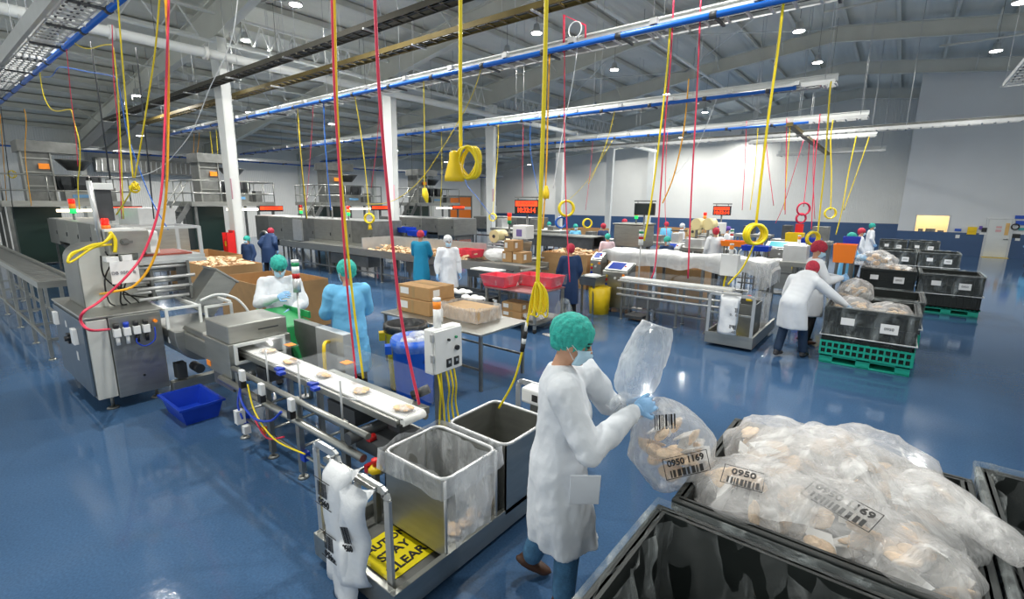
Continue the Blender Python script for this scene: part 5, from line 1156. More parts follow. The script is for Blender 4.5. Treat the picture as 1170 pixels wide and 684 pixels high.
BN = [
 (-.76, 2.35, .53, 3.64, .95, 'big black bin heaped with clear bags of flatbread, beside the nearest person', dict(liner=False, lab=False)),
 (-.80, .94, .52, 2.27, .95, 'big black bin with a clear liner, empty, at the bottom edge of the picture', dict(lab=False, hang=.6, seed=4, film=FILM_N)),
 (.56, 2.5, 1.86, 3.86, .95, 'big black bin with a crinkled liner edge at the right edge of the picture', dict(lab=False, hang=.6, seed=7, film=FILM_N)),
 (-.74, 8.95, .43, 10.12, .92, 'film wrapped black bin on a green crate and pallet, beside the stooping person', dict(lattice=.36, seed=2)),
 (-.70, 10.3, .52, 11.5, .92, 'film wrapped black bin right behind the one with the green crate', dict(lattice=.36, seed=3, lab=False)),
 (-.60, 14.9, .5, 16.1, .95, 'unwrapped black bin under the pale sack, in front of the blue gowned person', dict(liner=False)),
 (.56, 14.9, 1.7, 16.1, .92, 'film wrapped black bin on a green pallet, rightmost in its row', dict(lattice=.16, seed=5)),
 (-.38, 21, .62, 22.2, .95, 'film wrapped black bin in the middle row, left one of the pair', dict(seed=6)),
 (.68, 21, 1.72, 22.2, .95, 'film wrapped black bin in the middle row, right one beside the open floor', dict(seed=8)),
 (-.55, 27.2, .42, 28.4, .95, 'film wrapped black bin in the farthest row, left one, below the office window', dict(seed=9)),
 (.48, 27.2, 1.5, 28.4, .95, 'film wrapped black bin in the farthest row, right one, below the office window', dict(seed=10))]
for x0, y0, x1, y1, zr, lb, kw in BN: pallet_bin(x0, y0, x1, y1, zr, lb, group='black bins on pallets', **kw)
# bags heaped in the nearest bin
def full_bag(c, r, seed, label, M=None, st=None, m=FILM_P, nfill=14, flat=.75, cat='plastic bag', group=None, size=1.2):
    t = thing('product_bag', label, cat, c, 0, group)
    bo = lumpy((0, 0, 0), r, seed, .16, M, fr=2.2, squash=flat).build('bag', m, t)
    bread_fill(t, (0, 0, 0), (r[0]*.85, r[1]*.85, r[2]*.7), nfill, seed, size=size)
    if st: q = on_surface(bo, st[0], st[1]); stamp(t, q[0], q[1], *st[2:])
    return t
HG = 'bags heaped in the nearest black bin'
for i, (c, r, lb) in enumerate((((-.45, 2.72, .92), (.30, .34, .17), 'flatbread bag printed 0950 at the near left corner of the heap'), ((-.38, 3.22, .96), (.33, .34, .2), 'clear flatbread bag at the far left corner of the heaped bin'),
        ((.02, 3.28, 1.0), (.34, .3, .22), 'flatbread bag at the far side, highest of the heap'), ((-.05, 2.72, .93), (.34, .3, .17), 'flatbread bag with long printed code at the near side of the heap'),
        ((.27, 2.98, .96), (.28, .36, .2), 'clear flatbread bag at the right of the heap'), ((.26, 2.6, .90), (.24, .24, .16), 'clear flatbread bag at the near right corner of the heap'))):
    st = ((.02, -.10, .155), (0, -.35, 1), '0950 1169', .06, -.35, 8, .26) if i == 3 else (((-.02, -.12, .15), (0, -.3, 1), '0950', .06, .1, 9, .16) if i == 0 else None)
    full_bag(c, r, 11+i*3, lb, st=st, group=HG, nfill=12)
# one loose wide bag laid over the heap with its mouth hanging out over the right rim
lb = thing('loose_bag', 'wide loose clear bag spread over the heap, its mouth over the right rim', 'plastic bag', (0, 0, 0))
vs = []; fs = []; n, m = 44, 34
for j in range(m):
    for i in range(n):
        u, v = i/(n-1), j/(m-1); x = -.62+1.06*u; y = 2.46+1.08*v
        hh = .98+.24*math.sin(min(1, u*1.15)*math.pi*.92)*math.sin((.12+.8*v)*math.pi)**.7+.05*noise.noise(Vector((x*4, y*4, 2)))+.03*noise.noise(Vector((x*10, y*10, 5)))+.014*abs(noise.noise(Vector((x*26, y*14, 1))))
        e = min(u, 1-u, v, 1-v)*10
        vs.append((x+.05*noise.noise(Vector((v*5, 1, u))), y+.05*noise.noise(Vector((u*5, 3, v))), hh-(.10*(1-min(1, e)))))
for j in range(m-1):
    for i in range(n-1): fs.append((j*n+i, j*n+i+1, (j+1)*n+i+1, (j+1)*n+i))
mb = MB(); mb._add(vs, fs, True); mb.build('bag_sheet', FILM_P, lb)
mb = MB(); mb.tube(smoothpath([(.25, 3.1, 1.08), (.38, 2.98, 1.08), (.50, 2.85, 1.06), (.62, 2.75, 1.02)], 5), [.16, .155, .15, .145, .14, .13, .125, .12, .11, .105, .10, .095, .09, .085, .08, .07], 24)
mb.v = [tuple(Vector(v)+Vector((0, 0, .7))*.03*noise.noise(Vector(v)*9)-Vector((0, 0, (v[2]-1.07)*.45))) for v in mb.v]; mb.build('bag_mouth', FILM_P, lb)
# contents of the other bins
for c, r, s, l_ in (((-.42, 9.5, .86), (.28, .34, .17), 41, 'pale bag in the bin on the green crate, left one'), ((.06, 9.45, .84), (.30, .36, .17), 42, 'pale bag in the bin on the green crate, right one'),
                    ((-.32, 15.3, 1.12), (.42, .34, .24), 43, 'pale sack lying on top of the unwrapped bin, held by the blue gowned person'), ((.1, 15.45, .92), (.36, .3, .12), 44, 'flat pale bag in the unwrapped bin, right of the pale sack')):
    full_bag(c, r, s, l_, m=FILM_P, nfill=10)
# ================================================================== production lines further back
def sig_small(parent, x, y, z, on=('r', 'g'), s=1.0):
    t = MB().cyl((x, y, z), (x, y, z+.12*s), .02*s, n=8).build('signal_post', STEEL_D, parent); q = z+.12*s
    for c, m in (('g', EM_LGRN if 'g' in on else LENS_G), ('a', LENS_A), ('r', EM_LRED if 'r' in on else LENS_R)):
        MB().lathe([(.05*s, 0), (.05*s, .09*s)], (x, y, q), 10).build({'g': 'green_lens', 'a': 'amber_lens', 'r': 'red_lens'}[c], m, t); q += .09*s
def tower(yc, label, big=1.0):
    t = thing('weigher_platform', label, 'weighing machine', (-26, yc, 0), 0, 'weigher platforms along the left wall')
    MB().box(-1.6, -1.8, 2.24, 1.6, 1.8, 2.34).box(1.6, -1.8, 2.18, 1.66, 1.8, 2.38).box(-1.6, -1.86, 2.18, 1.66, -1.8, 2.38).build('deck', STEEL, t)
    mb = MB()
    for x in (-1.5, 0, 1.55):
        for y in (-1.7, 1.7): mb.box(x-.05, y-.05, 0, x+.05, y+.05, 2.2)
    mb.build('deck_post', STEEL_D, t)
    mb = MB()
    for x0, y0, x1, y1 in ((-1.6, -1.8, 1.6, -1.8), (1.6, -1.8, 1.6, 1.8), (1.6, 1.8, -1.6, 1.8)):
        for z in (2.75, 3.3): mb.cyl((x0, y0, z), (x1, y1, z), .03, n=8)
        n = 3
        for k in range(n+1): a = Vector((x0, y0, 0)).lerp(Vector((x1, y1, 0)), k/n); mb.cyl((a.x, a.y, 2.3), (a.x, a.y, 3.3), .025, n=8)
    mb.build('guard_rail', STEEL, t)
    st = MB()
    for x in (.5, 1.3): st.bar((x, -1.8, 2.3), (x, -3.3, .1), .05, .2); st.cyl((x, -1.8, 3.25), (x, -3.3, 1.05), .025, n=8); st.cyl((x, -2.5, 2.2), (x, -2.5, 1.3), .02, n=8).cyl((x, -3.25, 1.1), (x, -3.25, .1), .02, n=8)
    for k in range(9): f = (k+.5)/9; st.box(.52, -1.8-1.5*f-.12, 2.3-2.2*f-.02, 1.28, -1.8-1.5*f+.12, 2.3-2.2*f+.01)
    st.build('stairs', STEEL_D, t)
    w_ = MB().box(-.5, -1.0, 2.34, .5, -.25, 4.3).box(-.6, -1.1, 4.15, .7, .6, 4.55).build('elevator_tower', STEEL_D, t)
    fr = MB()
    for z in (2.9, 3.4, 3.9): fr.box(.5, -1.05, z, .56, -.2, z+.05)
    for y in (-1.05, -.25): fr.box(.5, y, 2.34, .58, y+.05, 4.2)
    fr.build('tower_frame', STEEL, w_)
    hp = MB()
    hp.lathe([(.25, 0), (.55, .35), (.6, .4)], (.2, .5, 3.55), 10); hp.build('hopper', STEEL_D, t)
    bk = MB()
    for k in range(10):
        a = 2*math.pi*k/10; M = Matrix.Translation((.2+.62*math.cos(a), .5+.62*math.sin(a), 3.1)) @ Matrix.Rotation(a, 4, 'Z')
        bk.box(-.12, -.15, -.12, .12, .15, .2, M).prism([(-.12, -.12), (.12, -.12), (.02, -.35), (-.05, -.35)], -.13, .13, 'y', M)
    bk.build('weigh_buckets', DARKM, t)
    MB().box(-.3, .0, 2.34, .7, 1.0, 2.75).lathe([(.5, .25), (.2, 0), (.18, -.2)][::-1], (.2, .5, 2.6), 12).build('weigher_body', STEEL, t)
    MB().box(.72, .2, 2.5, .74, .8, 2.62).build('name_strip', mat('pale_blue_strip', (.15, .35, .6), .5), t)
    MB().box(.6, 1.2, 2.34, 1.0, 1.5, 2.9).box(-.2, 1.2, 2.34, .2, 1.6, 2.7).build('cabinet', STEEL_D, t)
    MB().box(.56, -.6, 3.55, .6, -.3, 3.75).build('amber_display', LENS_A, t)
    MB().box(-.4, -1.5, .05, .6, -.2, 2.15).build('dark_chute', mat('dark_green_sheet', (.02, .05, .04), .4), t)
    # work light and red reader hung from the deck edge
    lt = MB().box(1.7, -.5, 1.98, 1.78, .9, 2.08).build('work_light', EM_TUBE, t)
    rd = MB().box(1.7, .95, 1.92, 1.8, 2.1, 2.2).build('reader_case', BLACK, t)
    MB().box(1.8, .98, 2.0, 1.81, 2.07, 2.16).build('reader_screen', EM_RED, rd)
    text(rd, '8:08:8888', (1.815, 1.52, 2.08), .17, BLACK, (0, 1, 0), (0, 0, 1))
    return t
for y, s in ((4.2, 'at the far left edge, over the long steel conveyor table'), (10, 'just left of and behind the nearest white column'), (16.4, 'between the first and second white columns'), (23, 'between the second and third white columns')):
    tower(y, 'weighing machine on railed platform '+s)
def oven(x0, x1, y0, y1, z0, z1, label, n=4, taper=.12, legs=True, group=None, m=STEEL):
    t = thing('tunnel_machine', label, 'machine', (0, 0, 0), 0, group); L = (x1-x0)/n
    for i in range(n):
        a, b = x0+L*i, x0+L*(i+1); MB().box(a+.008, y0, z0+(taper if i % 2 else 0), b-.008, y1, z1).build('tunnel_panel', m if i % 3 else STEEL_D, t, .01)
        MB().box(b-.14, y0-.02, (z0+z1)/2-.06, b-.1, y0, (z0+z1)/2+.06).build('panel_handle', DARKM, t)
    MB().prism([(y0+.1, z0), (y1-.1, z0), (y1-.3, z0-.2), (y0+.3, z0-.2)], x0+.1, x1-.1, 'x').build('drip_pan', STEEL_D, t)
    MB().box(x0, y0+.05, z1, x1, y1-.05, z1+.02).build('top_plate', STEEL_L, t)
    if legs:
        for k in range(n+1):
            x = x0+.1+(x1-x0-.2)*k/n; MB().box(x-.03, y0+.1, 0, x+.03, y0+.16, z0).box(x-.03, y1-.16, 0, x+.03, y1-.1, z0).build('leg', STEEL_D, t)
    return t
o1 = oven(-23.5, -14.5, 3.3, 4.7, .95, 1.78, 'long stainless tunnel machine at far left behind the steel conveyor table', 6)
MB().box(-15.4, 3.28, 1.0, -14.9, 3.3, 1.4).build('open_hatch', DARKM, o1); MB().cyl((-16.6, 3.29, 1.6), (-14.6, 3.27, 1.6), .04, n=10).build('orange_button', LENS_A, o1)
sig_small(o1, -17.2, 3.5, 1.8, s=1.7); sig_small(o1, -25+4, 3.6, 1.8, s=1.7)
MB().box(-19, 3.8, 1.8, -17.5, 4.6, 2.2).box(-16.8, 3.8, 1.8, -15, 4.6, 2.25).build('top_cover', STEEL_L, o1)
o2 = oven(-23.3, -14.4, 10.3, 11.6, .66, 1.77, 'long stainless tunnel machine behind the fire extinguisher column', 7)
MB().torus((-22.3, 10.2, .62), .45, .08, 'y', 24, 8).cyl((-22.3, 10.25, .62), (-22.3, 10.1, .62), .1, n=12).build('drive_wheel', STEEL_D, o2)
MB().box(-19.8, 10.24, .85, -19.1, 10.3, 1.7).build('control_panel', STEEL_L, o2); sig_small(o2, -19.7, 10.6, 1.78, ('g',), 1.3)
m = MB(); m.cyl((-19.4, 11, 1.78), (-19.4, 11, 2.25), .03, n=8).cyl((-18, 11, 1.78), (-18, 11, 2.25), .03, n=8).cyl((-19.4, 11, 2.25), (-18, 11, 2.25), .03, n=8); m.build('top_frame', STEEL_D, o2)
sig_small(o2, -16.1, 10.5, 1.78, ('r', 'g'), 1.3)
oven(-21, -15.6, 15.5, 17, .95, 1.7, 'stainless tunnel machine left of the second column under the third platform', 5)
o4 = oven(-20, -15.6, 21.5, 23, .9, 1.62, 'stainless tunnel machine right of the third column, farthest', 4)
# steel table conveyor at far left
tc = thing('table_conveyor', 'long low stainless slat conveyor at far left, left of the wrapping machine', 'conveyor', (0, 0, 0))
MB().box(-19, 1.18, 1.14, -10.1, 1.22, 1.24).box(-19, 1.62, 1.14, -10.1, 1.66, 1.24).box(-10.14, 1.22, 1.14, -10.1, 1.62, 1.24).build('side_rail', STEEL, tc)
mb = MB(); x = -18.9
while x < -10.2: mb.box(x, 1.23, 1.18, x+.2, 1.61, 1.195); x += .23
mb.build('slat_belt', STEEL_D, tc)
for x in (-18.4, -16.6, -14.9, -13.2, -11.55, -10.15):
    for y in (1.2, 1.64): l = MB().box(x-.025, y-.025, .05, x+.025, y+.025, 1.16); feet(l, [(x, y)], .06, .025); l.build('leg', STEEL, tc)
MB().box(-18.4, 1.18, .3, -10.1, 1.21, .34).box(-18.4, 1.63, .3, -10.1, 1.66, .34).build('stretcher', STEEL, tc)
mb = MB()
for x in (-18.4, -16.6, -14.9, -13.2, -11.55, -10.15): mb.box(x-.02, 1.2, .3, x+.02, 1.64, .34)
mb.build('stretcher', STEEL, tc)
# product conveyor of the second line
c2 = thing('product_conveyor', 'long stainless conveyor heaped with flatbread in front of the teal gowned person', 'conveyor', (0, 0, 0))
MB().box(-18.5, 9.0, .78, -6.9, 9.05, .98).box(-18.5, 10.2, .78, -6.9, 10.25, .98).box(-18.5, 9.05, .84, -6.9, 10.2, .87).box(-18.4, 9.0, .98, -6.9, 9.02, 1.0).build('conveyor_bed', STEEL, c2)
MB().box(-13.2, 10.2, .98, -9.0, 10.24, 1.34).box(-13.24, 9.05, .98, -13.2, 10.24, 1.34).build('back_guard', STEEL_L, c2)
for x in (-17.8, -17.0, -15.2, -12.3, -11.6, -9.4, -8.6, -7.2):
    l = MB().box(x-.035, 9.04, .05, x+.035, 9.11, .8).box(x-.035, 10.14, .05, x+.035, 10.21, .8); feet(l, [(x, 9.07), (x, 10.17)], .06, .03); l.build('leg', STEEL_D, c2)
MB().box(-17.8, 9.05, .25, -7.2, 9.08, .29).box(-15.5, 9.3, .35, -13.3, 9.9, .7).box(-11.4, 9.3, .4, -10, 9.9, .7).build('drive_box', STEEL_D, c2)
mb = MB(); random.seed(8)
for k in range(420):
    x = random.uniform(-13.0, -8.9); y = random.uniform(9.15, 10.1); z = .9+.22*random.random()*(1-abs(y-9.65)*1.2)
    M = Matrix.Translation((x, y, z)) @ Matrix.Rotation(random.uniform(0, 6), 4, 'Z') @ Matrix.Rotation(random.uniform(-.9, .9), 4, 'X'); mb.ell((0, 0, 0), (.085, .07, .014), M, 7, 4)
o = mb.build('flatbread_heap', FOOD); tag(o, 'loose flatbread heaped on the long conveyor of the second line', 'food', None, 'stuff')
for k, (x, y, s) in enumerate(((-10.0, 10.5, 'by the teal gowned person, farther one'), (-9.25, 9.75, 'by the teal gowned person, nearer one'))):
    o = MB().tray(x-.35, y-.25, x+.35, y+.25, .99, 1.2, .02, .03).build('red_tray', RED_TOTE); tag(o, 'pink red tray on the product conveyor '+s, 'tray', 'red trays on the product conveyor')
o = lumpy((-8.15, 9.7, 1.12), (.42, .3, .17), 4, .1).build('film_sack', FILM_C); tag(o, 'milky white sack lying on the end of the product conveyor', 'sack')
for x, z, s in ((-7.68, .99, 'lower left of the three'), (-7.34, .99, 'lower right of the three'), (-7.62, 1.27, 'on top of the three')):
    carton(x-.16, 9.5, z, .31, .4, .27, 'small cardboard box on the end of the product conveyor, '+s, CARD, False, True, 'small boxes on the product conveyor')
for px, py, dx, s in ((461, 262, .55, 'left'), (475, 266, .35, 'right')):
    g = AY(px, py, 11.6); o = MB().tray(g.x-dx/2-.1, 11.4, g.x+dx/2+.1, 11.9, g.z-.1, g.z+.08, .02, .03).build('storage_tote', BLUE_P); tag(o, 'blue tub on the line behind the second column, %s one' % s, 'tub', 'blue tubs behind the second column')
    MB().box(g.x-.3, 11.45, 0, g.x-.26, 11.5, g.z-.1).box(g.x+.26, 11.45, 0, g.x+.3, 11.5, g.z-.1).box(g.x-.3, 11.8, 0, g.x-.26, 11.85, g.z-.1).box(g.x+.26, 11.8, 0, g.x+.3, 11.85, g.z-.1).build('stand', STEEL_D, o)
# wrapping station of the second line
def wrap_station(x, y, label, s=1.0, group=None, disp=True):
    t = thing('wrapping_station', label, 'machine', (x, y, 0), 0, group)
    MB().box(-1.3, 0, .15, .6, .7, .85).box(-1.35, -.03, .85, .65, .73, .88).build('cabinet', STEEL_D, t, .008)
    for k in range(5): MB().cyl((-1.15+.1*k, -.05, .98+.09*k), (-.35+.1*k, -.05, .98+.09*k), .03, n=10).build('roller', STEEL_L, t)
    MB().prism([(-.6, .9), (.2, .9), (.3, 1.35), (-.4, 1.42)], .1, .6, 'y').build('hood', STEEL, t, .02)
    ro = MB().cyl((-.62, -.1, 1.48), (-.62, .35, 1.48), .19, n=24).build('film_roll', mat('yellowish_film_roll', (.75, .65, .35), .3), t)
    MB().cyl((-.62, -.12, 1.48), (-.62, .37, 1.48), .05, n=12).box(-1.5, .1, 1.46, -.62, .16, 1.5).build('roll_core', DARKM, ro)
    MB().box(-.15, .2, 1.42, .35, .6, 1.82).build('printer', WHITE_P, t, .02); MB().box(.0, .19, 1.5, .2, .2, 1.7).build('printer_panel', mat('violet_panel', (.2, .15, .4), .4), t)
    MB().cyl((-.35, .3, 1.4), (-.35, .3, 1.95), .015, n=8).build('lamp_post', STEEL, t); sig_small(t, -.35, .3, 1.7, ('r',), 1.2)
    cs = MB().prism([(-.1, 0), (.25, 0), (.25, 1.05), (.1, 1.25), (-.1, 1.2)], -.65, -.3, 'y', Matrix.Translation((.3, 0, 0))).build('console', STEEL, t, .01)
    MB().box(.28, -.68, 1.32, .5, -.64, 1.56).cyl((.4, -.6, 1.2), (.4, -.6, 1.4), .02, n=8).build('screen', DARKM, cs); MB().box(.32, -.685, 1.37, .46, -.681, 1.5).build('screen_face', mat('pale_screen', (.8, .75, .6), .3, emit=(.9, .8, .5), estr=.6), cs)
    for k in range(4):
        xx = -.35+k*.42+(.25 if k > 1 else 0); p = [(xx, -.7, .5), (xx, -.7, .85), (xx+.06, -.7, .98), (xx+.18, -.7, 1.02), (xx+.3, -.7, .98), (xx+.34, -.7, .85), (xx+.34, -.7, .5)]
        MB().tube(smoothpath(p, 3), .022, 8).build('guard_hoop', PAINT_W, t)
    MB().box(-.4, -.72, .45, 1.5, -.68, .5).box(-.4, -.72, .1, -.36, -.68, .5).box(1.46, -.72, .1, 1.5, -.68, .5).box(-.4, -.72, .7, 1.5, -.69, .73).build('guard_frame', PAINT_W, t)
    return t
g = AY(585, 300, 11.1); wrap_station(g.x, 11.1, 'wrapping station with film roll and white guard hoops below the red clock display')
g = AY(812, 270, 18.1); wrap_station(g.x, 18.1, 'distant wrapping station with film rolls below the small red display')
def display(px0, py0, px1, py1, y, lines, label, lit=True):
    a = AY(px0, py0, y); b = AY(px1, py1, y); t = thing('hanging_display', label, 'display', (0, 0, 0))
    x0, x1, z0, z1 = a.x, b.x, b.z, a.z
    MB().box(x0, y, z0, x1, y+.12, z1).build('case', BLACK, t, .01)
    MB().box(x0-.02, y+.02, z1+.05, x1+.02, y+.08, z1+.09).cyl((x0+.1, y+.05, z1), (x0+.1, y+.05, z1+.08), .012, n=6).cyl((x1-.1, y+.05, z1), (x1-.1, y+.05, z1+.08), .012, n=6).cyl(((x0+x1)/2, y+.06, 0.02), ((x0+x1)/2, y+.06, z0), .03, n=8).build('bracket', STEEL_D, t)
    if lit:
        h = z1-z0; MB().box(x0+.04, y-.005, z0+h*.55, x1-.04, y, z1-.04).build('red_band', EM_RED, t)
        text(t, lines[0], ((x0+x1)/2, y-.008, z0+h*.76), h*.3, BLACK, (1, 0, 0), (0, 0, 1)); text(t, lines[1], ((x0+x1)/2, y-.008, z0+h*.27), h*.48, EM_RED, (1, 0, 0), (0, 0, 1), bold=.006)
    else: MB().box(x0+.03, y-.004, z0+.03, x1-.03, y, z1-.03).build('screen_face', mat('dark_screen', (.01, .02, .02), .2), t)
    return t
display(588, 228, 615, 245, 12.0, ('LB HOURS', '10:33:14'), 'red lit clock display reading 10:33:14 left of the thickest yellow cord')
display(725, 232, 747, 246, 15.5, ('', ''), 'dark unlit display hanging behind the yellow and red hose pair', False)
display(815, 235, 834, 246, 19.2, ('LB HOURS', '10:33:14'), 'small distant red lit display right of the straight red hose')
# carts and tubs in the middle
rc = thing('utility_cart', 'stainless two shelf cart carrying the red tubs', 'cart', (0, 0, 0))
MB().box(-6.5, 7.3, .76, -5.2, 8.35, .79).build('top_shelf', mat('reddish_steel', (.38, .2, .2), .35, .6), rc, .004); MB().box(-6.5, 7.3, .16, -5.2, 8.35, .19).build('lower_shelf', STEEL_D, rc, .004)
for x in (-6.46, -5.24):
    for y in (7.34, 8.31): l = MB().box(x-.025, y-.025, .08, x+.025, y+.025, .76).build('leg', STEEL, rc); MB().cyl((x-.02, y, .045), (x+.02, y, .045), .044, n=12).build('caster', RUBBER, l)
for x0, y0, x1, y1, s in ((-6.6, 7.28, -5.95, 7.8, 'nearer and left one'), (-6.12, 7.83, -5.2, 8.35, 'farther and right one')):
    o = MB().tray(x0, y0, x1, y1, .795, 1.03, .015, .06).build('red_tub', RED_TOTE); tag(o, 'red tub wrapped in clear film on the two shelf cart, '+s, 'tub', 'red tubs on the cart')
    wavy(x0-.02, y0-.02, x1+.02, y1+.02, .85, 1.05, .03, seed=3).build('film_wrap', FILM_L, o)
    MB().box(x0+.1, y0+.1, .86, x1-.1, y1-.1, .94).build('contents', mat('dark_red_contents', (.3, .02, .03), .5), o)
carton(-6.15, 7.45, .192, .5, .4, .14, 'cardboard box on the lower shelf of the red tub cart, bottom one', CARD, True, True)
carton(-6.17, 7.47, .335, .5, .38, .16, 'cardboard box on the lower shelf of the red tub cart, top one', CARD, True, True)
spray_bottle((-6.3, 7.42, .192), 'white spray bottle on the lower shelf of the red tub cart', 1.2)
o = lumpy((-5.42, 7.6, .28), (.2, .25, .085), 6, .15).build('film_bundle', FILM_P); tag(o, 'crumpled clear bundle on the lower shelf of the red tub cart', 'plastic bundle')
o = lumpy((-4.95, 7.9, .32), (.16, .22, .32), 9, .15).build('film_sack', FILM_L); tag(o, 'pale see-through sack standing right of the red tub cart', 'sack')
o = MB().ell((0, 0, 0), (.36, .12, .015), Matrix.Translation((-4.75, 7.4, .02)), 16, 5).build('floor_film', FILM_P); tag(o, 'scrap of clear film lying on the floor at the foot of the red tub cart', 'film scrap')
for x0, y0, s in ((-7.85, 7.35, 'with white lumps and no label'), (-7.15, 7.0, 'with a white label')):
    t = thing('wheeled_tub', 'low charcoal tub on casters beside the red tub cart, '+s, 'tub', (0, 0, 0), 0, 'charcoal tubs beside the cart')
    MB().tray(x0, y0, x0+.66, y0+.75, .12, .52, .02, .02).build('tub_body', GREY_TOTE, t)
    mb = MB()
    for dx in (.08, .58):
        for dy in (.08, .67): mb.cyl((x0+dx-.02, y0+dy, .06), (x0+dx+.02, y0+dy, .06), .055, n=10)
    mb.build('caster', RUBBER, t)
    if 'white label' in s: MB().box(x0+.2, y0-.005, .25, x0+.4, y0, .42).build('label', PAPER, t)
    mb = MB(); random.seed(7)
    for k in range(6): mb.ell((x0+.12+.09*k, y0+.2+.3*random.random(), .5), (.1, .1, .06), n=9, m=6)
    mb.build('white_contents', WHITE_P, t)
o = MB().tray(-7.75, 8.1, -6.75, 8.6, .78, .95, .02, .02).build('tray', GREY_TOTE); tag(o, 'charcoal tray with white sheets on a stand, behind the charcoal tubs', 'tray')
MB().box(-7.7, 8.15, .94, -6.9, 8.5, .97).build('white_sheets', PAPER, o); MB().box(-7.7, 8.15, 0, -7.66, 8.2, .78).box(-6.84, 8.15, 0, -6.8, 8.2, .78).box(-7.7, 8.5, 0, -7.66, 8.55, .78).box(-6.84, 8.5, 0, -6.8, 8.55, .78).build('stand', STEEL_D, o)
# touch screen consoles and the guarded conveyor
def console(x, y, s, label, w_=.62, h=1.0, scr=SCREEN_B, group=None):
    t = thing('touch_console', label, 'control console', (x, y, 0), 0, group)
    MB().prism([(-.3*s, .08), (.3*s, .08), (.3*s, h+.1), (-.3*s, h-.08)], 0, .5*s, 'y', Matrix.Rotation(math.pi/2, 4, 'Z')).build('x', STEEL, t) if False else None
    MB().prism([(0, .1), (.45*s, .1), (.45*s, h+.12), (0, h-.06)], -w_/2, w_/2, 'x').build('cabinet', STEEL, t, .008)
    M = Matrix.Translation((0, .225*s, h+.035)) @ Matrix.Rotation(math.atan2(.18, .45*s), 4, 'X')
    MB().box(-w_*.46, -.2*s, 0, w_*.46, .2*s, .02, M).build('panel', STEEL_L, t); MB().box(-w_*.36, -.15*s, .02, w_*.2, .16*s, .025, M).build('screen', scr, t)
    MB().lathe([(.02, 0), (.02, .03)], (w_*.35, .1, h+.06), 10).build('red_button', RED, t)
    for i, (xx, zz, m_) in enumerate(((-.2, h-.25, RED), (-.2, h-.17, YELLOW), (-.2, h-.36, BLUE_P), (.02, h-.2, WHITE_P), (.22, h-.12, LENS_A))): MB().cyl((xx*w_/.62, 0, zz), (xx*w_/.62, -.02, zz), .03, n=10).build('button', m_, t)
    mb = MB()
    for xx in (-w_/2+.05, w_/2-.05):
        for yy in (.05, .4*s): mb.cyl((xx, yy, 0), (xx, yy, .1), .02, n=8)
    mb.build('foot', STEEL_D, t); return t
console(-4.95, 10.05, 1, 'stainless console with a blue touch screen at the head of the clear guarded conveyor')
console(-5.75, 10.6, .7, 'narrow stainless console with a small blue screen behind the navy smock woman', .3, 1.15)
g3 = thing('guarded_conveyor', 'stainless conveyor under clear curved guards, right of the touch screen console', 'conveyor', (0, 0, 0))
MB().box(-4.6, 9.6, .86, -2.3, 9.9, .9).build('belt', BELT, g3)
for z, y in ((.84, 9.52), (.68, 9.5), (.55, 9.5), (.84, 9.98)): MB().cyl((-4.6, y, z), (-2.1, y, z), .025, n=8).build('rail_pipe', STEEL_L, g3)
for x in (-4.5, -3.9, -3.3, -2.7, -2.2):
    for y in (9.55, 9.95): l = MB().box(x-.02, y-.02, .05, x+.02, y+.02, .86); feet(l, [(x, y)], .06, .02); l.build('leg', STEEL_D, g3)
MB().box(-4.5, 9.54, .25, -2.2, 9.57, .28).build('stretcher', STEEL_D, g3)
for x0, x1 in ((-4.35, -3.45), (-3.4, -2.55)):
    arc_ = [(9.42+.0, .35), (9.42, .8)]+[(9.42+.25-.25*math.cos(a*math.pi/16), .85+.18*math.sin(a*math.pi/16)) for a in range(9)]+[(9.95, 1.03)]
    MB().prism(arc_+[(y+.008, z-.008) for y, z in reversed(arc_)], x0, x1, 'x').build('clear_guard', CLEAR, g3)
MB().box(-4.2, 9.6, .3, -3.8, 9.9, .5).box(-4.4, 9.5, .06, -4.0, 9.9, .12).build('drive_motor', DARKM, g3)
# covered table
cvt = thing('covered_table', 'long table draped with a milky white plastic sheet, in the middle right', 'table', (0, 0, 0))
mb = MB()
for x in (-5.7, -4.5, -3.3, -2.1):
    for y in (11.1, 11.9): mb.box(x-.03, y-.03, 0, x+.03, y+.03, 1.2)
mb.box(-5.75, 11.05, 1.18, -2.05, 11.95, 1.22); mb.build('table_frame', STEEL_D, cvt)
vs = []; fs = []; n, m = 60, 16
for j in range(m):
    for i in range(n):
        u, v = i/(n-1), j/(m-1); x = -5.9+4.0*u
        if v < .3: y = 11.0-.04*noise.noise(Vector((x*5, v*6, 1))); z = 1.02+.1*noise.noise(Vector((x*2.2, 0, 4)))+(1.32-1.02)*(v/.3)
        elif v < .7: y = 11.0+1.0*(v-.3)/.4; z = 1.36-.05*abs(math.sin(x*2.1))+.04*noise.noise(Vector((x*4, y*4, 2)))
        else: y = 12.0+.03*noise.noise(Vector((x*5, v, 7))); z = 1.34-.35*(v-.7)/.3
        if i in (0, 1, n-1, n-2): z -= .22*(1 if i in (0, n-1) else .4)
        vs.append((x, y, z))
for j in range(m-1):
    for i in range(n-1): fs.append((j*n+i, j*n+i+1, (j+1)*n+i+1, (j+1)*n+i))
mb = MB(); mb._add(vs, fs, True); mb.build('plastic_cover', FILM_C, cvt)
mb = MB(); mb.box(-2.2, 10.95, .75, -1.95, 10.97, 1.3).box(-1.95, 10.97, .8, -1.93, 11.9, 1.3); mb.build('hanging_flap', FILM, cvt)
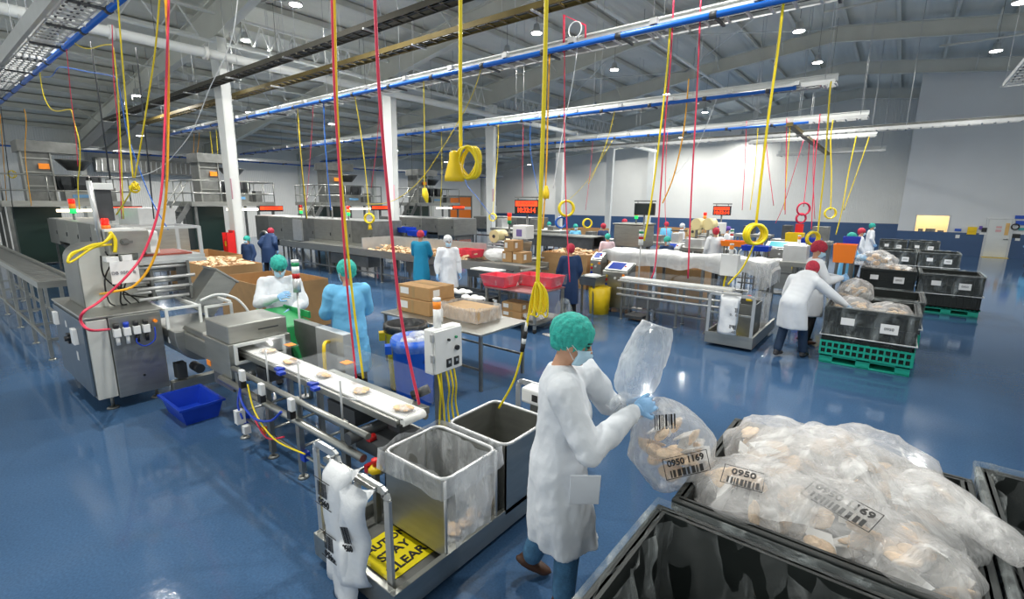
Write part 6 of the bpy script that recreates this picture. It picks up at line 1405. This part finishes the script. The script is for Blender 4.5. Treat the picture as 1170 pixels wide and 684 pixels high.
def stand_box(x, y, z, label, group='white boxes with amber beacons'):
    t = thing('control_box', label, 'control box', (x, y, 0), 0, group)
    MB().box(-.16, -.1, z, .16, .1, z+.42).build('enclosure', WHITE_P, t, .012)
    segs([('beacon_tube', WHITE_P, .1), ('amber_band', LENS_A, .08), ('cap', WHITE_P, .03)], t, (0, 0), .04, z+.42)
    MB().box(-.03, -.03, .0, .03, .03, z).build('post', STEEL_D, t); MB().tube(smoothpath([(-.05, 0, z), (-.08, 0, z-.25), (-.02, 0, z-.4)], 4), .02, 6).build('yellow_cable', YEL_CORD, t)
    return t
stand_box(-2.5, 10.1, 1.1, 'white control box with an amber beacon in front of the milky covered table')
g = AY(912, 283, 15); stand_box(g.x, 15, 1.05, 'distant white control box with an amber beacon, left of the red hairnet woman')
def tall_signal(x, y, h, label):
    t = thing('signal_light', label, 'signal light', (x, y, 0)); MB().cyl((0, 0, 0), (0, 0, h), .02, n=8).cyl((0, 0, 0), (0, 0, .03), .12, n=12).build('pole', STEEL_L, t)
    segs([('base', WHITE_P, .14), ('red_band', LENS_R, .06), ('white_band', WHITE_P, .07), ('green_band', LENS_G, .05), ('cap', WHITE_P, .03)], t, (0, 0), .055, h); return t
g = AY(732, 280, 10.7); tall_signal(g.x, 10.7, g.z-.0, 'signal light with green, white and red bands behind the touch screen console')
g = AY(836, 270, 16.5); tall_signal(g.x, 16.5, 1.35, 'distant signal light behind the milky covered table')
# third bin cart
k3 = thing('bin_cart', 'stainless cart with a steel bin and hanging white bags, left of the stooping person', 'cart', (0, 0, 0), 0, 'bin carts')
MB().box(-2.45, 8.75, .12, -1.7, 10.6, .16).box(-2.47, 8.72, .06, -2.43, 10.62, .26).box(-1.72, 8.72, .06, -1.68, 10.62, .26).box(-2.43, 8.72, .06, -1.72, 8.76, .26).build('deck', STEEL, k3)
hoop(-2.44, -1.72, 8.74, .95, k3); MB().box(-2.44, 8.73, .6, -1.72, 8.76, .63).build('handle_brace', STEEL, k3)
MB().tray(-2.35, 9.1, -1.78, 9.7, .17, .75, .015).build('bin', STEEL_D, k3)
wavy(-2.38, 9.75, -1.76, 10.4, .2, .8, .05, seed=6).build('bag_liner', FILM, k3)
MB().box(-2.35, 8.9, .165, -1.9, 9.08, .17).build('yellow_plate', MATS['caution_yellow'], k3)
MB().cyl((-1.85, 8.95, .85), (-1.85, 8.95, .9), .05, n=8).build('stop_button_base', YELLOW, k3); MB().cyl((-1.85, 8.95, .9), (-1.85, 8.95, .95), .03, n=8).build('stop_button', RED, k3)
h3 = thing('hanging_bags', 'white printed bags hanging on the cart left of the stooping person', 'bags', (0, 0, 0))
b = sheet(-2.25, -1.93, 8.7, .28, .95, 3, .05).build('printed_bag', BAGW, h3)
for z in (.72, .42): barcode(b, (-2.0, 8.625, z), .1, .08, (1, 0, 0), (0, 0, 1)); text(b, '0950', (-2.0, 8.625, z-.08), .06, INK, (-1, 0, 0), (0, 0, -1))
# machines and crates further back
bx = thing('box_machine', 'square stainless cabinet machine with a signal light, behind the pink gowned person', 'machine', (0, 0, 0))
MB().box(-8.0, 16, .95, -6.9, 17, 1.72).box(-8.05, 15.95, 1.72, -6.85, 17.05, 1.78).build('cabinet', STEEL, bx, .03); MB().box(-7.9, 16.1, 0, -7.8, 16.2, .95).box(-7.1, 16.1, 0, -7.0, 16.2, .95).box(-7.9, 16.8, 0, -7.8, 16.9, .95).box(-7.1, 16.8, 0, -7.0, 16.9, .95).build('leg', STEEL_D, bx); sig_small(bx, -7.3, 16.3, 1.78, ('r', 'g'), 1.3)
l3 = thing('dark_trough', 'long dark conveyor trough left of the square cabinet machine', 'conveyor', (0, 0, 0))
MB().box(-12.5, 15.2, .85, -8.4, 15.3, 1.25).box(-12.5, 16.0, .85, -8.4, 16.1, 1.25).box(-12.5, 15.3, .85, -8.4, 16.0, .9).build('trough', DARKM, l3); MB().box(-12.5, 15.15, 1.25, -8.4, 16.15, 1.29).build('trough_rim', STEEL, l3)
for x in (-12.3, -10.9, -9.6, -8.6): MB().box(x, 15.25, 0, x+.06, 15.31, .85).box(x, 15.95, 0, x+.06, 16.01, .85).build('leg', STEEL_D, l3)
def gaylord(x0, y0, dx, dy, h, label, fill=False, z0=0.0, empty=True, m=CARD):
    t = carton(x0, y0, z0+.001, dx, dy, h, label, m, False, False, 'big cardboard bins', 0, True)
    t.name = 'cardboard_bin'
    MB().cbox((0, 0, h*.65), (dx*.96, dy*.96, .02)).build('fill_sheet', m, t) if (fill and False) else None
    if fill:
        mb = MB(); random.seed(int(abs(x0*10)))
        for k in range(150):
            x = random.uniform(-dx*.45, dx*.45); y = random.uniform(-dy*.45, dy*.45); z = h-.06+.14*(1-(2*x/dx)**2)*(1-(2*y/dy)**2)+random.uniform(-.02, .03)
            M = Matrix.Translation((x, y, z)) @ Matrix.Rotation(random.uniform(0, 6), 4, 'Z') @ Matrix.Rotation(random.uniform(-.6, .6), 4, 'X'); mb.ell((0, 0, 0), (.085, .07, .014), M, 7, 4)
        mb.cbox((0, 0, h-.12), (dx*.95, dy*.95, .06)); mb.build('flatbread_fill', FOOD, t, kind='stuff')
    return t
gaylord(-14.3, 4.35, 2.0, 1.15, .95, 'big cardboard bin heaped with flatbread at the foot of the nearest column', True)
gaylord(-10.8, 3.95, 1.9, 1.3, .95, 'big open cardboard bin, empty, left of the white gowned person under the signal light')
gaylord(-17.0, 4.9, 2.4, 1.1, .95, 'big cardboard bin at the far left of the heaped one, by the crouching navy person')
gaylord(-8.5, 12.2, 1.6, 1.2, 1.0, 'big cardboard bin behind the red tubs, left of the navy smock woman', True)
gaylord(-6.75, 12.3, 1.3, 1.2, .95, 'big cardboard bin behind the narrow console, right of the navy smock woman', False)
gaylord(-8.1, 14.9, 1.0, .8, .9, 'cardboard bin under the square cabinet machine')
gaylord(-4.9, 12.4, 1.2, .9, .85, 'cardboard bin under the milky covered table')
for i, (px, py, y, dx, s) in enumerate(((633, 262, 26, 1.4, 'left of the fourth column'), (668, 262, 24, 1.8, 'below the coil of yellow cord'), (775, 262, 26, 2.2, 'behind the blue gowned distant person'), (800, 264, 22, 1.6, 'under the distant film rolls'))):
    g = AY(px, py, y); gaylord(g.x-dx/2, y, dx, 1.2, g.z+.05, 'distant cardboard bin before the blue wainscot, '+s)
o = MB().lathe([(.2, 0), (.21, .02), (.22, .4), (.24, .8), (.25, .85), (.2, .86)], (-4.35, 14, 0), 20).box(-4.68, 13.75, 0.02, -4.58, 14.2, .86).build('yellow_drum', YELLOW); tag(o, 'yellow drum under the milky covered table', 'drum')
o = MB().lathe([(.22, 0), (.26, .6), (.2, .62)], (-5.15, 9.75, 0), 20).build('yellow_bucket', YELLOW); tag(o, 'yellow bucket between the navy smock woman and the touch screen console', 'bucket')
o = MB().tray(-5.55, 9.45, -5.2+.1, 9.95, .66, .86, .02, .03).build('weigh_tray', STEEL); tag(o, 'steel tray of white dough on a stand right of the navy smock woman', 'tray'); MB().ell((-5.32, 9.7, .85), (.2, .2, .05), n=12, m=6).build('dough', WHITE_P, o); MB().box(-5.5, 9.5, 0, -5.46, 9.54, .66).box(-5.2, 9.5, 0, -5.16, 9.54, .66).build('stand', STEEL_D, o)
for px, py, y, m_, dx, dz, nm, lb, cat in ((845, 279, 15.5, ORANGE, 1.1, .16, 'orange_tub', 'orange tub on the far line behind the milky covered table', 'tub'), (862, 284, 14.5, BLUE_P, .7, .14, 'storage_tote', 'blue tub with a yellow end behind the milky covered table', 'tub'),
        (906, 276, 18, YELLOW, .5, .55, 'yellow_crate', 'yellow crate on the far line left of the distant white box', 'crate'), (964, 290, 13.5, ORANGE, .45, .42, 'orange_crate', 'orange crate hanging on a steel stand left of the blue gowned person', 'crate'), (972, 278, 14.5, BLUE_P, .35, .3, 'storage_tote', 'small blue crate above the orange crate', 'crate'), (925, 280, 17, BLUE_P, .5, .4, 'storage_tote', 'blue crate on the far line right of the distant white box', 'crate')):
    g = AY(px, py, y); o = MB().tray(g.x-dx/2, y, g.x+dx/2, y+.5, g.z-dz/2, g.z+dz/2, .02, .03).build(nm, m_); tag(o, lb, cat)
    q = MB()
    for xx in (g.x-dx/2+.08, g.x+dx/2-.1):
        for yy in (y+.08, y+.4): q.box(xx, yy, 0, xx+.04, yy+.04, g.z-dz/2)
    q.box(g.x-dx/2, y+.03, .3, g.x+dx/2, y+.06, .34).build('stand', STEEL_D, o)
def far_machine(px0, px1, py, y, label, top=BELT, extra=None, h=None):
    a = AY(px0, py, y); b = AY(px1, py, y); z = (a.z+b.z)/2; t = thing('line_conveyor', label, 'conveyor', (0, 0, 0))
    MB().box(a.x, y, z-.1, b.x, y+.8, z).build('conveyor_bed', STEEL, t); MB().box(a.x+.1, y+.1, z, b.x-.1, y+.7, z+.012).build('belt', top, t)
    mb = MB(); n = max(2, int((b.x-a.x)/1.0))
    for k in range(n+1):
        x = a.x+.05+(b.x-a.x-.15)*k/n; mb.box(x, y+.05, 0, x+.05, y+.1, z-.1).box(x, y+.7, 0, x+.05, y+.75, z-.1)
    mb.box(a.x, y+.05, .3, b.x, y+.08, .34).box(a.x, y+.04, z-.3, b.x, y+.07, z-.26); mb.build('leg_frame', STEEL_D, t)
    random.seed(int(px0)); 
    for k in range(int((b.x-a.x)/.9)):
        x = a.x+.3+.9*k; hh = random.uniform(.15, .5); MB().box(x, y+.15, z+.012, x+random.uniform(.25, .6), y+.65, z+hh).build('machine_head', random.choice([STEEL, STEEL_D, DARKM, STEEL_L]), t, .01)
    return t
far_machine(733, 800, 278, 19.5, 'distant steel conveyor with machine heads behind the dark display')
far_machine(770, 832, 284, 16.2, 'steel conveyor with machine heads under the small red display')
far_machine(838, 880, 268, 20.5, 'distant steel conveyor behind the ring of yellow loops')
far_machine(876, 940, 300, 13.2, 'open steel pipe conveyor between the milky covered table and the red hairnet woman')
far_machine(880, 950, 275, 19.0, 'distant steel conveyor left of the green hairnet persons')
far_machine(560, 640, 262, 16.5, 'distant steel conveyor behind the red clock display')
far_machine(430, 470, 272, 12.3, 'steel conveyor with machine heads behind the second column')
far_machine(640, 700, 272, 18.5, 'distant steel conveyor below the coil of blue hose')
console(AY(888, 300, 15.5).x, 15.5, 1.1, 'distant stainless console with a teal screen left of the yellow crate', .8, 1.3, mat('teal_screen', (.02, .3, .35), .3, emit=(.02, .3, .35), estr=.3))
console(AY(775, 300, 16).x, 15.2, .8, 'distant stainless console left of the crouching green hairnet person', .5, 1.1)
for px, py, y, s in ((795, 256, 17.1, 'left'), (808, 256, 17.1, 'right')):
    g = AY(px, py, y); o = MB().cyl((g.x, y, g.z), (g.x+.1, y+.3, g.z), .2, n=22).build('film_roll', MATS['yellowish_film_roll']); tag(o, 'distant yellowish film roll below the small red display, %s one' % s, 'film roll', 'distant film rolls')
    MB().box(g.x-.03, y+.1, 0, g.x+.03, y+.2, g.z).build('roll_stand', STEEL_D, o)
# things on the columns and walls
fe = thing('fire_extinguisher', 'red fire extinguisher in a holder on the nearest white column', 'fire extinguisher', (-15.93, 6.24, .95))
MB().box(-.16, .04, -.05, .16, .09, .62).box(-.16, -.14, -.08, .16, .09, -.04).box(-.17, -.14, -.08, -.15, .09, .55).box(.15, -.14, -.08, .17, .09, .55).build('holder', RED, fe)
MB().lathe([(.09, 0), (.1, .02), (.1, .42), (.06, .5), (.03, .52)], (0, -.03, -.03), 16).build('cylinder', RED, fe); MB().box(-.03, -.08, .48, .06, .02, .54).tube([(0, -.05, .5), (.1, -.1, .4), (.1, -.12, .2)], .015, 6).build('valve', BLACK, fe)
MB().box(-.05, -.135, .15, .05, -.13, .3).build('yellow_label', YELLOW, fe)
t = thing('roller_door', 'orange slatted roller door on the far left wall, right of the fourth platform', 'door', (0, 0, 0))
a = AX(514, 225, -34.1); b = AX(538, 250, -34.1)
MB().box(-34.19, a.y, .02, -34.1, b.y, a.z).build('orange_slats', ORANGE, t); MB().box(-34.1, a.y, a.z*.58, -34.08, b.y, a.z*.68).box(-34.1, a.y, a.z*.18, -34.08, b.y, a.z*.26).build('pale_band', PAINT_W, t)
MB().box(-34.19, a.y-.15, 0, -34.05, a.y, a.z+.15).box(-34.19, b.y, 0, -34.05, b.y+.15, a.z+.15).box(-34.19, a.y, a.z, -34.05, b.y, a.z+.15).build('door_frame', STEEL_D, t)
t = thing('louvred_duct', 'grey louvred duct along the left wall above the knotted yellow cords', 'duct', (0, 0, 0))
MB().box(-33.85, 6.9, 3.85, -33.3, 12.2, 4.6).build('duct', STEEL_D, t)
mb = MB()
for k in range(22): mb.bar((-33.28, 6.95+k*.24, 4.5), (-33.2, 6.9+k*.24, 3.92), .03, .12)
mb.build('louvre', STEEL_L, t)
def wall_sign(px0, py0, px1, py1, m, name, label, cat='sign', lines=None, y=None, parts=None):
    y = y or YO-.05; a = AY(px0, py0, y); b = AY(px1, py1, y); o = MB().box(a.x, y-.04, b.z, b.x, y, a.z).build(name, m); tag(o, label, cat)
    if lines:
        for i, s in enumerate(lines): text(o, s, ((a.x+b.x)/2, y-.045, a.z-(a.z-b.z)*(i+.5)/len(lines)), (a.z-b.z)/len(lines)*.8, INK, (1, 0, 0), (0, 0, 1))
    return o
BS = mat('blue_sign', (.02, .10, .55), .4)
wall_sign(1091, 261, 1098, 264, BS, 'wall_sign', 'small blue sign on the office wall left of the yellow rack'); wall_sign(1092, 268, 1096, 272, WHITE_P, 'soap_dispenser', 'small white dispenser under the small blue sign', 'dispenser')
o = wall_sign(1106, 259, 1115, 268, YELLOW, 'wall_rack', 'yellow rack on the office wall left of the door', 'rack'); a = AY(1107, 261, YO-.1); MB().box(a.x, YO-.16, a.z-.12, a.x+.2, YO-.1, a.z-.08).box(a.x, YO-.16, a.z-.28, a.x+.2, YO-.1, a.z-.24).build('rack_shelf', YELLOW, o)
wall_sign(1119, 258, 1122, 262, mat('violet_sign', (.15, .08, .4), .4), 'wall_sign', 'small violet box on the wall close left of the door', 'sign'); wall_sign(1122, 260, 1127, 265, BLACK, 'wall_box', 'black box on the wall touching the door frame', 'box'); wall_sign(1119, 266, 1127, 268, WHITE_P, 'wall_shelf', 'narrow white shelf on the wall left of the door', 'shelf')
wall_sign(1160, 246, 1170, 250, BS, 'wall_sign', 'long blue sign at the right edge, upper of the two above the black holder'); wall_sign(1161, 252, 1170, 257, BS, 'wall_sign', 'long blue sign at the right edge, lower of the two above the black holder')
o = wall_sign(1157, 267, 1165, 272, BLACK, 'wall_box', 'black holder on the wall right of the door', 'holder'); a = AY(1160, 259, YO-.1); o = MB().torus((a.x, YO-.12, a.z), .13, .03, 'y', 20, 6).build('hose_ring', RUBBER); tag(o, 'black hose ring on the wall right of the door', 'hose')
wall_sign(1164, 260, 1170, 263, mat('teal_sign', (.05, .4, .4), .4), 'wall_sign', 'small teal sign at the right edge of the office wall'); wall_sign(1160, 272, 1165, 275, WHITE_P, 'wall_tray', 'white tray under the black holder', 'tray')
mon_a = AY(1055, 262, YO+.8); t = thing('office_computer', 'dark computer monitors seen through the office window', 'monitor', (0, 0, 0))
MB().box(wx0+.15, YO+.5, wz0-.05, wx0+.35, YO+.6, wz0+.2).box(wx0+.45, YO+.55, wz0-.05, wx0+.85, YO+.6, wz0+.22).box(wx1-.35, YO+.5, wz0-.05, wx1-.1, YO+.6, wz0+.15).build('monitor_case', DARKM, t)
MB().box(wx0-.1, YO+.3, 0, wx1+.1, YO+.9, wz0-.05).build('desk', STEEL_D, t)
# ================================================================== the other people
def far_person(label, loc, rz, h, gown, net, tr=BLACK_T, **kw):
    pose = dict(kw.pop('pose', {})); return person(label, (loc[0], loc[1], 0), rz, h, pose, gown, net, tr, **kw)
far_person('person in white gown and green hairnet packing flatbread behind the metal detector', (-6.42, 3.08), -.35, 1.74, GOWN_W, NET_G, pose=dict(head=(.07, 0, 1.60), face=(.85, 0, -.55), eR=(.12, -.27, 1.16), wR=(.3, -.06, 1.25), hR=(.6, .5, .3), eL=(.1, .25, 1.1), wL=(.32, .06, 1.06), hL=(.8, -.4, -.2)), glove=GLOVE, near=True)
far_person('person in light blue gown and green hairnet, back turned, by the white belt', (-5.1, 3.25), 2.75, 1.76, GOWN_B, NET_G, pose=dict(face=(.95, .45, -.2), eL=(.1, .24, 1.12), wL=(.34, .15, 1.08), eR=(.1, -.24, 1.12), wR=(.34, -.12, 1.08), hem=.42), near=True)
far_person('person in long teal blue smock and red hairnet at the product conveyor', (-9.95, 8.62), 2.1, 1.68, GOWN_T, NET_R, pose=dict(eL=(.12, .24, 1.12), wL=(.34, .14, 1.02), eR=(.12, -.24, 1.12), wR=(.34, -.12, 1.02), hem=.4, face=(.9, 0, -.4)))
far_person('person in a white coat and white hairnet walking in front of the product conveyor', (-7.98, 7.72), -.45, 1.70, GOWN_W, NET_W, KHAKI, pose=dict(face=(1, -.1, -.15), hem=.55, kL=(.08, .1, .5), aL=(.1, .1, .085), kR=(.0, -.1, .5), aR=(-.12, -.1, .1), wR=(.05, -.28, .88), wL=(.05, .27, .88)), near=True)
far_person('person in a long navy smock and red hairnet standing right of the red tubs', (-5.5, 9.0), 2.5, 1.58, GOWN_N, NET_R, pose=dict(hem=.33, eL=(.1, .24, 1.1), wL=(.3, .2, 1.0)))
far_person('person in a white gown and red hairnet stooping towards the bin on the green crate', (-1.14, 8.98), 1.25, 1.72, GOWN_W, NET_R, NAVY_T, pose=dict(hip=(-.12, 0, .92), chest=(.1, 0, 1.2), neck=(.26, 0, 1.34), head=(.36, 0, 1.42), sL=(.17, .19, 1.27), sR=(.17, -.19, 1.27), eL=(.2, .28, 1.0), wL=(.24, .25, .74), eR=(.3, -.38, 1.08), wR=(.42, -.56, .92), face=(.6, 0, -.8), hem=.5, kR=(.06, -.12, .5), aR=(.12, -.14, .085), kL=(-.06, .12, .5), aL=(-.2, .12, .1), hemx=(.08, 0)), bent=True)
far_person('person in white gown and red hairnet lifting a clear bag over a bin', (-1.06, 10.05), .35, 1.82, GOWN_W, NET_R, BLACK_T, pose=dict(face=(.9, -.3, -.4), eR=(.12, -.24, 1.12), wR=(.38, -.1, 1.18), eL=(.14, .22, 1.14), wL=(.4, .1, 1.16), hem=.5), shoe=SHOE)
full_bag((-.42, 10.02, 1.02), (.26, .24, .24), 52, 'clear bag held by the red hairnet person over the bin on the green crate', m=FILM_P, nfill=10)
far_person('person in a light blue gown and green hairnet leaning over the unwrapped bin', (-.95, 15.75), -.1, 1.72, GOWN_B, NET_G, pose=dict(face=(.85, -.2, -.5), eR=(.15, -.24, 1.12), wR=(.42, -.12, 1.1), eL=(.15, .22, 1.14), wL=(.42, .1, 1.1)))
far_person('person in white with red hairnet behind the blue gowned one at the unwrapped bin', (-.95, 20.3), .2, 1.68, GOWN_W, NET_R)
far_person('person in white with green hairnet standing far back at the office wall corner', (-.85, 25.4), .3, 1.70, GOWN_W, NET_G)
far_person('distant person in white with a red hairnet, back turned, behind the milky covered table', (-4.36, 15.6), 2.2, 1.73, GOWN_W, NET_R, pose=dict(hem=.45))
far_person('distant person in navy with a pale green hairnet, low behind the milky covered table', (-5.0, 13.3), -.5, 1.55, GOWN_N, NET_G)
far_person('distant person in light blue with a red hairnet right of the dark display', (-7.9, 20.8), 2.4, 1.66, GOWN_B, NET_R); far_person('distant person in white and white hairnet beside the light blue one', (-7.35, 21.2), .5, 1.6, GOWN_W, NET_W)
far_person('distant person in navy with a red hairnet left of the square cabinet machine', (-9.0, 17.1), 2.8, 1.66, GOWN_N, NET_R); far_person('distant person in pale pink with a green hairnet beside the square cabinet machine', (-7.15, 13.9), 2.3, 1.5, mat('pale_pink_gown_fabric', (.68, .52, .58), .75), NET_G)
far_person('distant person in navy with dark red hairnet, farthest behind the square cabinet machine', (-9.5, 20), 0, 1.75, GOWN_N, NET_R)
far_person('distant person in light blue with a green hairnet behind the dark trough', (-10.2, 17.0), -.6, 1.6, GOWN_B, NET_G); far_person('distant person in white with a green hairnet at the foot of the fourth column', (-12.1, 17.9), -.5, 1.6, GOWN_W, NET_G)
far_person('distant person in white with a purple hairnet among the far hoses', (-5.1, 19.8), 0, 1.6, GOWN_W, NET_P); far_person('distant person in white with a white hairnet right of the purple hairnet one', (-4.35, 21.9), .3, 1.6, GOWN_W, NET_W)
far_person('person in navy with a red hairnet bending by the second tunnel machine at left', (-15.9, 5.75+1.6), 2.2, 1.7, GOWN_N, NET_R, pose=dict(chest=(.08, 0, 1.2), neck=(.2, 0, 1.36), head=(.28, 0, 1.46), sL=(.12, .19, 1.28), sR=(.12, -.19, 1.28)), bent=True)
far_person('person with a green hairnet bending low in front of the navy person at left', (-14.9, 6.3), -1.2, 1.42, GOWN_N, NET_G)
far_person('person in light blue at the right edge, before the office wall', (4.55, 29.5), 2.6, 1.7, GOWN_B, NET_W)

# ================================================================== parts that lie apart become parts of their own
bpy.data.scenes.remove(TMP)
KEEP = set('brick tile plank slat leaf pane stripe lettering letter text barcode print bristle rib louvre vent frame grille mesh stairs person body gown hairnet trousers hair mask loop wiring rung cable flatbread wrapper liner edge film sheet mark fill rods ribs pattern tunnel'.split())
def clusters(me, gap=.004):
    n = len(me.vertices); par = list(range(n))
    def find(i):
        while par[i] != i: par[i] = par[par[i]]; i = par[i]
        return i
    for e in me.edges:
        a, b = find(e.vertices[0]), find(e.vertices[1])
        if a != b: par[a] = b
    isl = {}
    for v in me.vertices: isl.setdefault(find(v.index), []).append(v.index)
    if len(isl) < 2: return None
    box = []
    for k, vs in isl.items():
        cs = [me.vertices[i].co for i in vs]; box.append(([min(c[j] for c in cs)-gap for j in range(3)], [max(c[j] for c in cs)+gap for j in range(3)], vs))
    m = len(box)
    if m > 300: return None
    g = list(range(m))
    def gf(i):
        while g[i] != i: g[i] = g[g[i]]; i = g[i]
        return i
    for i in range(m):
        for j in range(i+1, m):
            a, b = box[i], box[j]
            if all(a[0][k] <= b[1][k] and b[0][k] <= a[1][k] for k in range(3)): g[gf(i)] = gf(j)
    out = {}
    for i in range(m): out.setdefault(gf(i), []).extend(box[i][2])
    return list(out.values()) if len(out) > 1 else None
def submesh(me, vs, name):
    keep = {v: i for i, v in enumerate(sorted(vs))}; co = [tuple(me.vertices[v].co) for v in sorted(vs)]; fs = []; sm = []
    for p in me.polygons:
        if p.vertices[0] in keep: fs.append([keep[v] for v in p.vertices]); sm.append(p.use_smooth)
    n = bpy.data.meshes.new(name); n.from_pydata(co, [], fs); n.polygons.foreach_set('use_smooth', sm)
    for m in me.materials: n.materials.append(m)
    n.update(); return n
done = {}
for o in list(bpy.data.objects):
    if o.type != 'MESH' or o.parent is None or o.get('kind') or o.children: continue
    base = o.name.split('.')[0]
    if base != 'leg_frame' and set(base.split('_')) & KEEP: continue
    if len(o.data.vertices) > 6000: continue
    key = o.data.name
    if key not in done:
        cl = clusters(o.data); done[key] = [submesh(o.data, c, base) for c in cl] if cl and len(cl) <= 60 else None
    if done[key]:
        ms = done[key]
        for m in ms[1:]:
            c = o.copy(); c.data = m; COL.objects.link(c); c.name = base
        o.data = ms[0]
